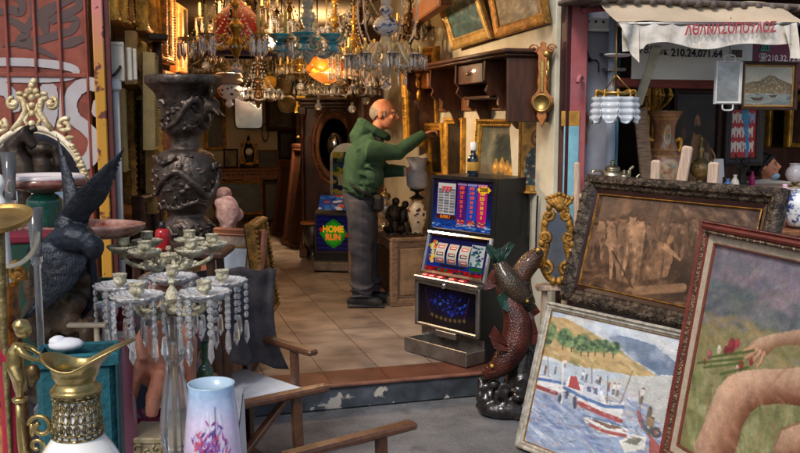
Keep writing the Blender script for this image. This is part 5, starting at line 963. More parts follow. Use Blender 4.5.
W2 = ([(62, 222), (63, 196), (60, 165), (56, 134)], [(80, 216), (78, 192), (69, 163), (57, 133)])
W3 = ([(38, 240), (26, 252), (36, 275), (34, 300), (20, 321)], [(88, 256), (85, 268), (74, 286), (54, 304), (21, 323)])
W4 = ([(80, 250), (88, 275), (88, 298), (80, 318)], [(96, 256), (98, 285), (95, 303), (83, 320)])
q = MB(); plate(q, *W1, .016, BY, BY - .06); plate(q, *W2, .015, BY + .05, BY + .12); plate(q, *W3, .021, BY - .02, BY - .07); plate(q, *W4, .016, BY + .03, BY + .03)
q.tube([L_p(*a) for a in ((45, 244, BY), (58, 240, BY - .01), (72, 238, BY - .02), (84, 240, BY - .025), (92, 246, BY - .03), (94, 255, BY - .02))], [.014, .027, .036, .034, .027, .018], 12)
q.ell(L_p(93, 247, BY - .03), (.026, .026, .03), 12); q.tube([L_p(92, 240, BY - .04), L_p(90, 234, BY - .045), L_p(88, 232, BY - .045)], [.012, .007, .002], 8); q.ell(L_p(66, 226, BY - .01), (.027, .024, .026), 12)
organic(q, 'body', blue_bronze, t, .0032, 2)
q = feathers(*W1, BY, BY - .06, 13, .0142, .0010); q.build('feather_ridges', blue_bronze, t); q = feathers(*W3, BY - .02, BY - .07, 14, .019, .0010); q.build('feather_ridges', blue_bronze, t)
q = MB(); q.ell(L_p(97, 246, BY - .05), .003, 6); q.build('eye', iron, t)
q = MB(); rs = random.Random(2)
for k in range(26):
    px = rs.uniform(30, 92); py = rs.uniform(268, 340); c = L_p(px, py, BY + rs.uniform(-.02, .08)); q.ell(c, (rs.uniform(.02, .05), rs.uniform(.02, .04), rs.uniform(.02, .06)), 8)
q.ell((0, .02, .03), (.12, .1, .06), 12); organic(q, 'rock_base', mat('brown_rock', '4a3a2c', .5, .3, var=.5, scale=14, bump=.7, bscale=40), t, .007, 1)
MY = 2.95; mc = at(34, 200, MY); s = MY / F; t = thing('oval_mirror', 'oval mirror in cream and gold rococo frame with tall scrolled crest against the red shutter', 'mirror', frame_mat(mc, V3((1, 0, 0)), V3((0, .12, .993)), V3((0, -.993, .12))))
rx, ry = 56 * s, 72 * s
ov = lambda a, k=1., z=0.: (rx * k * math.cos(a), ry * k * math.sin(a), z)
q = MB(); q.tube([ov(i * 2 * PI / 60, 1., .01) for i in range(61)], .0105, 8, cap=False); q.tube([ov(i * 2 * PI / 60, .945, .006) for i in range(61)], .005, 6, cap=False); q.build('frame', cream_paint, t)
q = MB(); q.lathe([(1, 0), (0, .001)], 48, Sc(rx * .97, ry * .97, 1)); q.build('glass', mirror, t)
q = MB(); q.lathe([(1, 0), (0, -.001)], 40, Sc(rx * 1.0, ry * 1.0, 1) @ T(0, 0, -.012)); q.build('backing', dark_wood, t)
cg = mat('cream_gilt', 'c9ab72', .45, .3, var=.35, scale=25, bump=.5, bscale=90, col2='e8d6ae')
def mp(px, py, z=.012): return ((px - 34) * s, (200 - py) * s, z)
q = MB()
for sg in (-1, 1):
    X = lambda x: 34 + sg * x
    q.tube([mp(*a) for a in ((X(20), 131), (X(13), 122), (X(7), 112), (X(9), 100), (X(15), 97))], [.011, .01, .011, .012, .009], 8); q.tube([mp(a[0], a[1]) for a in ((X(3), 128), (X(8), 120), (X(2), 112), (X(6), 104))], .007, 7)
    q.tube(scroll(mp(X(19), 104)[:2], .022, .005, 90, 90 - sg * 400, 16, 'xy', .014), .008, 6); q.tube(scroll(mp(X(33), 126)[:2], .026, .006, 60, 60 + sg * 420, 16, 'xy', .014), .009, 6)
    for k, (x, y) in enumerate(((6, 96), (12, 94), (19, 105), (28, 127), (36, 130), (38, 138), (40, 146), (46, 160), (49, 166), (51, 174))): q.ell(mp(X(x), y, .018), (.011 + .003 * (k % 3), .009, .008), 8)
for k, (x, y) in enumerate(((34, 86), (33, 91), (36, 82), (34, 98), (34, 106), (34, 114), (34, 124), (30, 92), (38, 92))): q.ell(mp(x, y, .018), (.012, .013, .01), 8)
for k in range(24): a = -.6 + k * .06; q.ell(ov(a, 1.02, .016), (.01, .009, .008), 6)
q.build('crest', cg, t)
t = thing('mirror_stand', 'dark stand holding the oval mirror upright behind the riser', 'stand', V3((mc.x, MY + .08, 0))); q = MB(); q.beam((0, 0, 0), (0, 0, mc.z + .1), .06, .03); q.build('post', dark_wood, t); q = MB(); q.box((0, 0, .02), (.5, .35, .04), None, .01); q.build('foot', dark_wood, t)
for px, pb, ht, lab, dx in ((24, 172, .16, 'dark bronze horse head bust in front of the oval mirror, left one', 0), (43, 170, .13, 'brown bronze standing torso in front of the oval mirror, right one', 1)):
    c = at(px, pb + 14, 2.62); t = thing('bronze_bust', lab, 'bust', V3((c.x, c.y, RZ + .012))); q = MB(); h0 = c.z - RZ - .012
    q.lathe(sm2([(.045, 0), (.045, .02), (.025, .04), (.02, h0 - .02), (.03, h0)], 3), 12)
    if dx: q.ell((0, 0, h0 + .05), (.032, .026, .06), 12); q.ell((0, 0, h0 + .1), (.045, .028, .025), 10); q.tube([(-.04, 0, h0 + .11), (-.055, -.01, h0 + .15), (-.01, 0, h0 + .165)], .012, 8); q.tube([(.04, 0, h0 + .11), (.05, 0, h0 + .05)], .012, 8)
    else: q.tube([(0, 0, h0), (.0, 0, h0 + .06), (-.02, 0, h0 + .12), (.02, -.01, h0 + .155), (.045, -.015, h0 + .11)], [.045, .042, .034, .028, .014], 10)
    organic(q, 'bust', bronze, t, .005, 2)
agate = mat('pink_marble', '7e3f2e', .16, var=.3, scale=9, coat=.5, col2='cfa595', thr=(.45, .72)); malach = mat('malachite', '0d4a38', .2, var=.6, scale=12, coat=.5, col2='2c7d68')
t = thing('marble_bowl', 'upper pink marble footed bowl with white rim and green stem below the oval mirror', 'bowl', V3((*at(44, 195, 2.35).xy, RZ + .012))); zb = at(44, 182, 2.35).z - RZ - .012
q = MB(); q.lathe(sm2([(.02, zb - .03), (.06, zb - .022), (.108, zb - .008), (.112, zb + .006), (.1, zb + .014), (.075, zb + .004), (.045, zb - .006), (.0, zb - .01)], 4), 36, lobes=10, amp=.02); q.build('bowl', agate, t)
q = MB(); q.lathe(sm2([(.108, zb + .004), (.11, zb + .014), (.1, zb + .02), (.08, zb + .01)], 3), 36, lobes=10, amp=.02, close=True); q.build('rim', mat('pale_marble', 'd0c4c2', .2, var=.15, scale=9, coat=.5), t)
q = MB(); 
for k in range(9): a = k * 2 * PI / 9; q.add([(.045 * math.cos(a - .3), .045 * math.sin(a - .3), zb - .001), (.045 * math.cos(a + .3), .045 * math.sin(a + .3), zb - .001), (.062 * math.cos(a), .062 * math.sin(a), zb + .012)], [[0, 1, 2]])
q.build('leaf_rosette', mat('rust_leaf', '6a3020', .5, var=.3), t)
q = MB(); q.lathe(sm2([(.06, 0), (.06, .02), (.03, .035), (.025, zb * .5), (.045, zb - .07), (.04, zb - .04), (.02, zb - .026)], 4), 20); q.build('stem', malach, t)
t = thing('marble_tray', 'lower long pink marble dish passing behind the bird wings', 'dish', V3((*at(82, 245, 2.3).xy, RZ + .012))); zb = at(82, 232, 2.3).z - RZ - .012
q = MB(); q.lathe(sm2([(.3, zb - .02), (.8, zb - .01), (1.0, zb + .01), (1.02, zb + .022), (.92, zb + .02), (.6, zb + .0), (0, zb - .004)], 4), 44, Sc(.162, .1, 1), lobes=16, amp=.012); q.build('dish', agate, t); q = MB(); q.lathe(sm2([(.06, 0), (.05, .02), (.03, .04), (.028, zb - .04), (.06, zb - .02)], 3), 18); q.build('foot', malach, t)
t = thing('brass_tray', 'round brass cake stand at the left edge, in front of the marble bowls', 'cake stand', V3((*at(-2, 225, 1.7).xy, RZ - .2))); zb = at(0, 221, 1.7).z - RZ + .2; q = MB(); q.lathe(sm2([(0, -.006), (.055, -.004), (.062, .004), (.066, .01), (.06, .006), (.05, .002), (0, 0)], 3), 36, T(0, 0, zb) @ Rx(17)); q.build('plate', brass, t); q = MB(); q.lathe(sm2([(.045, 0), (.04, .015), (.006, .04), (.007, zb * .6), (.012, zb - .012)], 4), 16); q.build('stem', old_brass, t)
t = thing('curved_rail', 'cream curved rail of a small round stand under the brass cake stand', 'stand', V3((*at(5, 262, 1.75).xy, RZ - .2))); q = MB(); zc = at(0, 232, 1.75).z - RZ + .2; q.tube([(.068 * math.cos(a), 0, zc + .07 * math.sin(a)) for a in [PI + i * PI / 20 for i in range(21)]], .005, 7); q.build('rail', cream_paint, t); q = MB(); q.tube([(0, 0, 0), (0, 0, zc - .07)], .006, 7); q.build('post', old_brass, t)
for px, y0, y1, Y, r, lab in ((11, 152, 205, 2.2, .016, 'tall clear glass flute standing before the mirror at the left edge'), (37, 207, 262, 1.9, .015, 'clear glass cylinder vase to the left of the bird body')):
    a = at(px, y1, Y); hgt = (y1 - y0) * Y / F; t = thing('glass_vase', lab, 'vase', a - Z * 0); q = MB(); q.lathe([(r * .85, 0), (r * .85, .004), (r * .8, hgt * .3), (r * 1.15, hgt), (r * 1.02, hgt), (r * .66, hgt * .3), (r * .6, .012), (0, .012)], 20, lobes=10, amp=.03); q.build('glass', clear_glass, t)
    hh = a.z - RZ
    if hh > 0: q = MB(); q.lathe([(r * 1.6, -hh + .003), (r * 1.4, -hh + .02), (r * .5, -hh + .04), (r * .5, -.01), (r * .9, 0)], 16); q.build('foot', clear_glass, t)
t = thing('white_figurine', 'white porcelain figurine cut by the left edge of the photo above the brass stand', 'figurine', V3((*at(0, 235, 1.95).xy, RZ + .0))); z0 = at(0, 235, 1.95).z - RZ; q = MB(); q.lathe(sm2([(.03, 0), (.03, z0 * .5), (.02, z0), (.024, z0 + .03), (.018, z0 + .07), (.01, z0 + .09), (.018, z0 + .11), (.012, z0 + .13), (0, z0 + .14)], 3), 14); organic(q, 'body', porcelain, t, .004, 2)
t = thing('gilt_stand', 'ornate gilt scroll stand under the brass cake stand at the left edge', 'stand', V3((*at(8, 290, 1.8).xy, RZ - .2))); q = MB(); zc = at(8, 272, 1.8).z - RZ + .2
for sg in (-1, 1): q.tube(scroll((sg * .025, zc), .022, .006, 90, 90 + sg * 420, 16), .006, 6); q.tube(bez([(sg * .04, 0, zc - .01), (sg * .015, 0, zc - .05), (sg * .035, 0, .0)]), .007, 6)
q.lathe([(.04, 0), (.035, .02), (.01, .03)], 14); q.build('scrolls', old_gold, t)
t = thing('amber_vase', 'mottled red and amber glass vase behind the handle of the ewer', 'vase', V3((*at(8, 350, 1.75).xy, RZ - .2))); q = MB(); z1 = at(8, 285, 1.75).z - RZ + .2; q.lathe(sm2([(.022, 0), (.026, .01), (.028, z1 * .4), (.02, z1 * .75), (.027, z1)], 4), 18, close=True); q.build('glass', mat('mottled_amber', '5a1410', .15, var=.6, scale=30, col2='b06a1c', coat=.4), t)
red_cl = mat('red_cloth', '8c1a2c', .85, var=.35, scale=9, bump=.3); grn = mat('green_glass', '1d6b4c', .15, trans=.4, var=.4, scale=9, coat=.4); wcl = mat('white_napkin', 'd0d0d4', .85, var=.1, scale=12, bump=.3)
def lump(name, lab, cat, px, py, Y, r, m, seed=1, vox=.005, n=8, z0=None):
    c = at(px, py, Y); t = thing(name, lab, cat, V3((c.x, c.y, z0 if z0 is not None else c.z - r[2]))); k0 = c.z - (z0 if z0 is not None else c.z - r[2]); rs = random.Random(seed); q = MB(); q.ell((0, 0, k0), r, 12)
    for k in range(n): q.ell((rs.uniform(-.8, .8) * r[0], rs.uniform(-.8, .8) * r[1], k0 + rs.uniform(-.5, .6) * r[2]), tuple(x * rs.uniform(.3, .5) for x in r), 8)
    if k0 > r[2] * 1.2: q.lathe([(r[0] * .7, 0), (r[0] * .6, k0)], 12)
    organic(q, 'body', m, t, vox, 2); return t
lump('red_cloth', 'crumpled crimson cloth between the amber vase and the bird base', 'cloth', 8, 355, 1.72, (.03, .03, .02), red_cl, 3, z0=TZ); lump('red_cloth', 'small crimson cloth fold beside the green glass dish under the bird', 'cloth', 95, 313, 2.25, (.05, .03, .018), red_cl, 4, z0=RZ); lump('napkin', 'folded white napkin on the riser right of the bird base', 'napkin', 104, 306, 2.2, (.04, .03, .012), wcl, 5, z0=RZ)
t = thing('green_dish', 'green glass dish right of the bird base', 'dish', V3((*at(100, 300, 2.3).xy, RZ + .012))); z1 = at(100, 290, 2.3).z - RZ; q = MB(); q.lathe(sm2([(.03, 0), (.035, .01), (.015, .03), (.02, z1 * .5), (.06, z1 - .01), (.07, z1 + .01), (.055, z1)], 4), 20, lobes=9, amp=.05); q.build('glass', grn, t)
t = thing('green_book', 'dark green box under the clear glass cylinder vase', 'box', V3((*at(30, 245, 2.15).xy, RZ + .012))); z1 = at(30, 240, 2.15).z - RZ; q = MB(); q.box((0, 0, z1 / 2), (.13, .1, z1 - .02), Rz(12), .006); q.build('body', mat('green_felt', '173d30', .8, var=.3, scale=9), t); q = MB(); q.box((0, 0, z1 - .004), (.15, .11, .02), Rz(12), .004); q.build('lid', mat('crimson_felt', '6a1428', .8, var=.3), t)
t = thing('cream_bracket', 'small cream metal T bracket in front of the bird base', 'bracket', V3((*at(88, 345, 1.9).xy, TZ))); z1 = at(88, 325, 1.9).z - TZ; q = MB(); q.box((0, 0, z1), (.085, .02, .008), None, .002); q.build('bar', mat('bone', ''), t); q = MB(); q.tube([(.02, 0, 0), (.02, 0, z1)], .006, 8); q.build('post', mat('bone', ''), t)
PROF = {'bottle': [(.02, 0), (.024, .06), (.02, .55), (.008, .7), (.009, 1)], 'goblet': [(.024, 0), (.02, .04), (.005, .1), (.006, .45), (.026, .6), (.028, .85), (.024, 1)], 'jar': [(.022, 0), (.032, .2), (.034, .6), (.02, .85), (.024, 1)], 'bowl': [(.02, 0), (.012, .25), (.04, .8), (.045, 1)], 'vase': [(.018, 0), (.03, .35), (.016, .7), (.024, 1)]}
for kd, px, Y, z0, hh, m, lab in (('goblet', 108, 2.5, RZ, .13, 'd0a0a8', 'rose tinted goblet on the riser right of the green glass dish'), ('bottle', 118, 2.6, RZ, .16, '2a4a6a', 'slim blue bottle on the riser behind the left prisms of the candelabrum'), ('jar', 104, 2.75, RZ, .12, 'c9b48a', 'small ochre lidded jar on the riser below the marble dish'), ('vase', 126, 2.55, RZ, .14, '7a2030', 'dark red bud vase at the right corner of the riser'), ('bowl', 116, 2.35, RZ, .06, 'd9d6cc', 'small white china bowl at the front corner of the riser'), ('bottle', 205, 2.55, TZ, .2, '35523a', 'green bottle on the table behind the right prisms of the candelabrum'), ('jar', 192, 2.65, TZ, .15, '6a4a34', 'brown stoneware jar at the back of the table'), ('goblet', 140, 2.55, TZ, .17, 'c8c8d0', 'pale goblet on the table left of the terracotta cherub'), ('vase', 218, 2.35, TZ, .12, 'b08a5a', 'tan bud vase near the back edge of the white table'), ('bowl', 146, 2.3, TZ, .07, '8a1c3c', 'crimson glass bowl beside the carved bone stand'), ('jar', 58, 1.75, TZ, .2, '3a4656', 'slate blue jar behind the brass ewer'), ('goblet', 112, 1.6, TZ, .14, 'b9c2c8', 'grey glass goblet between teal box and carved stand')):
    p_ = at(px, 350, Y); t = thing('china_' + kd, lab, kd, V3((p_.x, p_.y, z0 + (.012 if z0 == RZ else .002)))); k = 1 + hh; q = MB(); q.lathe(sm2([(r * k, z * hh) for r, z in PROF[kd]], 4), 20, close=True); q.lathe([(PROF[kd][0][0] * k, 0), (0, .001)], 20); q.lathe(sm2([(r * k * .9, max(.004, z * hh)) for r, z in PROF[kd][::-1]], 3), 20, close=True); q.build('body', mat('china_' + m, m, .18, trans=.25 if kd in ('goblet', 'bottle') else 0, var=.3, scale=22, coat=.4), t)
t = thing('teal_box', 'teal velvet covered open box behind the brass ewer', 'box', frame_mat(V3((*at(80, 400, 1.62).xy, TZ)), V3((.97, .24, 0)), V3((-.24, .97, 0)), Z)); z1 = at(80, 350, 1.62).z - TZ; tv = mat('teal_velvet', '0f4d57', .75, var=.35, scale=22, bump=.5, bscale=80); q = MB()
q.box((0, 0, z1 / 2 - .005), (.14, .09, z1 - .02), None, .012); q.build('body', tv, t); q = MB(); sweep(q, .15, .1, [(0, 0), (0, .02), (.006, .024), (.012, .02), (.012, -.02)]); q.build('rim', tv, t, T(-.075, -.05, z1 - .02)); q = MB(); q.ell((-.02, .0, z1 + .012), (.032, .026, .012), 12); q.ell((-.035, .004, z1 + .018), (.016, .02, .01), 10); q.build('white_lining', wcl, t)
q = MB(); q.box((.072, 0, z1 / 2 - .01), (.006, .1, z1 - .02), None, .002); q.build('edge_panel', mat('dark_teal', '10343c', .5, var=.3), t)
EY = 1.36; e0 = at(78, 434, EY); t = thing('brass_ewer', 'brass and white porcelain ewer with cherub handle at the front of the stall', 'ewer', V3((e0.x, e0.y, TZ))); s = EY / F * 1.005; zz = lambda py: at(78, py, EY).z - TZ; X = lambda px: (px - 78) * s
q = MB(); zs_ = zz(434); q.lathe(sm2([(.03, .02), (.045, .03), (.075, zs_ * .35), (.085, zs_ * .6), (.066, zs_ * .86), (X(104), zs_ - .004), (X(101), zs_ + .006)], 5), 32); q.build('porcelain_body', porcelain, t)
q = MB(); q.lathe(sm2([(.05, 0), (.05, .01), (.03, .02), (.035, .03)], 3), 24); q.build('foot', brass, t)
ebrass = mat('ewer_brass', 'a28e5c', .3, .85, var=.3, scale=18, bump=.15, bscale=60); efil = mat('filigree', '8f7f5a', .45, .7, var=.6, scale=40, bump=1., bscale=120, vor=True)
q = MB(); q.lathe(sm2([(X(102), zz(434)), (X(101.5), zz(425)), (X(100), zz(410)), (X(99), zz(395))], 3), 32); q.build('inner_neck', porcelain, t)
q = MB()
for i in range(20):      # pierced filigree band
    for j in range(3):
        a = (i + .5 * (j % 2)) * 2 * PI / 20; r = X(102.3 - j * .9); z = zz(428) + (zz(398) - zz(428)) * (j + .5) / 3; M = T(r * math.cos(a), r * math.sin(a), z) @ Matrix.Rotation(a, 4, 'Z') @ Ry(90)
        q.tube([(.0075 * math.cos(b), .0042 * math.sin(b), 0) for b in [k * 2 * PI / 10 for k in range(11)]], .0013, 5, M, cap=False)
    a = i * 2 * PI / 20; q.tube([(X(102.6) * math.cos(a), X(102.6) * math.sin(a), zz(434)), (X(99.6) * math.cos(a), X(99.6) * math.sin(a), zz(394))], .0017, 5)
for py, r in ((434, 103), (429, 103), (396, 101), (393, 101.5)): q.lathe([(X(r), zz(py) - .002), (X(r) + .0025, zz(py)), (X(r), zz(py) + .002)], 32)
q.build('filigree_band', efil, t)
q = MB(); q.lathe(sm2([(X(99), zz(394)), (X(103), zz(391)), (X(103), zz(388)), (X(100), zz(385)), (X(98), zz(380)), (X(101), zz(374))], 4), 32, close=True)
def spout(k, j, n=40, m=8, inner=False):
    a = 2 * PI * k / n; c = math.cos(a); f = j / m; sp = max(0, c) ** 3; bk = max(0, -c) ** 2
    R0 = X(101); R1 = X(104) + (X(139) - X(104)) * sp + (X(111) - X(104)) * bk * .9; z1 = zz(366) + (zz(340) - zz(366)) * sp ** .8 + (zz(352) - zz(366)) * bk * .8
    r = R0 + (R1 - R0) * f ** 1.5; z = zz(374) + (z1 - zz(374)) * f ** .8; wdt = 1 - .45 * sp * f
    return (r * c - (.002 * c if inner else 0), r * math.sin(a) * wdt * (.95 if inner else 1), z + (.0005 if inner else 0))
for inn in (False, True): q.add([spout(k, j, inner=inn) for j in range(9) for k in range(40)], [[j * 40 + k, j * 40 + (k + 1) % 40, (j + 1) * 40 + (k + 1) % 40, (j + 1) * 40 + k] for j in range(8) for k in range(40)], None, 0, True)
q.tube([spout(k % 40, 8) for k in range(41)], .0022, 6, cap=False); q.lathe([(X(99), zz(375)), (0, zz(376))], 30); q.build('pouring_lip', ebrass, t)
hb = lambda px, py, y=0.: (X(px), y, zz(py))
q = MB()      # cherub on the handle
q.tube([hb(22, 392), hb(20, 378), hb(17, 366), hb(18, 352), hb(22, 344)], [.010, .012, .014, .013, .009], 10); q.ell(hb(27, 330), (.0135, .013, .014), 12); q.ell(hb(25, 325, .0), (.014, .014, .010), 10); q.ell(hb(33, 331, -.002), .004, 6)
q.tube([hb(24, 346, -.01), hb(30, 352, -.014), hb(36, 356, -.012), hb(46, 360, -.006)], [.0065, .006, .005, .004], 8); q.tube([hb(22, 347, .01), hb(30, 350, .014), hb(42, 357, .01)], [.006, .005, .004], 8); q.tube([hb(18, 368, -.006), hb(24, 378, -.012), hb(22, 392, -.008), hb(20, 398, -.004)], [.010, .008, .006, .005], 8); q.tube([hb(19, 368, .006), hb(16, 380, .008), hb(20, 396, .002)], [.009, .007, .005], 8)
for k in range(7): a = k * 1.0; q.ell(hb(25 + 4 * math.cos(a), 325 + 4 * math.sin(a), -.006), .005, 6)
organic(q, 'cherub_handle', ebrass, t, .0022, 2)
q = MB(); q.ell(hb(37, 372, -.008), (.012, .01, .016), 10); q.ell(hb(35, 380, -.006), (.008, .008, .01), 8); organic(q, 'mask', mat('dark_brass', '5c4a30', .4, .8, var=.4, scale=20), t, .0025, 2)
q = MB(); q.tube([hb(19, 402), hb(18.5, 420), hb(19, 440), hb(20, 452), hb(35, 470), hb(60, 478)], [.006, .0055, .006, .007, .006, .005], 10); q.lathe([(.006, 0), (.011, .003), (.013, .007), (.009, .01)], 14, T(X(20), 0, zz(403))); q.tube(scroll((X(40), zz(427)), .02, .006, 170, -250, 20), .0042, 8); q.tube(scroll((X(35), zz(446)), .013, .004, -60, 300, 16), .0035, 8); q.ell(hb(31, 430), (.005, .005, .012), 8); q.build('handle_scroll', ebrass, t)
def candelabrum(label, px, Y, ytop, ycup, R, n, dish_m, brass_m, pend, drop_len, a0, dishr, stemm, yb=470, nb=7, foot_z=TZ):
    b = V3((at(px, 300, Y).x, at(px, 300, Y).y, foot_z)); s = Y / F; z = lambda py: at(px, py, Y).z - foot_z
    t = thing('candelabrum', label, 'candelabrum', b, 'crystal candelabra on the stall'); zc = z(ycup)
    q = MB(); q.lathe(sm2([(.005, z(ytop)), (.008, z(ytop) - .008), (.004, z(ytop) - .014), (.014, z(ytop) - .03), (.02, z(ytop) - .045), (.028, zc - .02), (.02, zc - .04), (.024, zc - .055), (.012, zc - .062)][::-1], 4), 18); q.build('centre_body', brass_m, t)
    q = MB(); zl = zc - .062; q.lathe(sm2([(.07, 0), (.068, .012), (.03, .03), (.014, .05), (.02, .08), (.036, .13), (.028, zl * .55), (.018, zl * .72), (.03, zl * .8), (.017, zl * .86), (.022, zl * .95), (.03, zl)], 4), 12, lobes=6, amp=.05); q.s = [False] * len(q.f); q.build('stem', stemm, t)
    q = MB(); q.tube([(0, 0, .02), (0, 0, zl)], .004, 6); q.build('core_rod', brass_w, t)
    arm = MB(); arm.tube(bez([(.015, 0, zc - .03), (R * .35, 0, zc - .055), (R * .7, 0, zc - .05), (R * .95, 0, zc - .035), (R, 0, zc - .018)], 6), [.006] * 20 + [.005] * 5, 7); arm.tube(scroll((R * .45, zc - .025), .016, .004, 240, 560, 14), .0035, 6)
    for k in range(4): arm.ell((R * (.2 + .2 * k), 0, zc - .047), (.008, .006, .007), 6)
    am = shared(arm, brass_m, 'arm'); d = MB(); d.lathe(sm2([(.006, -.012), (dishr * .6, -.009), (dishr * .92, .001), (dishr, .007), (dishr * .97, .01), (dishr * .8, .003), (.01, -.003)], 4), 28, lobes=14, amp=.05); dm = shared(d, dish_m, 'dish'); c = MB(); c.lathe(sm2([(.006, -.02), (.012, -.014), (.007, -.004), (.008, .003), (.015, .01), (.014, .02), (.0165, .028), (.013, .026), (.009, .012)], 4), 18, lobes=6, amp=.07); cm = shared(c, verdigris, 'candle_cup')
    for i in range(n):
        a = a0 + 2 * PI * i / n; A = link('arm', am, t, Matrix.Rotation(a, 4, 'Z')); link('candle_cup', cm, A, T(R, 0, zc)); link('dish', dm, A, T(R, 0, zc - .004))
        for k in range(nb if pend else 0): bq = 2 * PI * (k + .5) / nb; link('pendant', pend, A, T(R + dishr * .95 * math.cos(bq), dishr * .95 * math.sin(bq), zc - .001) @ Rz(random.uniform(0, 90)) @ Sc(.82, .82, drop_len * random.uniform(.92, 1.08)))
    return t
t = candelabrum('crystal candelabrum with scalloped glass dishes and long prisms beside the pink blue vase', 172, 1.95, 279, 287, .118, 5, cut_glass, verdigris, pend_mesh('chain', crystal), .72, .55, .056, crystal, nb=7)
t = candelabrum('greenish bronze candelabrum with leafy drip pans, directly behind the glass dished one', 170, 2.3, 246, 246, .112, 6, verdigris, verdigris, None, .7, .25, .04, crystal, nb=6)
q = MB(); z1 = at(170, 284, 2.3).z - TZ; q.lathe(sm2([(.085, z1 - .0), (.075, z1 + .02), (.045, z1 + .035), (.01, z1 + .04)], 4), 24, lobes=12, amp=.04, close=True); q.build('glass_dome', crystal, t)
CY = 2.12; c0 = at(166, 405, CY); t = thing('cherub_figure', 'terracotta pink seated cherub figure behind the crystal candelabrum stem', 'figurine', V3((c0.x, c0.y, TZ + .10))); s = CY / F; K = lambda px, py, y=0.: ((px - 166) * s, y, at(166, py, CY).z - TZ - .10)
q = MB(); q.tube([K(166, 378), K(166, 360), K(167, 340), K(168, 322)], [.042, .046, .044, .03], 12); q.ell(K(168, 300), (.04, .04, .044), 14); q.ell(K(168, 290), (.042, .042, .03), 12); q.ell(K(168, 303, -.04), (.008, .008, .007), 6)
q.tube([K(155, 376, -.01), K(142, 366, -.05), K(138, 382, -.06), K(134, 400, -.06)], [.03, .027, .021, .014], 10); q.tube([K(176, 378, -.01), K(170, 370, -.07), K(163, 388, -.075), K(160, 406, -.08)], [.03, .028, .021, .014], 10); q.tube([K(183, 328), K(194, 340, -.01), K(194, 362, -.02), K(196, 380, -.03)], [.02, .019, .016, .012], 10); q.tube([K(152, 328), K(144, 340, -.02), K(150, 356, -.05)], [.02, .018, .013], 10)
organic(q, 'body', mat('terracotta_skin', 'a8664c', .55, var=.25, scale=10, bump=.2, bscale=40, col2='c58a72'), t, .005, 3)
q = MB(); rs = random.Random(9)
for k in range(26): a = rs.uniform(0, 6.28); e = rs.uniform(0, 1.3); q.ell((K(168, 296)[0] + .04 * math.cos(a) * math.cos(e), .04 * math.sin(a) * math.cos(e) + .006, K(168, 296)[2] + .042 * math.sin(e)), .012, 6)
organic(q, 'hair', mat('terracotta_hair', '7a4632', .6, var=.3, scale=15, bump=.3), t, .005, 1)
t = thing('carved_base', 'cream carved bone coloured stand with pierced scrolls under the terracotta cherub', 'stand', V3((at(160, 420, 1.98).x, 1.98 + .12, TZ))); q = MB(); bw_ = .21; q.box((0, 0, .05), (bw_, .13, .098), None, .008); q.build('body', mat('bone', ''), t); q = MB(); rs = random.Random(5)
for k in range(9): x = -bw_ / 2 + .012 + k * bw_ / 9; q.tube(scroll((x, .06 + .012 * (k % 2)), .014, .004, 40 * k, 40 * k + 420, 14, 'xz', -.068), .0035, 6); q.ell((x, -.067, .03), (.008, .005, .011), 6)
q.box((0, -.064, .094), (bw_ + .006, .012, .014), None, .003); q.box((0, -.064, .008), (bw_ + .006, .012, .014), None, .003); q.build('carving', mat('carved_bone', 'a8966c', .55, var=.4, scale=30, col2='cbbd98', bump=.4), t)
t = thing('pink_jar', 'pink glass jar behind the hanging prisms left of the terracotta cherub', 'jar', V3((*at(118, 385, 2.05).xy, TZ))); z1 = at(118, 340, 2.05).z - TZ; q = MB(); q.lathe(sm2([(.04, 0), (.045, .02), (.04, z1 * .5), (.034, z1 * .8), (.02, z1)], 4), 18); q.build('glass', mat('pink_glass', 'b06a80', .3, trans=.3, var=.2, scale=8, coat=.3), t)
OY = 1.66; o0 = at(212, 420, OY); s = OY / F; t = thing('opaline_vase', 'frosted blue to pink glass vase painted with purple flowers at the table edge', 'vase', V3((o0.x, o0.y, TZ))); H_ = at(212, 384, OY).z - TZ
def orad(z): f = z / H_; return .0415 + .017 * math.sin(min(1, (1 - f) * 1.25) * PI * .62) - (.012 if f < .03 else 0) + .003 * max(0, (f - .94) / .06)
p = Pic(150, 110, (.7, .76, .86)); p.grad(0, .8, (.86, .62, .76), (.82, .76, .88)); p.grad(.8, 1, (.82, .76, .88), (.58, .74, .9)); p.mott(.08, 10, 8, 4)
rs = random.Random(11)
cxp = .75       # front of vase in wrapped coordinate
for k in range(26): x = cxp + rs.uniform(-.07, .1); y = rs.uniform(.66, .84); p.line([(x, y), (x + rs.uniform(-.02, .02), y + rs.uniform(.04, .1))], .003, rs.choice([(.9, .9, .95), (.55, .6, .66)]), .7)
p.line([(cxp + .05, .5), (cxp + .055, .9)], .006, (.3, .28, .36), .8)
p.a = p.a * .84 + .13
for k in range(80):
    x = cxp + rs.gauss(.02, .045); y = .73 + rs.gauss(-.02, .05); p.ell(x, y, .006, .022, rs.choice([(.45, .14, .42), (.62, .3, .55), (.3, .2, .5), (.55, .45, .75), (.8, .3, .4)]), .85, .5, rs.uniform(-70, 70))
canvas('body', p, 2 * PI, H_, t, T(0, 0, 0), paint_mat('opaline', .22, bump=.02, coat=.4), curve=lambda a, y, z: (orad(y) * math.cos(a), orad(y) * math.sin(a), y), sm=True)
q = MB(); q.lathe([(orad(H_), H_ - .001), (orad(H_) + .001, H_ + .002), (orad(H_) - .003, H_ + .002), (orad(H_) - .005, H_ - .03), (.03, H_ - .14), (0, H_ - .14)], 40, close=True); q.build('inner_rim', mat('opal_blue', 'b0c8da', .25, var=.05, trans=.1, coat=.3), t)
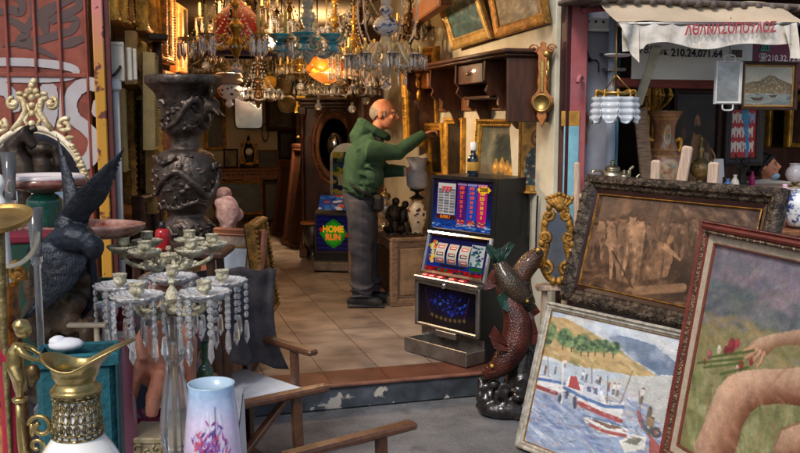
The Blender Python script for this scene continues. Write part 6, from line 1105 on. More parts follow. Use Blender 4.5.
VY = 4.2; v0 = at(188, 240, VY); s = VY / F; PZ = .62; t = thing('bronze_vase', 'huge dark bronze vase with dragon relief and flaring rim at the shop entrance', 'vase', V3((v0.x, v0.y, PZ))); z = lambda py: at(188, py, VY).z - PZ; R = lambda px: px * s
prof = [(22, 262), (26, 250), (22, 240), (25, 232), (25, 224), (21, 219), (18, 213), (25, 205), (30, 192), (32, 175), (29, 160), (24, 152), (16, 149), (14.5, 144), (15, 137), (20, 130), (22, 118), (24, 104), (28, 94), (34, 87), (37, 84)]
q = MB(); q.lathe([(p.x, p.y) for p in bez([(R(r), z(y), 0) for r, y in prof], 4)], 48, close=True); q.lathe([(R(22), z(262)), (0, z(262))], 30); q.lathe([(R(37), z(84)), (R(37.6), z(83)), (R(37.6), z(77)), (R(36.5), z(75.5)), (R(34), z(77)), (R(26), z(92)), (R(18), z(120)), (0, z(120))], 48, close=True); q.build('body', bronze_relief, t)
q = MB(); rs = random.Random(21)
def on(a, py, off=1.0):
    pr = sorted(prof, key=lambda k: k[1]); r = np.interp(py, [k[1] for k in pr], [k[0] for k in pr]); return ((R(r) * 1.02 + off * .008) * math.cos(a), (R(r) * 1.02 + off * .008) * math.sin(a), z(py))
for j, (a0, ys) in enumerate([(-2.6, [(0, 195), (.5, 180), (1.0, 170), (1.5, 182), (1.9, 195), (2.3, 186), (2.6, 168)]), (-.2, [(0, 165), (.6, 178), (1.2, 196), (1.8, 200), (2.4, 184)]), (-2.4, [(0, 205), (.7, 206), (1.4, 200), (2., 207)]), (-2.2, [(0, 128), (.5, 122), (.9, 108), (1.2, 100), (1.5, 106), (1.6, 120), (2.0, 128), (2.5, 118), (2.7, 104)]), (-3.2, [(0, 160), (.6, 158), (1.1, 162), (1.6, 157)])]):
    pts = bez([on(a0 + a, y) for a, y in ys], 6); n = len(pts); q.tube(pts, [.015 * (.35 + .65 * math.sin(PI * (i + 1) / (n + 1))) * (1.2 if j in (0, 3) else .9) for i in range(n)], 8)
    for i in range(0, n, 2): q.ell(pts[i] + V3((rs.uniform(-.012, .012), -.008, .014)), (.007, .007, .008), 6)
for k in range(150):
    a = rs.uniform(-PI, 0); py = rs.choice([rs.uniform(155, 208), rs.uniform(222, 236), rs.uniform(100, 130)]); q.ell(on(a, py, 0), (rs.uniform(.008, .022), rs.uniform(.008, .016), rs.uniform(.006, .014)), 7)
organic(q, 'dragon_relief', bronze_relief, t, .005, 1)
q = MB(); hd = V3(on(-.35, 106, 3)); q.ell(hd, (.05, .04, .045), 10); q.tube([hd + V3((-.08, 0, -.07)), hd + V3((-.03, 0, -.03)), hd], [.035, .04, .04], 8)
for k in range(16): a = rs.uniform(0, 6.28); d = V3((math.cos(a) * rs.uniform(.3, 1), rs.uniform(-.8, .1), math.sin(a))); q.tube([hd, hd + d * .05, hd + d * rs.uniform(.075, .11)], [.02, .012, .003], 6)
organic(q, 'dragon_head', bronze, t, .0065, 1)
t = thing('vase_plinth', 'dark square plinth under the huge bronze dragon vase', 'plinth', V3((v0.x, v0.y, 0))); q = MB(); q.box((0, 0, PZ / 2), (.34, .34, PZ - .004), None, .015); q.box((0, 0, PZ - .03), (.4, .4, .05), None, .012); q.box((0, 0, .04), (.42, .42, .07), None, .012); q.build('plinth', dark_wood, t)
t = thing('red_bottle', 'small red bottle with black cap at the foot of the bronze vase', 'bottle', V3((*at(163, 250, 3.6).xy, at(163, 250, 3.6).z))); q = MB(); q.lathe(sm2([(.028, 0), (.03, .01), (.03, .075), (.012, .09)], 3), 16); q.build('body', mat('red_plastic', 'a3161e', .3, var=.15, coat=.3), t); q = MB(); q.lathe([(.012, .088), (.013, .09), (.013, .115), (0, .117)], 14); q.build('cap', black_plast, t)
pz = at(163, 250, 3.6).z; t = thing('small_stool', 'small dark stool carrying the red bottle and pink stones beside the bronze vase', 'stool', V3((at(163, 250, 3.6).x + .05, 3.66, 0))); q = MB(); q.box((0, 0, pz - .016), (.42, .26, .03), None, .008); q.build('seat', dark_wood, t)
for a in (-1, 1):
    for b in (-1, 1): q = MB(); q.beam((a * .15, b * .09, pz - .03), (a * .19, b * .11, 0), .03, .03); q.build('leg', dark_wood, t)
pk = mat('pink_stone', 'b07468', .6, var=.35, scale=18, bump=.5, bscale=50, col2='d9b3a6')
lump('pink_mineral', 'rough pink mineral lump standing behind the bronze vase, larger of two', 'mineral', 228, 212, 5.2, (.07, .06, .1), pk, 5, .012, 10, ST + .5); lump('pink_mineral', 'small rounded pale pink stone behind the bronze vase, next to the larger rough lump', 'mineral', 224, 194, 5.4, (.05, .05, .045), pk, 6, .01, 6, ST + .5)
t = thing('low_pedestal', 'low dark pedestal behind the bronze vase carrying the pink minerals', 'pedestal', V3((*at(226, 240, 5.3).xy, ST))); q = MB(); q.box((0, 0, .25), (.34, .4, .495), None, .01); q.build('body', dark_wood, t)
p = Pic(60, 80, (.78, .78, .74)); p.poly([(.0, 0), (1, 0), (1, 1), (0, 1)], (.72, .74, .76)); p.mott(.1, 6, 8, 3); p.ell(.5, .4, .25, .25, (.6, .62, .6), .5, .9)
a = at(197, 322, 4.62); b_ = at(257, 318, 4.5); b_.z = a.z; tl = at(203, 227, 4.75); picture('framed_print', 'orange wood framed pale print with wide beige mat leaning behind the cloth draped chair', pic_matrix(a, b_, tl), (b_ - a).length, (tl - a).length, .045, mat('orange_wood', '9a5a3a', .4, var=.25, scale=6, stretch=(1, 8, 1), coat=.2), p, .03, liner=(.055, mat('speckle_mat', 'a08a74', .9, var=.3, scale=60)), inner=(.008, old_gold), cat='print')
a = at(261, 322, 4.55); b_ = at(273, 318, 4.98); b_.z = a.z; tl = at(254, 228, 4.75); picture('rope_frame', 'thin gold rope twist frame standing almost edge on beside the orange wood frame', pic_matrix(a, b_, tl), .4, (tl - a).length, .04, old_gold, dkpic(61), .04, deco=lambda m, w, h, f, d: beads(m, w, h, f * .4, d, .012, .026), cat='frame')
glossy = mat('chair_wood', '5a3a26', .35, var=.35, scale=6, bump=.12, bscale=50, stretch=(6, 6, 6), coat=.4)
def director_chair(label, M, seat_m, back=True, armz=.64, seatz=.46, wd=.52, dp=.44):
    t = thing('folding_chair', label, 'chair', M, 'folding chairs beside the stall'); h = wd / 2
    for sg in (-1, 1):
        y = sg * h; q = MB(); q.beam((-dp * .5, y, armz), (dp * .5 + .08, y, armz - .005), .055, .026, (0, 0, 1), .008); q.build('armrest', glossy, t)
        q = MB(); q.beam((-dp * .42, y, 0), (-dp * .42 - .04, y, .9 if back else armz), .028, .04); q.build('back_post', glossy, t); q = MB(); q.beam((dp * .42, y, 0.0), (dp * .36, y, armz - .014), .028, .038); q.build('front_post', glossy, t)
        q = MB(); q.beam((-dp * .5, y, .03), (dp * .55, y, .03), .03, .035); q.build('runner', glossy, t); q = MB(); q.beam((-dp * .46, y * .94, seatz - .012), (dp * .46, y * .94, seatz - .012), .03, .03); q.build('seat_rail', glossy, t)
    for x in (-dp * .36, dp * .36):
        for sg in (-1, 1): q = MB(); q.beam((x + sg * .012, -sg * h * .9, .05), (x + sg * .012, sg * h * .9, seatz - .02), .022, .04, (1, 0, 0)); q.build('cross_leg', glossy, t)
    q = grid(lambda a, b: (-dp * .5 + dp * a, -h * .95 + 2 * h * .95 * b, seatz + .006 - .025 * math.sin(PI * b)), 12, 14); q.build('seat', seat_m, t)
    if back: q = grid(lambda a, b: (-dp * .46 - .02 * b - .03 * math.sin(PI * a), -h + 2 * h * a, .62 + .26 * b), 14, 6); q.build('back_rest', mat('dark_canvas', '3a3640', .9, var=.2, scale=12, bump=.2), t)
    return t
wseat = mat('white_canvas', 'c9ccd2', .9, var=.08, scale=10, bump=.2)
A0 = at_z(250, 331, .65); A1 = at_z(300, 345, .65); d = (A1 - A0); an = math.degrees(math.atan2(d.y, d.x)); m = (A0 + A1) / 2; pr = V3((-math.sin(math.radians(an)), math.cos(math.radians(an)), 0)); c = m - pr * .27; c.z = 0
chA = director_chair('folding wooden chair with white seat and dark jacket over its back, by the step', Matrix.Translation(c) @ Rz(an), wseat)
ca_ = c; MA = Matrix.Translation(c) @ Rz(an)
B0 = at_z(290, 396, .62); B1 = at_z(345, 444, .62); c = (B0 + B1) / 2; an2 = math.degrees(math.atan2(at_z(334, 386, .62).y - at_z(234, 408, .62).y, at_z(334, 386, .62).x - at_z(234, 408, .62).x)); wB = abs((B1 - B0).dot(V3((math.sin(math.radians(an2)), -math.cos(math.radians(an2)), 0)))); c.z = 0
director_chair('empty folding wooden chair in front with both armrests pointing right', Matrix.Translation(c - V3((.06, 0.02, 0))) @ Rz(an2), wseat, back=False, armz=.62, seatz=.34, wd=wB)
def jk(s, t):
    a = s * 2 - 1; y = a * .36; 
    if t < .5: f = t / .5; x = -.24 + .05 * f * f + .10 * f; zz_ = .66 + .32 * math.sin(f * PI / 2)
    else: f = (t - .5) / .5; x = -.11 + .06 * f + .04 * f * f; zz_ = .98 - .40 * f - .05 * abs(a)
    return (x + .014 * math.sin(s * 17 + t * 3) + .008 * math.sin(s * 31), y * (1 + .1 * math.sin(t * 6)), zz_ - .05 * a * a + .008 * math.sin(s * 23 + t * 9))
q = grid(jk, 34, 26); t = thing('jacket', 'dark grey jacket draped over the back of the white seated folding chair', 'jacket', MA); o = q.build('cloth', mat('plum_cloth', '332f31', .92, var=.25, scale=10, bump=.3, bscale=40, col2='4a4446'), t); sd = o.modifiers.new('s', 'SOLIDIFY'); sd.thickness = .012
bl = at(517, 455, 4.33); tl = at(541, 300, 4.50); brd = (at(670, 331, 3.88) - tl); brd.z = 0; brd.normalize()
bl.z = max(bl.z, .012); hgt = (tl - bl).length; Mh = pic_matrix(bl, bl + brd, tl)
def proj(p):
    q = p - V3((0, 0, CZ)); f = V3((0, math.cos(TH), -math.sin(TH))); u = V3((0, math.sin(TH), math.cos(TH))); k = q.dot(f); return 400 + F * q.x / k, 226.5 - F * q.dot(u) / k
def plane_map(M, w, h, inset):     # photo pixel -> canvas coordinates 0..1 of a leaning picture
    o = M.translation; n = M.to_3x3().col[2]; x = M.to_3x3().col[0]; y = M.to_3x3().col[1]
    def f(px, py):
        d = ray(px, py); c = V3((0, 0, CZ)); t = (o - c).dot(n) / d.dot(n); p = c + d * t - o; return ((p.dot(x) - inset) / (w - 2 * inset), (p.dot(y) - inset) / (h - 2 * inset))
    return f
Wb = 1.02; fwb = .038; b = plane_map(Mh, Wb, hgt, fwb)
def cb(x, y): return b(500 + x / 2.477, 270 + y / 2.477)      # from the enlarged study of the picture
def PL(pts): return [cb(*p) for p in pts]
p = Pic(230, 185, (.62, .68, .76)); p.grad(.55, 1, (.78, .8, .8), (.6, .68, .78)); p.mott(.12, 5, 6, 2)
p.dabs(60, 0, 1, .72, 1, [(.85, .85, .85), (.62, .7, .78), (.78, .76, .72)], .1, .03, .5, -10, 4)
p.poly(PL([(110, 110), (170, 120), (240, 160), (300, 200), (390, 262), (330, 262), (200, 235), (80, 205)]), (.72, .58, .34)); m = p.mask(PL([(110, 110), (170, 120), (240, 160), (300, 200), (395, 264), (330, 264), (200, 245), (70, 210)]))
p.dabs(260, 0, .75, .35, 1, [(.78, .66, .4), (.62, .44, .22), (.56, .5, .24), (.84, .74, .5), (.5, .36, .2), (.42, .46, .2)], .03, .012, .75, -15, 5, m)
p.poly(PL([(270, 165), (300, 160), (345, 172), (385, 185), (440, 230), (440, 262), (395, 258), (340, 225)]), (.36, .44, .56)); m = p.mask(PL([(270, 165), (300, 160), (345, 172), (385, 185), (440, 230), (440, 262), (395, 258), (340, 225)]))
p.dabs(110, .4, 1, .4, .9, [(.3, .38, .52), (.5, .56, .64), (.24, .34, .46), (.6, .64, .7)], .02, .03, .7, 30, 6, m)
for (x, y, r) in ((118, 150, 24), (160, 165, 20), (206, 180, 20), (112, 170, 18), (240, 186, 14), (262, 188, 14), (285, 192, 13), (180, 178, 12), (222, 190, 12)):
    u, v = cb(x, y); p.ell(u, v, r / 420, r / 330, (.22, .36, .2), .95, .5); 
    for k in range(26): a = random.uniform(0, 6.28); q_ = random.random() ** .5; p.ell(u + q_ * r / 420 * math.cos(a), v + q_ * r / 330 * math.sin(a), .012, .012, random.choice([(.16, .28, .16), (.36, .5, .26), (.46, .58, .32), (.12, .22, .14)]), .8, .6)
    p.line([(u, v - r / 330), (u + .004, v - r / 330 - .03)], .005, (.3, .22, .14))
p.poly(PL([(75, 215), (200, 240), (330, 262), (440, 268), (440, 350), (300, 300), (70, 250)]), (.66, .72, .78)); p.poly(PL([(330, 262), (440, 262), (440, 470), (400, 470), (330, 330), (250, 275)]), (.7, .7, .68)); p.poly(PL([(60, 255), (170, 275), (300, 300), (420, 400), (430, 470), (30, 470)]), (.5, .58, .72))
p.dabs(60, 0, 1, .38, .55, [(.8, .8, .78), (.62, .7, .78), (.78, .72, .6)], .05, .01, .6, -14, 7)
m = p.mask(PL([(70, 275), (330, 300), (420, 400), (430, 470), (30, 470)])); p.dabs(320, 0, 1, 0, .6, [(.38, .46, .66), (.58, .66, .8), (.78, .82, .88), (.3, .38, .58), (.66, .6, .62)], .045, .009, .75, -10, 8, m)
def hull(pts, c, stripe=None, inside=None):
    p.poly(PL(pts), c)
    if stripe: p.line(PL(stripe[0]), .011, stripe[1])
hull([(82, 262), (110, 262), (150, 275), (175, 280), (165, 300), (140, 305), (85, 285)], (.82, .82, .82), ([(84, 268), (130, 275), (170, 284)], (.2, .36, .62))); p.line(PL([(86, 287), (140, 306)]), .014, (.55, .16, .16))
p.poly(PL([(160, 290), (172, 262), (190, 262), (192, 282), (255, 300), (262, 325), (300, 330), (310, 325), (302, 372), (255, 355), (200, 330)]), (.84, .84, .84)); p.line(PL([(160, 292), (210, 318), (260, 338), (306, 340)]), .012, (.22, .38, .62)); p.line(PL([(195, 330), (250, 356), (300, 374)]), .016, (.62, .2, .2)); p.poly(PL([(168, 290), (175, 262), (190, 263), (200, 300)]), (.66, .2, .2)); p.poly(PL([(205, 312), (208, 280), (248, 285), (250, 325)]), (.72, .74, .8)); p.poly(PL([(215, 300), (216, 288), (226, 290), (226, 304)]), (.3, .36, .5)); p.poly(PL([(232, 306), (233, 292), (242, 293), (242, 310)]), (.3, .36, .5)); p.line(PL([(228, 280), (228, 240)]), .004, (.4, .34, .3)); p.line(PL([(152, 330), (157, 225)]), .007, (.86, .84, .8))
p.poly(PL([(205, 360), (240, 372), (290, 385), (318, 392), (314, 410), (285, 416), (240, 400), (212, 378)]), (.86, .86, .84)); p.poly(PL([(214, 366), (262, 380), (310, 394), (270, 394)]), (.44, .32, .24)); p.line(PL([(222, 384), (262, 402), (312, 412)]), .012, (.6, .24, .22)); p.line(PL([(205, 360), (318, 392)]), .006, (.3, .42, .6))
p.poly(PL([(295, 425), (330, 408), (365, 415), (360, 445), (310, 455)]), (.8, .8, .76)); p.poly(PL([(305, 428), (332, 415), (355, 420), (340, 436)]), (.4, .4, .34)); p.poly(PL([(340, 345), (350, 352), (365, 400), (405, 445), (405, 470), (370, 470), (372, 420), (345, 380)]), (.6, .24, .22)); p.poly(PL([(342, 345), (352, 370), (380, 410), (360, 405)]), (.24, .3, .4)); p.ell(*cb(388, 404), .03, .036, (.16, .14, .18), .9, .4); p.ell(*cb(388, 404), .014, .018, (.5, .3, .26), .9, .4)
def folk(x, y, h, c1, c2):
    u, v = cb(x, y); k = h / 385; p.ell(u, v + k * .9, k * .09, k * .12, (.3, .2, .15), 1, .3); p.line([(u, v + k * .78), (u, v + k * .42)], k * .14, c1); p.line([(u - .003, v + k * .42), (u - .004, v)], k * .06, c2); p.line([(u + .004, v + k * .42), (u + .006, v)], k * .06, c2)
for a in ((110, 258, 26, (.4, .26, .2), (.3, .2, .2)), (135, 258, 22, (.5, .4, .3), (.2, .2, .3)), (203, 272, 26, (.84, .82, .8), (.3, .3, .4)), (212, 278, 22, (.3, .3, .4), (.3, .3, .4)), (240, 280, 22, (.84, .8, .74), (.3, .24, .3)), (246, 284, 22, (.3, .24, .2), (.2, .2, .2)), (268, 300, 24, (.6, .3, .24), (.2, .2, .3)), (280, 308, 30, (.86, .84, .8), (.3, .3, .4)), (290, 312, 34, (.8, .78, .74), (.4, .36, .3)), (350, 330, 40, (.84, .8, .76), (.36, .3, .26)), (366, 385, 46, (.34, .28, .2), (.5, .36, .24)), (372, 408, 44, (.5, .4, .22), (.3, .26, .2)), (160, 240, 22, (.86, .82, .8), (.4, .3, .3))): folk(*a)
for x, y in ((148, 318), (165, 310), (185, 322), (186, 335)): p.ell(*cb(x, y), .012, .03, (.14, .16, .24), .9, .5)
m = p.mask(PL([(80, 260), (200, 290), (330, 330), (430, 420), (430, 470), (40, 470)])); p.dabs(420, 0, 1, 0, .62, [(.16, .18, .26), (.85, .86, .86), (.5, .34, .26), (.3, .38, .52), (.7, .72, .74)], .012, .0035, .6, -8, 31, m); p.dabs(160, .1, .95, .05, .55, [(.3, .2, .16), (.62, .3, .22), (.8, .74, .66), (.2, .24, .34)], .006, .006, .6, 30, 32, p.mask(PL([(85, 270), (180, 270), (310, 325), (410, 400), (405, 460), (300, 450), (200, 380), (150, 320)])))
for x0, y0, x1, y1 in ((268, 262, 266, 330), (300, 330, 330, 250), (352, 400, 346, 300), (120, 262, 118, 215)): p.line([cb(x0, y0), cb(x1, y1)], .0035, (.36, .3, .26), .8)
p.a = p.a * .74 + p.a.mean(2, keepdims=True) * .14 + .13; p.brush(3600, .010, .0032, .11, 3, .6, -10); p.mott(.12, 24, 24, 9)
lf = mat('limed_frame', '9c9486', .5, .2, var=.3, scale=25, bump=.4, bscale=80, col2='c2bcae')
picture('harbour_painting', 'silvery framed painting of fishing boats in a harbour, leaning on the pavement', Mh, Wb, hgt, fwb, lf, p, .03, inner=(.006, old_gold), prof=[(0, -.01), (0, .02), (.004, .026), (.012, .028), (.016, .02), (.022, .017), (.028, .02), (.032, .014), (fwb, .01), (fwb, 0)])
tl = at(588, 175, 5.1); tr = at(785, 191, 4.05); tr.z = tl.z; bl = at(563, 300, 4.98); Wd = (tr - tl).length; xd = (tr - tl).normalized(); Msz = pic_matrix(bl, bl + xd, tl); Hs = (tl - bl).length; fws = .11
b2 = plane_map(Msz, Wd, Hs, fws)
def cs(x, y): return b2(560 + x / 2.517, 140 + y / 2.517)
p = Pic(260, 130, (.3, .22, .17)); p.grad(0, .5, (.27, .19, .14), (.32, .24, .18)); p.grad(.5, 1, (.32, .24, .18), (.27, .2, .17)); p.mott(.5, 6, 5, 4)
rs = random.Random(13)
for k in range(9): x = rs.uniform(.05, .6); p.poly([(x, .6), (x + .04, .6), (x + .05, 1), (x, 1)], (.44, .33, .25), .35)
p.dabs(90, .5, 1, .55, .95, [(.5, .4, .32), (.22, .16, .12), (.42, .34, .3)], .05, .02, .5, -20, 3); p.dabs(120, 0, 1, 0, .3, [(.46, .35, .24), (.22, .15, .1), (.56, .44, .32)], .05, .02, .5, 15, 5); p.dabs(50, .2, .7, .15, .6, [(.16, .11, .08), (.2, .14, .1)], .05, .08, .5, 15, 15)
def figure(x0, y0, x1, y1, w, c, pose=0):       # head at (x0,y0) feet at (x1,y1) in study coordinates
    h0 = cs(x0, y0); f0 = cs(x1, y1); dx = f0[0] - h0[0]; dy = f0[1] - h0[1]; L = lambda t, o=0.: (h0[0] + dx * t + o, h0[1] + dy * t); k = abs(dy)
    dk_ = tuple(v * .45 for v in c)
    p.line([L(.18, .004), L(.55, .006)], [w * 1.15, w * 1.1], dk_, .8); p.line([L(.15), L(.55)], [w * 1.1, w * .9], c); p.line([L(.5, -.004), L(.78, -.012 - .01 * pose), L(1, -.012 - .02 * pose)], [w * .6, w * .45, w * .3], c); p.line([L(.5, .004), L(.76, .012 + .01 * pose), L(1, .02 + .01 * pose)], [w * .6, w * .45, w * .3], tuple(v * .75 for v in c)); p.ell(h0[0], h0[1], k * .05 / p.asp * 1.6, k * .075, tuple(v * 1.05 for v in c), 1, .4); p.ell(h0[0], h0[1] + k * .035, k * .05, k * .04, (.2, .13, .09), .8, .4)
    p.line([L(.2, w * .3), L(.42, .03 * (1 if pose else -1)), L(.5, .05 * (1 if pose else -.6))], [w * .4, w * .32, w * .2], tuple(v * .95 for v in c))
C1 = (.6, .46, .35); C2 = (.5, .38, .29); C3 = (.41, .31, .24)
for a in ((75, 225, 68, 320, .05, C3, 0), (90, 215, 90, 315, .05, C3, 1), (105, 205, 110, 300, .05, C2, 0), (128, 205, 140, 350, .06, C1, 1), (160, 200, 150, 350, .06, C2, 0), (185, 195, 170, 340, .062, C1, 1), (205, 205, 190, 350, .065, C1, 0), (225, 215, 245, 300, .05, C3, 1), (290, 210, 300, 290, .05, C3, 0), (310, 215, 320, 300, .045, C3, 1), (340, 200, 345, 250, .04, C3, 0), (380, 190, 380, 235, .035, C3, 1)): figure(*a)
p.poly([cs(205, 355), cs(222, 285), cs(250, 255), cs(275, 260), cs(285, 300), cs(270, 345)], (.47, .35, .26)); p.ell(*cs(278, 250), .022, .045, (.56, .42, .3), 1, .3); p.line([cs(262, 268), cs(285, 285), cs(303, 302)], [.03, .022, .012], (.58, .44, .33)); p.line([cs(240, 270), cs(222, 300), cs(206, 352)], [.03, .022, .012], (.36, .26, .19)); p.line([cs(262, 290), cs(255, 345)], .012, (.34, .25, .18)); p.dabs(30, .3, .45, .1, .5, [(.5, .37, .26), (.7, .54, .4), (.3, .21, .15)], .014, .04, .6, 60, 22)
p.line([cs(120, 255), cs(190, 385)], .008, (.2, .13, .09)); p.line([cs(190, 380), cs(260, 375), cs(310, 372)], .045, (.5, .38, .28)); p.line([cs(130, 230), cs(118, 260), cs(132, 275)], .02, C1)
p.dabs(160, 0, 1, 0, 1, [(.62, .48, .36), (.3, .21, .15), (.24, .17, .12), (.5, .38, .28)], .012, .018, .4, 30, 14)
for k in range(26): x = rs.uniform(240, 420); y = rs.uniform(205, 245); u, v = cs(x, y); p.ell(u, v, .009, .022, rs.choice([C2, C3, (.34, .25, .19)]), .85, .5); p.line([(u, v - .03), (u + rs.uniform(-.02, .02), v - .16)], [.02, .012], rs.choice([C3, (.3, .22, .16), (.24, .17, .12)]), .5)
for k in range(110): x = rs.uniform(60, 330); y = rs.uniform(205, 350); u, v = cs(x, y); p.line([(u, v), (u + rs.uniform(-.012, .012), v - rs.uniform(.03, .09))], .0035, rs.choice([(.2, .14, .1), (.66, .52, .4), (.26, .18, .13)]), .35)
p.brush(2600, .008, .005, .1, 4, .5, 60); p.mott(.3, 24, 14, 9)
SG = lambda m, w, h, f, d: leaves(m, w, h, f * .08, f * .6, d * .82, .06, .012)
picture('sepia_painting', 'large sepia painting of a crowd of figures in a dark carved frame', Msz, Wd, Hs, .08, carved_dark, p, .05, prof=[(0, -.015), (0, .03), (.006, .042), (.02, .05), (.045, .046), (.056, .03), (.07, .024), (.08, .012), (.08, 0)], liner=(.026, mat('maroon_slip', '2e1a18', .35, var=.3, coat=.3)), inner=(.008, old_gold), deco=SG)
tl = at(693, 219, 3.72); tr = at(800, 238, 3.1); tr.z = tl.z; bl = at(664, 458, 3.58); xd = (tr - tl); xd.z = 0; xd.normalize(); Mn = pic_matrix(bl, bl + xd, tl); Hn = (tl - bl).length; Wn = .98; 
FW = .052; LW = .035; b3 = plane_map(Mn, Wn, Hn, FW + LW + .006)
def cn(x, y): return b3(660 + x / 1.79, 200 + y / 1.79)
p = Pic(230, 200, (.5, .5, .5)); p.grad(.62, 1, (.5, .52, .5), (.47, .42, .5)); p.grad(0, .62, (.52, .52, .3), (.56, .54, .4)); p.mott(.25, 6, 6, 2)
p.dabs(150, 0, 1, .6, 1, [(.42, .42, .5), (.56, .5, .54), (.36, .42, .46), (.5, .46, .5)], .08, .03, .5, 8, 3); p.dabs(140, 0, 1, .66, .82, [(.3, .36, .38), (.42, .46, .46), (.26, .32, .36), (.5, .5, .48)], .05, .018, .6, 5, 4); p.dabs(150, 0, 1, .46, .68, [(.56, .52, .34), (.62, .54, .36), (.46, .48, .3), (.66, .58, .42)], .07, .02, .55, 4, 6)
p.dabs(330, 0, 1, 0, .5, [(.5, .53, .34), (.6, .61, .42), (.42, .46, .28), (.7, .68, .5), (.55, .5, .34)], .03, .03, .6, 60, 7); p.dabs(60, 0, 1, 0, .4, [(.7, .72, .52), (.3, .4, .2)], .008, .05, .6, 20, 9)
p.brush(2600, .02, .008, .07, 5, .6, 12); fl = (.8, .61, .49)
def Q(pts): return [cn(*k) for k in pts]
leg = Q([(62, 440), (78, 405), (94, 362), (106, 334), (124, 316), (150, 306), (185, 303), (225, 303), (262, 298), (330, 292), (420, 296), (420, 384), (330, 378), (262, 370), (215, 364), (180, 368), (163, 380), (150, 402), (140, 440), (128, 475), (70, 475)]); p.model(p.mask(leg), fl, 15, 1.1)
low = Q([(200, 475), (204, 440), (214, 414), (238, 400), (262, 394), (330, 386), (420, 384), (420, 475)]); p.model(p.mask(low), (.78, .6, .47), 11, .9); p.line(Q([(206, 440), (218, 410), (262, 394), (400, 385)]), .006, (.46, .3, .22), .6)
arm = Q([(158, 268), (164, 256), (178, 248), (200, 241), (230, 236), (262, 231), (330, 224), (420, 220), (420, 268), (330, 266), (262, 261), (228, 260), (208, 264), (196, 275), (186, 284), (176, 280), (168, 276)]); p.model(p.mask(arm), (.82, .65, .52), 7, .8)
for f_ in (((170, 262), (157, 269), (149, 272)), ((174, 268), (163, 278), (155, 282)), ((180, 273), (171, 285), (164, 290)), ((187, 276), (182, 290), (176, 296))): p.line(Q(f_), [.013, .010, .007], (.8, .62, .49)); p.line(Q([(x + 1, y + 4) for x, y in f_]), .0035, (.48, .3, .22), .6)
p.line(Q([(225, 303), (200, 330), (176, 366)]), .01, (.6, .43, .33), .35); m = p.mask(leg); p.dabs(80, 0, .8, 0, .6, [(.82, .66, .53), (.72, .5, .4), (.7, .52, .38), (.84, .62, .52)], .05, .012, .28, -20, 11, m)
p.brush(1800, .014, .005, .04, 15, .5, 15)
for x, y, r, c in ((130, 262, 15, (.52, .16, .2)), (140, 258, 9, (.66, .24, .28)), (120, 270, 9, (.4, .12, .16)), (90, 278, 10, (.6, .32, .34)), (146, 296, 10, (.6, .2, .2)), (140, 302, 7, (.82, .66, .6)), (108, 268, 8, (.84, .78, .7)), (82, 290, 6, (.5, .2, .2)), (165, 290, 7, (.5, .16, .18))): u, v = cn(x, y); p.ell(u, v, r / 520, r / 400, c, .95, .5); p.ell(u - .006, v + .01, r / 1000, r / 900, tuple(min(1, k * 1.35) for k in c), .7, .6)
for a in (((150, 292), (80, 300)), ((170, 270), (90, 282)), ((160, 300), (110, 312)), ((150, 284), (70, 292))): p.line(Q(a), .006, (.26, .34, .16), .8)
p.a = p.a * .9 + np.array([.56, .52, .46]) * .1; p.brush(1500, .012, .004, .05, 6, .5, 30); p.mott(.14, 26, 26, 9)
def nd(m, w, h, f, d): beads(m, w, h, .006, d * .62, .0055, .012)
t = picture('nude_painting', 'large reddish framed painting of bare limbs and red flowers on grass, at right edge', Mn, Wn, Hn, FW, red_frame, p, .045, prof=[(0, -.02), (0, .02), (.004, .028), (.012, .026), (.016, .034), (.024, .044), (.034, .04), (.038, .03), (FW, .028), (FW, 0)], liner=(LW, linen), inner=(.007, mat('copper_slip', '7e4638', .35, .4, var=.2)), deco=nd)
q = MB(); sweep(q, Wn, Hn, [(.0375, .03), (.039, .036), (.045, .037), (.05, .03), (.0515, .024)]); beads(q, Wn, Hn, .0445, .035, .005, .019, jag=.4); q.build('silver_band', silver_gilt, t)
q = MB(); sweep(q, Wn, Hn, [(-.001, -.012), (-.0015, .018), (.001, .0235), (.0045, .0245)]); q.build('black_edge', mat('black_edge', '24221f', .45, .3, var=.4, scale=50, bump=.6, bscale=140), t)
sup = thing('wooden_crate', 'low wooden crate under the red framed painting', 'crate', frame_mat(V3((bl.x, bl.y, 0)), xd, V3((-xd.y, xd.x, 0)), Z)); zc = bl.z - .004
for i in range(3): q = MB(); q.box((.5, .1, zc - .04 - i * (zc - .08) / 2.05), (1.0, .3, .07), None, .004); q.build('slat', raw_wood, sup)
for x in (.03, .97): q = MB(); q.box((x, .1, zc / 2), (.04, .26, zc - .004), None, .004); q.build('corner', raw_wood, sup)
t = thing('wooden_bench', 'rough wooden bench holding up the sepia painting', 'bench', frame_mat(V3((bl.x, bl.y, 0)), xd, V3((-xd.y, xd.x, 0)), Z)); p0b = at(563, 300, 4.98); xd2 = (at(785, 191, 4.05) - at(588, 175, 5.1)); xd2.z = 0; xd2.normalize(); t.matrix_world = frame_mat(V3((p0b.x, p0b.y, 0)), xd2, V3((-xd2.y, xd2.x, 0)), Z); zb = p0b.z - .03
q = MB(); q.box((.6, .08, zb - .02), (1.2, .22, .035), None, .006); q.build('board', grey_wood, t)
for x in (.06, 1.14):
    for y in (0.0, .16): q = MB(); q.box((x, y, (zb - .04) / 2), (.045, .045, zb - .04), None, .006); q.build('leg', grey_wood, t)
FY = 4.86; f0 = at(505, 415, FY); f0.z = 0; L_f = lambda px, py, Y=FY: at(px, py, Y) - f0
t = thing('carp_sculpture', 'carved lacquered sculpture of three leaping carp on dark waves by the step', 'sculpture', f0)
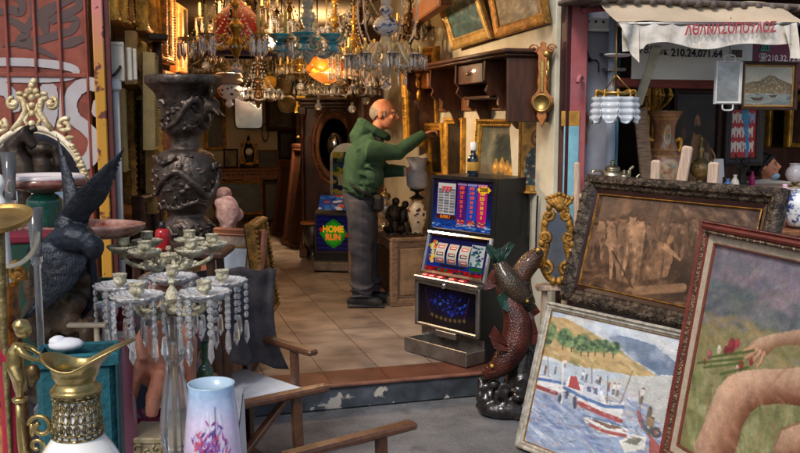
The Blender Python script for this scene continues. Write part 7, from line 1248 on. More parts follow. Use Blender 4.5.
fr_ = mat('carp_red', '35140f', .28, .15, var=.5, scale=7, bump=.5, bscale=120, vor=True, coat=.4, col2='5c2a1e'); fg_ = mat('carp_green', '2a3a30', .3, .2, var=.5, scale=7, bump=.5, bscale=120, vor=True, coat=.4, col2='4a3828'); fb_ = mat('carp_bronze', '4a2c1e', .3, .2, var=.5, scale=8, bump=.5, bscale=120, vor=True, coat=.4, col2='583a2a'); wv = mat('dark_wave', '1e1c1e', .22, .2, var=.5, scale=10, bump=.5, bscale=40, coat=.5, col2='3c3836'); fin_g = mat('fin_green', '12302a', .3, .1, var=.4, scale=10, coat=.4, col2='274a3c'); fin_r = mat('fin_rust', '55281f', .35, .1, var=.4, scale=14, coat=.4)
def carp(pts, rad, m, fm, tail, fins=(), eye=None):
    P2 = bez([L_f(*a) for a in pts], 6); n = len(P2); rr = [float(np.interp(i / (n - 1), np.linspace(0, 1, len(rad)), rad)) for i in range(n)]
    q = MB(); q.tube(P2, rr, 14, flat=1.0); q.ell(P2[0], (rr[0] * .98,) * 3, 12)
    o = q.build('carp', m, t)
    def fan(c, tips, th=.008, nm='fin'):
        q = MB(); k = len(tips); c = [L_f(*a) for a in c]; tp = [L_f(*a) for a in tips]; vs = []; 
        for s_ in (-1, 1):
            for g in (0, .35, .7, 1):
                for i in range(k): base = c[0].lerp(c[-1], i / (k - 1)); vs.append(base.lerp(tp[i], g) + V3((0, s_ * th * (1 - .7 * g) + .006 * math.sin(i * 2.2) , 0)))
        fs = []
        for s_ in (0, 1):
            for g in range(3):
                for i in range(k - 1): a = s_ * 4 * k + g * k + i; fs.append([a, a + 1, a + k + 1, a + k])
        for g in range(3):
            for i in (0, k - 1): a = g * k + i; fs.append([a, a + k, 4 * k + a + k, 4 * k + a])
        for i in range(k - 1): a = 3 * k + i; fs.append([a, a + 1, 4 * k + a + 1, 4 * k + a])
        q.add(vs, fs); q.build(nm, fm, o)
        q = MB()
        for i in range(k): base = c[0].lerp(c[-1], i / (k - 1)); q.tube([base + V3((0, -th, 0)), tp[i] + V3((0, -.002, 0))], [.005, .002], 5)
        q.build('fin_rays', fm, o)
    fan(*tail, nm='tail_fin')
    for f in fins: fan(*f)
    if eye: q = MB(); q.ell(L_f(*eye), .012, 8); q.build('eye', mat('eye_gold', 'c09a40', .25, .3, var=.2), o)
    q = MB(); i = 4; q.tube([P2[i] + V3((rr[i] * 1.02 * math.cos(a), -abs(rr[i]) * math.sin(a) * .9, rr[i] * .5 * math.cos(a))) for a in [k * PI / 8 for k in range(9)]], .006, 6); q.build('gill', m, o)
carp([(489, 373, FY - .06), (502, 364, FY - .08), (514, 345, FY - .07), (517, 322, FY - .05), (510, 302, FY - .03), (500, 286, FY - .02)], [.04, .066, .082, .078, .056, .028], fr_, fin_r, ([(499, 286, FY - .02), (499, 282, FY - .02)], [(484, 290, FY - .04), (486, 280, FY - .03), (492, 270, FY - .02), (500, 268, FY - .01)]), [([(509, 352, FY - .13), (505, 340, FY - .12)], [(494, 348, FY - .18), (489, 336, FY - .18), (494, 326, FY - .16)]), ([(526, 345, FY - .06), (523, 312, FY - .04)], [(537, 344, FY - .05), (538, 332, FY - .05), (534, 318, FY - .04), (526, 306, FY - .03)])], (492, 366, FY - .125))
carp([(527, 305, FY - .02), (519, 296, FY - .03), (510, 284, FY - .03), (503, 272, FY - .01), (499, 262, FY)], [.042, .062, .07, .055, .032], fg_, fin_g, ([(495, 263, FY), (503, 262, FY)], [(486, 250, FY - .02), (488, 243, FY - .02), (496, 249, FY), (502, 248, FY), (509, 242, FY), (515, 244, FY + .02)]), [([(505, 290, FY - .06), (512, 300, FY - .06)], [(497, 298, FY - .1), (501, 308, FY - .1), (508, 312, FY - .09)])], (527, 301, FY - .07))
carp([(537, 254, FY + .08), (530, 262, FY + .07), (521, 276, FY + .06), (524, 292, FY + .07), (531, 304, FY + .08)], [.04, .058, .06, .05, .03], fb_, fin_r, ([(529, 303, FY + .08), (533, 302, FY + .08)], [(526, 316, FY + .06), (532, 318, FY + .07), (540, 312, FY + .08)]), [([(515, 270, FY + .05), (516, 284, FY + .05)], [(507, 266, FY + .03), (505, 276, FY + .03), (509, 288, FY + .03)])], (538, 250, FY + .03))
q = MB(); rs = random.Random(17); q.ell((0, 0, .05), (.17, .14, .07), 14)
for k in range(44): a = rs.uniform(0, 6.28); r = rs.uniform(.05, .16); q.ell((r * math.cos(a), r * .8 * math.sin(a), rs.uniform(.03, .19)), (rs.uniform(.02, .045), rs.uniform(.02, .04), rs.uniform(.02, .045)), 8)
q.tube([L_f(520, 390, FY), L_f(524, 350, FY + .03), L_f(520, 310, FY + .05), L_f(522, 280, FY + .05)], [.1, .085, .075, .05], 10); q.tube([L_f(530, 385, FY), L_f(533, 355, FY - .02), L_f(527, 335, FY - .02)], [.05, .035, .015], 8)
for k in range(7): a = k * .9; q.tube([V3((.12 * math.cos(a), -.1 * abs(math.sin(a)), .06 + .02 * k)) + V3(v) for v in scroll((0, .02), .045, .012, 40 * k, 40 * k + 380, 12)], .014, 6)
organic(q, 'wave_base', wv, t, .008, 1)
GY = 5.02; g0 = at(556, 285, GY); s = GY / F; t = thing('gilt_mirror', 'small carved gilt rococo mirror with shell crest standing between carp and sepia painting', 'mirror', frame_mat(g0, V3((.97, -.25, 0)), V3((0, 0, 1)), V3((-.25, -.97, 0)))); g = lambda px, py, z=.01: ((px - 556) * s, (285 - py) * s, z)
q = MB()
for sg in (-1, 1):
    X = lambda x: 556 + sg * x
    q.tube(bez([g(X(5), 280), g(X(11), 272), g(X(13), 258), g(X(10), 244), g(X(13), 228), g(X(11), 216), g(X(5), 210)], 5), .02, 8); q.tube(scroll(g(X(10), 268)[:2], .04, .01, 90, 90 + sg * 420, 16, 'xy', .02), .012, 6); q.tube(scroll(g(X(12), 236)[:2], .035, .01, -60, -60 - sg * 420, 16, 'xy', .02), .012, 6); q.tube(scroll(g(X(9), 214)[:2], .035, .01, 60, 60 + sg * 400, 16, 'xy', .02), .012, 6)
    for k, (x, y) in enumerate(((14, 250), (15, 242), (12, 222), (16, 264), (8, 206), (3, 281))): q.ell(g(X(x), y, .02), (.02, .026, .015), 7)
for k in range(-3, 4): q.tube([g(558, 208, .02), g(558 + k * 4, 194 + abs(k) * 1.5, .025)], [.012, .015], 7); q.ell(g(558 + k * 4, 192 + abs(k) * 1.5, .025), .014, 7)
q.ell(g(558, 205, .02), (.03, .03, .02), 8); q.build('carved_frame', carved_gold, t)
q = MB(); q.prism([g(547, 279)[:2], g(565, 279)[:2], g(567, 258)[:2], g(565, 240)[:2], g(567, 222)[:2], g(563, 211)[:2], g(549, 211)[:2], g(545, 222)[:2], g(547, 240)[:2], g(545, 258)[:2]], .006); q.build('glass', mirror, t)
t = thing('easel_stand', 'pale wooden easel legs under the gilt mirror', 'easel', V3((g0.x, g0.y + .05, 0)))
for dx in (-.07, .07): q = MB(); q.beam((dx, .0, 0), (dx * .8, 0, g0.z), .045, .03); q.build('leg', raw_wood, t)
q = MB(); q.box((0, -.02, g0.z - .02), (.22, .08, .03), None, .005); q.build('shelf', raw_wood, t)
cu0 = uv_of(hit_v(590, 180, -.28))[0]; CT = 1.22; t = thing('display_counter', 'grey painted counter in front of the neighbouring shop behind the sepia painting', 'counter', SM); cl = 2.35
q = MB(); q.box((cu0 + cl / 2, .0, (CT - .03) / 2), (cl - .04, .5, CT - .03), None, .01); q.build('body', grey_wood, t); q = MB(); q.box((cu0 + cl / 2, .0, CT - .015), (cl, .56, .03), None, .008); q.build('top', raw_wood, t)
def onc(px, v=0.): p = hit_v(px, 180, v); return V3((p.x, p.y, CT + .001))
tsil = mat('antique_silver', 'b5a98c', .25, .9, var=.35, scale=14, bump=.15, bscale=50)
def teapot(px, v, k, label, spout=1):
    t = thing('teapot', label, 'teapot', Matrix.Translation(onc(px, v)) @ Rz(15) @ Sc(k), 'silver teapots on the counter')
    q = MB(); q.lathe(sm2([(.035, 0), (.05, .004), (.03, .02), (.075, .06), (.085, .1), (.07, .14), (.05, .155), (.055, .165)], 4), 24, lobes=12, amp=.02); q.build('body', tsil, t); q = MB(); q.lathe(sm2([(.055, .165), (.045, .18), (.015, .195), (.012, .205), (.018, .215), (0, .23)], 4), 18); q.build('lid', tsil, t)
    q = MB(); q.tube(bez([(spout * .07, 0, .07), (spout * .12, 0, .09), (spout * .13, 0, .15), (spout * .16, 0, .18)]), [.022] * 12 + [.016] * 12 + [.01] * 13, 8); q.build('spout', tsil, t); q = MB(); q.tube(bez([(-spout * .07, 0, .06), (-spout * .14, 0, .08), (-spout * .145, 0, .15), (-spout * .06, 0, .15)]), .009, 7); q.build('handle', tsil, t)
teapot(612, -.12, .86, 'taller silver teapot with a domed lid, at back left on the counter'); teapot(624, -.22, .62, 'smaller low silver teapot just in front of the taller one'); t = thing('silver_jug', 'small silver sugar bowl with handles, nearest the pale board right of the teapots', 'bowl', Matrix.Translation(onc(634, -.2))); q = MB(); q.lathe(sm2([(.03, 0), (.02, .015), (.05, .05), (.045, .08), (.05, .09)], 4), 20); q.build('body', tsil, t); q = MB()
for sg in (-1, 1): q.tube(bez([(sg * .045, 0, .03), (sg * .075, 0, .06), (sg * .045, 0, .08)]), .006, 6)
q.build('handle', tsil, t)
vx = onc(663, .14); s = vx.y / F; t = thing('satsuma_vase', 'big brownish painted oriental vase with flared trumpet rim on the counter', 'vase', Matrix.Translation(vx)); H = at(663, 112, vx.y).z - CT
pr = [(12 * s, 0), (14 * s, .01), (19 * s, H * .18), (18.5 * s, H * .38), (13 * s, H * .52), (10.5 * s, H * .66), (11 * s, H * .82), (14 * s, H * .93), (17 * s, H * .985)]
pr2 = bez([(a, z, 0) for a, z in pr], 5)
def vr(z): return float(np.interp(z, [k.y for k in pr2], [k.x for k in pr2]))
p = Pic(160, 120, (.55, .38, .26)); p.mott(.3, 14, 10, 2); rs = random.Random(4)
for y in (.04, .42, .5, .9, .95): p.poly([(0, y), (1, y), (1, y + .015), (0, y + .015)], (.72, .55, .3), .8)
p.dabs(500, 0, 1, 0, .5, [(.66, .5, .36), (.42, .26, .18), (.72, .6, .42), (.5, .42, .36)], .006, .012, .8, 0, 3); p.dabs(200, 0, 1, .52, .9, [(.5, .33, .22), (.64, .47, .33)], .006, .016, .7, 0, 5)
for cx in (.25, .75): p.ell(cx, .7, .055, .13, (.74, .66, .48), 1, .15); p.ell(cx, .7, .045, .11, (.62, .6, .5), 1, .2); p.dabs(30, cx - .03, cx + .03, .64, .76, [(.62, .2, .16), (.3, .4, .3), (.8, .6, .3)], .01, .02, .9, 30, 8); p.ell(cx, .22, .1, .17, (.74, .64, .5), .9, .2); p.dabs(40, cx - .07, cx + .07, .12, .32, [(.62, .5, .42), (.4, .5, .46), (.8, .7, .55), (.5, .3, .2)], .014, .03, .8, 30, 9)
canvas('body', p, 2 * PI, H, t, None, paint_mat('painted_porcelain', .28, bump=.05, coat=.4), curve=lambda a, y, z: (vr(y) * math.cos(a), vr(y) * math.sin(a), y), sm=True)
q = MB(); q.lathe([(vr(H), H), (vr(H) + .006, H + .006), (vr(H) - .008, H + .008), (vr(H) * .6, H - .08), (0, H - .09)], 30, close=True); q.build('rim', old_brass, t)
for sg in (-1, 1): q = MB(); q.tube(bez([(sg * 11 * s, 0, H * .62), (sg * 16 * s, 0, H * .64), (sg * 16 * s, 0, H * .52), (sg * 13 * s, 0, H * .46)]), .013, 7); q.ell((sg * 15 * s, 0, H * .64), .018, 7); q.build('handle', gold, t)
for px0, pt, px1, pb, Y, wd_, lab in ((656, 160, 655, 190, 4.9, .055, 'short pale wooden easel post in front of the painted vase'), (688, 146, 680, 190, 4.85, .06, 'tall pale wooden easel post leaning right of the painted vase'), (714, 162, 712, 192, 4.7, .06, 'pale wooden easel post with rounded top left of the dark statuette'), (577, 162, 577, 200, 5.2, .035, 'thin pale wooden stake beside the blue painted post')):
    a = at(px0, pt, Y); c = at(px1, pb, Y); dr = (c - a).normalized(); foot = a + dr * (a.z / -dr.z); t = thing('easel_post', lab, 'post', foot, 'wooden posts behind the sepia painting'); q = MB(); q.beam((0, 0, 0), a - foot, wd_, .025, (0, 1, 0), .012); q.build('post', raw_wood, t)
t = thing('pale_board', 'long pale grey board leaning upright left of the painted vase', 'board', Matrix.Translation(onc(648, .1))); q = MB(); a = at(640, 108, 5.5) - onc(648, .1); q.beam((0, 0, 0), a, .08, .03, (0, 1, 0), .006); q.build('board', grey_wood, t)
a = at(657, 46, 5.15); c = at(638, 104, 5.45); t = thing('awning_prop', 'greenish white wooden strut propping the awning above the painted vase', 'strut', c); q = MB(); q.beam((0, 0, 0), a - c, .05, .03, (0, 1, 0), .006); q.build('strut', mat('pale_green_wood', 'b0b09c', .8, var=.25, scale=9, bump=.3), t)
sc0 = at(615, 103, 5.1); s = 5.1 / F; t = thing('glass_chandelier', 'gilt wall chandelier with rippled U shaped glass plates by the drainpipe', 'chandelier', Matrix.Translation(sc0)); gp = MB()
def uplate(a, b_): 
    x = (a - .5) * 2; w_ = .046 * (1 if b_ < .6 else math.sqrt(max(.02, 1 - ((b_ - .6) / .4) ** 2))); return (x * w_, -.006 * math.sin(b_ * 26) - .016 * (x * x), .03 - .15 * b_)
grid(uplate, 8, 22, gp); gm = shared(gp, mat('ripple_glass', 'dfe6ee', .18, trans=.35, var=.06, scale=8, coat=.4), 'glass_plate'); 
sd = None
for i in range(9):
    a = i * 2 * PI / 9 + .25; r = .105; o = link('glass_plate', gm, t, Matrix.Rotation(a, 4, 'Z') @ T(0, -r, 0) @ Rx(-6)); m_ = o.modifiers.new('s', 'SOLIDIFY'); m_.thickness = .006
    q = MB(); q.tube(bez([(0, -r * .6, .06), (0, -r * 1.02, .07), (0, -r * 1.05, .03), (0, -r * 1.0, -.03)]), [.006] * 24 + [.005] * 12 + [.012], 6); q.ell((0, -r * 1.08, .02), (.008, .006, .035), 7); q.build('gilt_leaf', gold, t, Matrix.Rotation(a + .35, 4, 'Z'))
q = MB(); q.lathe([(.1, .045), (.112, .05), (.112, .062), (.1, .06)], 30, close=True); q.tube([(0, 0, .05), (0, 0, .5)], .006, 6); 
for i in range(3): a = i * 2 * PI / 3; q.tube([(.1 * math.cos(a), .1 * math.sin(a), .055), (0, 0, .16)], .004, 6)
q.build('ring', brass, t)
t = thing('brass_hook', 'worn brass latch plate on the lavender wall under the glass chandelier', 'latch', frame_mat(hit_v(586, 128, .04), U, W, Z)); q = MB(); q.box((0, 0, 0), (.02, .012, .2), None, .006); q.ell((0, -.012, .05), (.014, .012, .03), 8); q.build('plate', old_gold, t)
a = hit_v(714, 104, -.38); s = a.y / F; Mt_ = frame_mat(a, (U * .99 + W * .0).normalized(), Z, -W); tw, th_ = 30.5 * s, 42 * s
t = thing('silver_tray', 'hanging rectangular white and silver tray with loop handles under the awning', 'tray', Mt_); q = MB(); sweep(q, tw, th_, [(0, -.008), (0, .01), (.006, .014), (.012, .004), (.016, .002), (.016, 0)]); q.build('rim', white_paint, t); q = MB(); q.box((tw / 2, th_ / 2, 0), (tw - .02, th_ - .02, .004), None, .001); q.build('plate', mat('hammered_tray', 'a8a8a6', .3, .6, var=.2, scale=7, bump=.9, bscale=9), t)
for y, sg in ((0, -1), (th_, 1)): q = MB(); q.tube(bez([(tw * .3, y, .004), (tw * .32, y + sg * .03, .006), (tw * .5, y + sg * .036, .006), (tw * .68, y + sg * .03, .006), (tw * .7, y, .004)]), .005, 7); q.build('handle', white_paint, t)
q = MB(); q.tube([(tw / 2, th_ + .03, .004), (tw / 2, th_ + .25, .0)], .002, 5); q.build('cord', iron, t)
p = Pic(150, 100, (.66, .64, .56)); p.grad(.55, 1, (.74, .71, .62), (.62, .6, .54)); p.mott(.1, 5, 4, 3); p.grad(0, .3, (.38, .42, .42), (.56, .58, .54)); p.poly([(0, .3), (0, .56), (.12, .6), (.3, .62), (.42, .72), (.5, .78), (.62, .76), (.7, .7), (.85, .62), (1, .55), (1, .3)], (.5, .43, .32)); m = p.mask([(0, .3), (0, .56), (.12, .6), (.3, .62), (.42, .72), (.5, .78), (.62, .76), (.7, .7), (.85, .62), (1, .55), (1, .3)]); p.dabs(420, 0, 1, .3, .8, [(.36, .3, .2), (.64, .56, .42), (.72, .64, .5), (.3, .27, .2), (.46, .42, .28)], .014, .016, .85, 0, 4, m); p.dabs(120, 0, 1, 0, .3, [(.5, .54, .52), (.3, .34, .36), (.64, .64, .58)], .06, .01, .6, 0, 5)
p.poly([(.1, .2), (.2, .12), (.36, .12), (.42, .22), (.3, .19)], (.3, .2, .14)); p.line([(.26, .16), (.28, .5)], .006, (.3, .22, .16)); p.poly([(.5, .26), (.56, .2), (.66, .2), (.7, .27)], (.34, .22, .16)); p.line([(.6, .22), (.61, .44)], .005, (.34, .26, .18)); p.line([(.0, .06), (.3, .04), (.6, .1)], .016, (.62, .58, .5), .7)
a = hit_v(739, 110, -.34); s = a.y / F; picture('harbour_view', 'brown framed view of a hill town above a harbour, hanging right of silver tray', frame_mat(a, U, Z, -W), 66 * s, 48 * s, .02, dark_wood, p, .025, inner=(.012, pale))
def beast(x, y, k, c):
    p.ell(x, y, .05 * k, .035 * k, c, 1, .2); p.ell(x + .035 * k, y + .025 * k, .022 * k, .03 * k, c, 1, .2); p.line([(x - .03 * k, y), (x - .035 * k, y - .06 * k)], .012 * k, c); p.line([(x + .03 * k, y), (x + .035 * k, y - .06 * k)], .012 * k, c); p.ell(x - .045 * k, y + .02 * k, .015 * k, .03 * k, c, 1, .2)
p = Pic(100, 140, (.68, .14, .14)); p.mott(.15, 6, 8, 2)
for y in (.9, .6, .3):
    for k in range(4): beast(.12 + k * .23 + .03 * math.sin(y * 9), y - .05, 1.9, (.85, .8, .76) if not (y > .8 and k == 3) else (.5, .66, .78))
for y in (.72, .42): p.poly([(0, y), (1, y), (1, y + .012), (0, y + .012)], (.3, .06, .06), .8)
p.line([(.55, 1), (.5, .84), (.62, .72), (.6, .56), (.66, .4), (.7, .2), (.66, 0)], [.1, .07, .07, .05, .04, .045, .02], (.2, .5, .68)); p.ell(.58, .84, .12, .1, (.24, .54, .7), 1, .4); p.dabs(20, .45, .75, .1, 1, [(.3, .6, .75), (.14, .4, .6)], .03, .04, .6, 60, 3)
a = hit_v(722, 166, .3); s = a.y / F; picture('red_print', 'red print with rows of white animals and blue splash in a wide black frame', frame_mat(a, U, Z, -W), 46 * s, 64 * s, .055, mat('black_brown', '241c1a', .4, var=.3, coat=.2), p, .03, cat='print')
p = Pic(110, 170, (.14, .1, .075)); p.mott(.6, 4, 5, 3); p.poly([(.3, 0), (.3, .4), (.42, .58), (.62, .6), (.85, .5), (1, .3), (1, 0)], (.36, .24, .13)); p.line([(.5, .58), (.44, .3), (.5, 0)], .05, (.5, .36, .22), .7); p.line([(.75, .5), (.8, .1)], .04, (.22, .14, .08), .8); p.ell(.52, .72, .12, .11, (.12, .07, .05), 1, .3); p.ell(.53, .71, .075, .085, (.5, .33, .22), 1, .3); p.ell(.53, .64, .07, .05, (.16, .1, .07), 1, .3); p.line([(.5, .73), (.49, .69), (.51, .68)], .006, (.32, .2, .13)); p.ell(.5, .735, .014, .007, (.1, .06, .04)); p.ell(.565, .735, .014, .007, (.1, .06, .04)); p.ell(.2, .6, .07, .07, (.36, .25, .18), .7, .4); p.poly([(.05, 0), (.1, .45), (.2, .53), (.32, .45), (.32, 0)], (.16, .11, .08), .9); p.poly([(.72, .2), (.84, .22), (.86, .4), (.74, .42)], (.6, .55, .48), .6); p.a = np.clip(p.a * 1.35, 0, 1); p.mott(.2, 10, 14, 5)
a = hit_v(668, 200, 1.4); s = a.y / F; picture('portrait_painting', 'large dark painting of a bearded man in a brown robe inside the neighbouring shop', frame_mat(a, U, Z, -W), 58 * s, 112 * s, .05, dark_wood, p, .04)
for x0, x1, y0, y1, v, c, lab in ((640, 659, 78, 160, 1.0, (.3, .2, .12), 'tall gold frame edge inside neighbouring shop left of the dark portrait'), (764, 795, 92, 152, 1.9, (.2, .13, .08), 'gold framed dark picture inside the shop behind the woman, left one'), (784, 822, 95, 150, 1.6, (.26, .15, .09), 'bright gold double frame at right edge behind the woman')):
    a = hit_v(x0, y1, v); s = a.y / F; picture('framed_painting', lab, frame_mat(a, U, Z, -W), (x1 - x0) * s, (y1 - y0) * s, .06, gold, dkpic(int(x0), c), .05, group='gold frames inside the neighbouring shop')
t = thing('shop_shelf', 'dark wooden shelf wall inside the neighbouring shop behind the woman', 'shelf', SM); su = uv_of(hit_v(770, 165, 1.6))[0]; q = MB(); q.box((su + .2, 1.7, .72), (1.7, .4, 1.4), None, .01); q.build('body', walnut, t)
def onc2(px, v): return onc(px, v)
t = thing('dark_statuette', 'black statuette raising both arms in front of the red print', 'statuette', Matrix.Translation(onc2(742, .0))); q = MB(); s = onc2(742, 0).y / F; q.lathe([(.05, 0), (.05, .02), (.03, .035)], 12); q.tube([(0, 0, .02), (0, 0, .09), (0, 0, .13)], [.026, .022, .03], 10); q.ell((0, -.004, .165), .02, 10)
for sg in (-1, 1): q.tube([(sg * .026, 0, .125), (sg * .045, 0, .15), (sg * .04, 0, .19), (sg * .05, 0, .215)], [.011, .009, .007, .005], 8)
organic(q, 'figure', iron, t, .004, 2)
t = thing('magenta_bottle', 'small magenta bottle beside the black statuette', 'bottle', Matrix.Translation(onc2(752, .05))); q = MB(); q.lathe(sm2([(.018, 0), (.02, .01), (.018, .06), (.008, .085), (.009, .1)], 4), 14); q.build('glass', mat('magenta', 'a01860', .2, trans=.2, var=.2), t)
t = thing('brass_lantern', 'dark brass lantern urn on the counter between easel posts', 'lantern', Matrix.Translation(onc2(700, .1))); q = MB(); q.lathe(sm2([(.05, 0), (.03, .02), (.02, .05), (.06, .09), (.065, .14), (.03, .18), (.012, .2), (.02, .24), (.006, .28), (.012, .31), (0, .33)], 4), 18); q.build('body', old_brass, t)
for sg in (-1, 1): q = MB(); q.tube(bez([(sg * .05, 0, .16), (sg * .09, 0, .19), (sg * .06, 0, .25)]), .006, 6); q.build('handle', old_brass, t)
t = thing('card_sign', 'small white card propped on the counter left of the red print', 'card', Matrix.Translation(onc2(720, .12)) @ Rz(16)); q = MB(); q.box((0, 0, .12), (.075, .004, .12), Rx(-8), .001); q.box((0, .02, .03), (.05, .03, .06)); q.build('card', white_plain, t)
t = thing('gas_lamp', 'brass table lamp with a milky glass globe next to the woman', 'lamp', Matrix.Translation(onc2(795, -.05))); q = MB(); q.lathe(sm2([(.035, 0), (.03, .006), (.01, .01), (.015, .015), (.02, .02), (.025, .025), (.018, .03)], 4), 16); q.build('base', old_brass, t); q = MB(); q.lathe(sm2([(.018, .03), (.04, .04), (.06, .075), (.055, .11), (.035, .135), (.04, .15)], 4), 20, close=True); q.build('globe', mat('milky_glass', 'c2bec4', .25, trans=.25, var=.06, scale=6, bump=.2), t)
pv = at(783, 226, 4.6); t = thing('pink_vase', 'pink and blue flowered porcelain jar at the right edge below the woman', 'jar', pv); pvm = mat('pink_porcelain', 'c99aa4', .25, var=.15, scale=9, coat=.4, col2='e0c6cc'); q = MB(); q.lathe(sm2([(.04, 0), (.06, .03), (.075, .09), (.06, .14), (.04, .155), (.045, .165)], 4), 20); q.build('body', pvm, t); q = MB(); q.lathe(sm2([(.045, .165), (.04, .185), (.012, .2), (.014, .215), (0, .22)], 3), 16); q.build('lid', pvm, t)
pv2 = at(797, 226, 4.5); t = thing('blue_vase', 'blue and white porcelain jar cut by the right edge beside the pink jar', 'jar', pv2); q = MB(); q.lathe(sm2([(.04, 0), (.06, .04), (.07, .12), (.04, .17), (.045, .19)], 4), 20); q.build('body', mat('blue_white', ''), t)
t = thing('small_table', 'small table carrying the pink and the blue porcelain jars', 'table', V3((pv.x + .03, pv.y, 0))); q = MB(); q.box((.05, -.03, pv.z - .016), (.4, .34, .03), None, .006); q.build('top', mid_wood, t)
for a_ in (-.12, .2):
    for b_ in (-.16, .1): q = MB(); q.box((a_, b_, (pv.z - .03) / 2), (.035, .035, pv.z - .034), None, .005); q.build('leg', mid_wood, t)
for px, v, h, c, lab in ((735, -.1, .09, 'b9b2a8', 'small grey flask on the counter just left of the black statuette'), (728, -.15, .07, '3a5a8a', 'small blue glass cup on the counter left of the black statuette')):
    t = thing('trinket', lab, 'flask', Matrix.Translation(onc2(px, v))); q = MB(); q.lathe(sm2([(.02, 0), (.028, .02), (.022, h * .6), (.01, h * .8), (.014, h)], 3), 14); q.build('body', mat('tr' + c, c, .3, var=.2), t)
t = thing('pendant_lantern', 'gilt hanging lantern with leaves inside the neighbouring shop above the painted vase', 'lantern', Matrix.Translation(hit_v(655, 98, 1.0))); q = MB(); 
for k in range(8): a_ = k * PI / 4; q.tube(bez([(0, 0, .15), (.09 * math.cos(a_), .09 * math.sin(a_), .1), (.12 * math.cos(a_), .12 * math.sin(a_), .0), (.02 * math.cos(a_), .02 * math.sin(a_), -.1)]), .007, 6); q.ell((.12 * math.cos(a_), .12 * math.sin(a_), .02), .02, 6)
q.tube([(0, 0, .14), (0, 0, .7)], .006, 6); q.build('cage', gold, t)
skin = mat('skin', 'b9795c', .5, var=.14, scale=14, bump=.1, bscale=90, sss=.08, col2='c78a6c'); hair_g = mat('grey_hair', '8c847c', .85, var=.3, scale=60, bump=.8, bscale=150); fleece = mat('green_fleece', '2c4c3a', .95, var=.16, scale=9, bump=.35, bscale=160, col2='3b5e48'); slate = mat('slate_trousers', '40434f', .9, var=.15, scale=10, bump=.3, bscale=60, col2='4d505d'); shoe = mat('dark_shoe', '24262c', .6, var=.4, scale=12, bump=.2)
def head_mb(q, c, s, yaw=0, tilt=0, female=False):      # c = centre of skull, s = scale (1 = adult), faces local -Y before yaw
    M = Matrix.Translation(c) @ Rz(yaw) @ Rx(tilt) @ Sc(s)
    q.ell((0, .012, .02), (.076, .094, .092), 18, M); q.ell((0, -.03, -.035), (.062, .064, .075), 16, M); q.ell((0, -.052, -.082), (.034, .032, .028), 12, M); q.ell((0, -.072, .03), (.05, .018, .014), 10, M)
    q.tube([(0, -.088, .022), (0, -.1, .0), (0, -.114, -.026)], [.009, .012, .016], 8, M); q.ell((0, -.1, -.03), (.017, .014, .01), 8, M)
    q.ell((0, -.086, -.055), (.022, .012, .007), 8, M); q.ell((0, -.084, -.067), (.02, .012, .008), 8, M)
    for sg in (-1, 1): q.ell((sg * .036, -.072, -.018), (.024, .018, .02), 8, M); q.ell((sg * .076, .012, -.005), (.01, .02, .032), 10, M); q.ell((sg * .078, .02, .008), (.012, .012, .014), 8, M)
    return M
def hand_mb(q, wrist, d, up, s=1., curl=.5, side=1):      # palm, four bent fingers and a thumb
    d = V3(d).normalized(); up = V3(up); up = (up - d * up.dot(d)).normalized(); x = d.cross(up) * side; M = frame_mat(wrist, x, up, d) @ Sc(s)
    q.ell((0, 0, .045), (.04, .016, .052), 12, M)
    for i, (fx, L_) in enumerate(((-.03, .066), (-.01, .078), (.01, .074), (.028, .058))):
        a = math.radians(22 + 55 * curl + 6 * i); p0 = V3((fx, 0, .085)); p1 = p0 + V3((fx * .12, -math.sin(a * .5) * L_ * .45, math.cos(a * .5) * L_ * .45)); p2 = p1 + V3((0, -math.sin(a * 1.3) * L_ * .3, math.cos(a * 1.3) * L_ * .3)); p3 = p2 + V3((0, -math.sin(a * 1.9) * L_ * .25, math.cos(a * 1.9) * L_ * .25))
        q.tube([V3((fx * .8, 0, .06)), p0, p1, p2, p3], [.01, .0098, .009, .0082, .006], 8, M)
    q.tube([V3((-.028, -.002, .02)), V3((-.05, -.014, .045)), V3((-.05, -.03, .07)), V3((-.042, -.04, .09))], [.014, .012, .01, .007], 8, M)
MYd = 7.15; mf = at_z(360, 303, ST); MS = MYd / F
t = thing('person', 'man in a green hooded top and grey trousers reaching up to shelf frames', 'person', V3((at(362, 303, MYd).x, MYd, ST)))
mo = t.location.copy(); m_ = lambda px, py, dy=0.: V3((at(px, py, MYd).x, MYd + dy, at(px, py, MYd).z)) - mo
hc = m_(384, 114, 0); body = MB(); HM = head_mb(body, hc, 1.06, 80, 5)
body.tube([m_(373, 138, .0), m_(378, 128, 0), hc + V3((-.01, 0, -.02))], [.062, .055, .052], 14)
body.tube([m_(361, 200), m_(361, 180), m_(364, 158), m_(370, 140)], [.1, .11, .12, .09], 14)
for k, (kn, an_, ft, dy) in enumerate(((m_(361, 248, -.09), m_(360, 294, -.09), m_(372, 303, -.1), -.09), (m_(367, 246, .1), m_(370, 288, .12), m_(384, 297, .12), .1))):
    body.tube([m_(361, 200, dy * .6), m_(361, 220, dy), kn, m_(361 + 4 * k, 270, dy), an_], [.07, .075, .056, .05, .04], 12); body.tube([an_, an_.lerp(ft, .5), ft], [.04, .038, .03], 10)
sh1 = m_(372, 150, -.16); el1 = m_(398, 152, -.10); wr1 = m_(424, 134, -.02); body.tube([m_(368, 150, -.04), sh1, sh1.lerp(el1, .5), el1, el1.lerp(wr1, .4), wr1], [.07, .06, .05, .042, .04, .028], 12)
sh2 = m_(366, 152, .18); el2 = m_(384, 172, .22); wr2 = m_(405, 172, .08); body.tube([m_(366, 150, .05), sh2, sh2.lerp(el2, .5), el2, el2.lerp(wr2, .4), wr2], [.07, .06, .05, .042, .04, .028], 12)
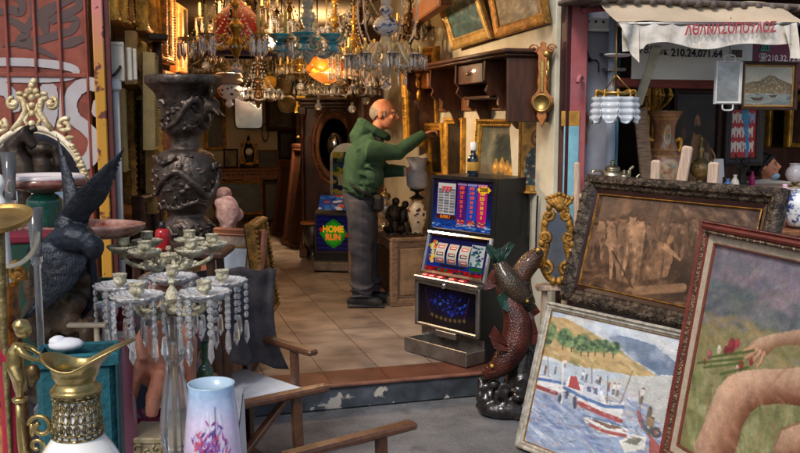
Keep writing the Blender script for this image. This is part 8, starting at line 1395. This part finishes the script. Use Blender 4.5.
hand_mb(body, wr1, (1, .15, .28), (-.15, .2, 1), .92, .45, 1); hand_mb(body, wr2, (.9, -.1, .1), (0, -1, .2), .92, .6, -1)
organic(body, 'body', skin, t, .0062, 2)
q = MB(); 
for sg in (-1, 1): q.ell((sg * .034, -.083, .006), (.009, .005, .005), 8, HM)
q.build('eyes', mat('eye_white', 'c9c2b8', .3, var=.05), t); q = MB()
for sg in (-1, 1): q.ell((sg * .034, -.087, .006), (.0045, .003, .0045), 8, HM)
q.build('pupils', iron, t)
q = MB()      # short grey hair round the sides and back, bald on top
def hr(i, j, off):
    a = math.radians(-22 + 224 * i / 26); zz_ = -.066 + (.118 - .03 * abs(math.cos(a)) ** 3) * j / 8; f = abs(math.cos(a)); zz_ = max(zz_, -.066 + .06 * f ** 4)
    r = math.sqrt(max(.1, 1 - ((zz_ - .02) / .1) ** 2)); return ((.077 + off) * r * math.cos(a) + .002 * math.sin(i * 5 + j * 3), .012 + (.095 + off) * r * math.sin(a) + .002 * math.sin(i * 3.3 + j * 4), zz_)
for off in (.0, .009): q.add([hr(i, j, off * math.sin(PI * min(1, .15 + j / 8)) if off else -.01) for j in range(9) for i in range(27)], [[j * 27 + i, j * 27 + i + 1, (j + 1) * 27 + i + 1, (j + 1) * 27 + i] for j in range(8) for i in range(26)], HM, 0, True)
q.build('hair', hair_g, t)
q = MB()
for sg in (-1, 1): q.tube([(sg * .022, -.09, .026), (sg * .036, -.09, .031), (sg * .05, -.078, .024)], [.004, .005, .003], 6, HM)
q.build('eyebrows', hair_g, t)
q = MB(); P0 = [m_(352, 190), m_(354, 182), m_(354, 170), m_(358, 156), m_(364, 144), m_(370, 138)]; q.tube([p_ + V3((.045, 0, 0)) for p_ in P0], [.12, .125, .13, .135, .115, .08], 18, flat=1.3); q.ell(m_(372, 176, -.02), (.105, .15, .12), 14); q.ell(m_(373, 158, 0), (.10, .16, .12), 14); q.ell(m_(361, 190), (.145, .175, .07), 14)
for a in ((m_(366, 148, -.05), sh1 + V3((0, -.01, .0)), sh1.lerp(el1, .5), el1, el1.lerp(wr1, .5), wr1 + (wr1 - el1) * .02), (m_(364, 150, .05), sh2, sh2.lerp(el2, .5), el2, el2.lerp(wr2, .5), wr2)): q.tube(a, [.085, .084, .069, .062, .054, .043], 14); q.ell(a[3], (.062,) * 3, 10)
q.ell(m_(363, 130, 0), (.085, .12, .08), 12); q.ell(m_(359, 138, 0), (.08, .12, .1), 12); q.tube([m_(364, 122, -.09), m_(375, 130, -.1), m_(385, 136, -.07), m_(388, 138, 0), m_(385, 136, .07), m_(375, 130, .1), m_(364, 122, .09), m_(360, 121, 0), m_(364, 122, -.09)], .032, 8)
rs = random.Random(8)
for k in range(18): f = rs.random(); c_ = m_(352 + 20 * f, 150 + 44 * rs.random(), -.16 + .03 * rs.random()); q.tube([c_, c_ + V3((rs.uniform(.03, .09), -.01, rs.uniform(-.05, .05)))], [.012, .006], 6)
organic(q, 'hooded_top', fleece, t, .0085, 3, wr=(.006, 10))
q = MB(); q.tube([m_(362, 126, -.03) + V3((0, 0, 0)), m_(370, 134, -.07), m_(380, 139, -.05), m_(383, 140, 0.0)], .016, 8); organic(q, 'hood_lining', mat('grey_lining', '6a625c', .95, var=.2, scale=20, bump=.3), t, .006, 1)
q = MB(); q.tube([m_(360, 189), m_(360, 196), m_(361, 206)], [.125, .13, .13], 16, flat=1.15)
for k, dy in enumerate((-.08, .09)):
    o_ = 5 * k; q.tube([m_(360, 200, dy * .7), m_(361 + o_, 222, dy), m_(361 + o_, 248, dy), m_(362 + o_, 272, dy), m_(362 + o_ * 1.6, 288 - 2 * k, dy), m_(363 + o_ * 1.6, 295 - 3 * k, dy)], [.115, .105, .092, .084, .078, .084], 14)
    for z_ in (284, 289, 294): q.tube([m_(362 + o_ * 1.5, z_ - 2 * k, dy) + V3((.094 * math.cos(a), .094 * math.sin(a), .014 * math.sin(a * 2 + z_))) for a in [i * PI / 6 for i in range(13)]], .008, 6)
organic(q, 'trousers', slate, t, .0085, 2, wr=(.010, 8))
for dy, dx, up in ((-.09, 0, 0), (.115, 11, 5)):
    q = MB(); a = m_(358 + dx, 302 - up, dy); a.z = 0.0; q.ell(a + V3((-.02, 0, .045)), (.07, .05, .05), 12); q.tube([a + V3((-.04, 0, .05)), a + V3((.07, -.01, .05)), a + V3((.16, -.02, .035)), a + V3((.2, -.025, .03))], [.05, .05, .045, .028], 12); q.box(a + V3((.07, -.01, .012)), (.3, .1, .022), None, .008); organic(q, 'shoe', shoe, t, .007, 2)
q = MB(); q.tube([m_(349, 180, -.11), m_(356, 186, -.19), m_(365, 191, -.205), m_(376, 197, -.15), m_(381, 196, 0)], .017, 8, flat=.6); q.tube([m_(350, 182, -.06), m_(349, 180, 0), m_(353, 184, .14)], .014, 8); o = organic(q, 'waist_strap', black_plast, t, .005, 1)
q = MB(); q.box(m_(378, 202, -.08), (.1, .19, .14), None, .03); q.build('waist_bag', mat('black_nylon', '191a1f', .6, var=.3, scale=14, bump=.3), t)
q = MB(); q.tube([wr2 + V3((-.01, 0, 0)), wr2 + V3((.012, 0, 0))], .036, 12); q.build('cuff', mat('cuff_white', 'b5b5b0', .8, var=.1), t)
WY = 6.15; wo = V3((at(770, 180, WY).x, WY, .05)); t = thing('person', 'dark haired woman with blue mask below her chin behind the counter', 'person', wo); n_ = lambda px, py, dy=0.: V3((at(px, py, WY).x, WY + dy, at(px, py, WY).z)) - wo
hc = n_(766, 166); body = MB(); HM = head_mb(body, hc, .8, 62, -6, True); body.tube([n_(770, 192, .02), n_(770, 182, .01), hc + V3((0, .01, -.03))], [.05, .042, .042], 12)
b0 = n_(767, 183); base = V3((b0.x, b0.y + .02, 0)); body.tube([V3((base.x, base.y, .8)), V3((base.x, base.y, 1.0)), V3((b0.x, b0.y, b0.z - .06)), V3((b0.x, b0.y, b0.z + .0))], [.13, .12, .13, .06], 14)
for sg in (-1, 1):
    body.tube([V3((base.x + sg * .08, base.y, .82)), V3((base.x + sg * .085, base.y - .02, .45)), V3((base.x + sg * .085, base.y, .06))], [.085, .058, .04], 10); body.tube([V3((base.x + sg * .085, base.y, .05)), V3((base.x + sg * .09, base.y - .14, .03))], [.04, .028], 8)
    s0 = V3((b0.x + sg * .15, b0.y, b0.z - .03)); e0_ = V3((b0.x + sg * .2, b0.y - .06, b0.z - .27)); w0 = V3((b0.x + sg * .08, b0.y - .26, b0.z - .22)); body.tube([V3((b0.x, b0.y, b0.z - .03)), s0, e0_, w0], [.06, .05, .038, .026], 10); hand_mb(body, w0, (-sg * .4, -.9, .05), (0, 0, 1), .85, .4, sg)
organic(body, 'body', skin, t, .0062, 2)
q = MB(); rs = random.Random(6); q.ell((0, .022, .03), (.084, .096, .09), 14, HM); q.ell((0, .075, -.015), (.07, .055, .07), 12, HM); q.ell((0, .15, -.02), (.055, .05, .055), 12, HM); q.tube([(0, .1, -.0), (0, .14, -.01)], .04, 8, HM)
for sg in (-1, 1): q.tube([(sg * .02, -.062, .085), (sg * .066, -.04, .06), (sg * .08, .01, .015), (sg * .07, .06, -.04)], [.02, .018, .016, .02], 8, HM)
organic(q, 'hair', mat('black_hair', '15110f', .45, var=.3, scale=40, bump=.5, bscale=120), t, .005, 1)
q = MB()
for sg in (-1, 1): q.ell((sg * .034, -.088, .006), (.012, .005, .006), 8, HM); q.tube([(sg * .02, -.088, .027), (sg * .036, -.09, .032), (sg * .054, -.074, .026)], [.003, .004, .002], 6, HM)
q.build('eyes', iron, t)
q = MB(); q.ell((0, -.062, -.092), (.046, .046, .03), 12, HM); q.build('face_mask', mat('mask_blue', '8fb4cc', .8, var=.1, scale=20, bump=.2), t)
q = MB(); q.tube([V3((base.x, base.y, .8)), V3((base.x, base.y, 1.02)), V3((b0.x, b0.y, b0.z - .07)), V3((b0.x, b0.y, b0.z - .0))], [.16, .145, .15, .085], 16)
for sg in (-1, 1):
    s0 = V3((b0.x + sg * .15, b0.y, b0.z - .035)); e0_ = V3((b0.x + sg * .2, b0.y - .06, b0.z - .27)); q.tube([V3((b0.x, b0.y, b0.z - .04)), s0, e0_], [.075, .07, .055], 12)
organic(q, 'blouse', mat('cream_blouse', 'b9b2a6', .9, var=.1, scale=9, bump=.3), t, .008, 2, wr=(.008, 10))
q = MB(); q.tube([V3((base.x, base.y, .88)), V3((base.x, base.y, .8))], [.155, .16], 14)
for sg in (-1, 1): q.tube([V3((base.x + sg * .07, base.y, .84)), V3((base.x + sg * .085, base.y - .02, .45)), V3((base.x + sg * .085, base.y, .07))], [.105, .08, .062], 12)
organic(q, 'trousers', mat('black_trousers', '17171c', .9, var=.2, scale=9), t, .01, 2)
q = MB(); q.tube([n_(764, 192, -.09), n_(770, 197, -.13), n_(776, 192, -.09)], .02, 8); q.build('scarf', black_plast, t)
cam = bpy.data.cameras.new('camera'); co = bpy.data.objects.new('camera', cam); COL.objects.link(co); scn.camera = co
co.location = (0, 0, CZ); co.rotation_euler = (PI / 2 - TH, 0, 0); cam.sensor_width = 36; cam.lens = 36 * F / 800; cam.clip_end = 400; cam.clip_start = .05
w = bpy.data.worlds.new('World'); scn.world = w; w.use_nodes = True; N = w.node_tree.nodes; L = w.node_tree.links
sky = N.new('ShaderNodeTexSky'); sky.sky_type = 'NISHITA'; sky.sun_disc = False
SEL, SAZ = 48, 205        # sun elevation, azimuth it shines from (deg clockwise from +Y)
sky.sun_elevation = math.radians(SEL); sky.sun_rotation = math.radians(SAZ); sky.air_density = 1.0; sky.dust_density = 2.5; sky.ozone_density = 1
L.new(sky.outputs['Color'], N['Background'].inputs['Color']); N['Background'].inputs['Strength'].default_value = .15
sl = bpy.data.lights.new('sun', 'SUN'); sl.energy = 2.2; sl.angle = math.radians(14); sl.color = (1, .95, .88); so = bpy.data.objects.new('sun', sl); COL.objects.link(so)
d = V3((math.sin(math.radians(SAZ)) * math.cos(math.radians(SEL)), math.cos(math.radians(SAZ)) * math.cos(math.radians(SEL)), math.sin(math.radians(SEL))))
so.rotation_euler = d.to_track_quat('Z', 'Y').to_euler(); so.location = (0, -3, 8)
def lamp(p, e, c, r=.03):
    l = bpy.data.lights.new('lamp', 'POINT'); l.energy = e; l.color = c; l.shadow_soft_size = r; q = bpy.data.objects.new('lamp', l); COL.objects.link(q); q.location = p; return q
for p, e in LAMPS: lamp(p, e, (1, .70, .42))
scn.view_settings.view_transform = 'Standard'; scn.view_settings.look = 'None'; scn.view_settings.exposure = 0
scn.cycles.max_bounces = 8; scn.cycles.transmission_bounces = 6; scn.cycles.transparent_max_bounces = 8; scn.cycles.use_denoising = True
scn.cycles.caustics_reflective = False; scn.cycles.caustics_refractive = False; scn.cycles.sample_clamp_indirect = 4
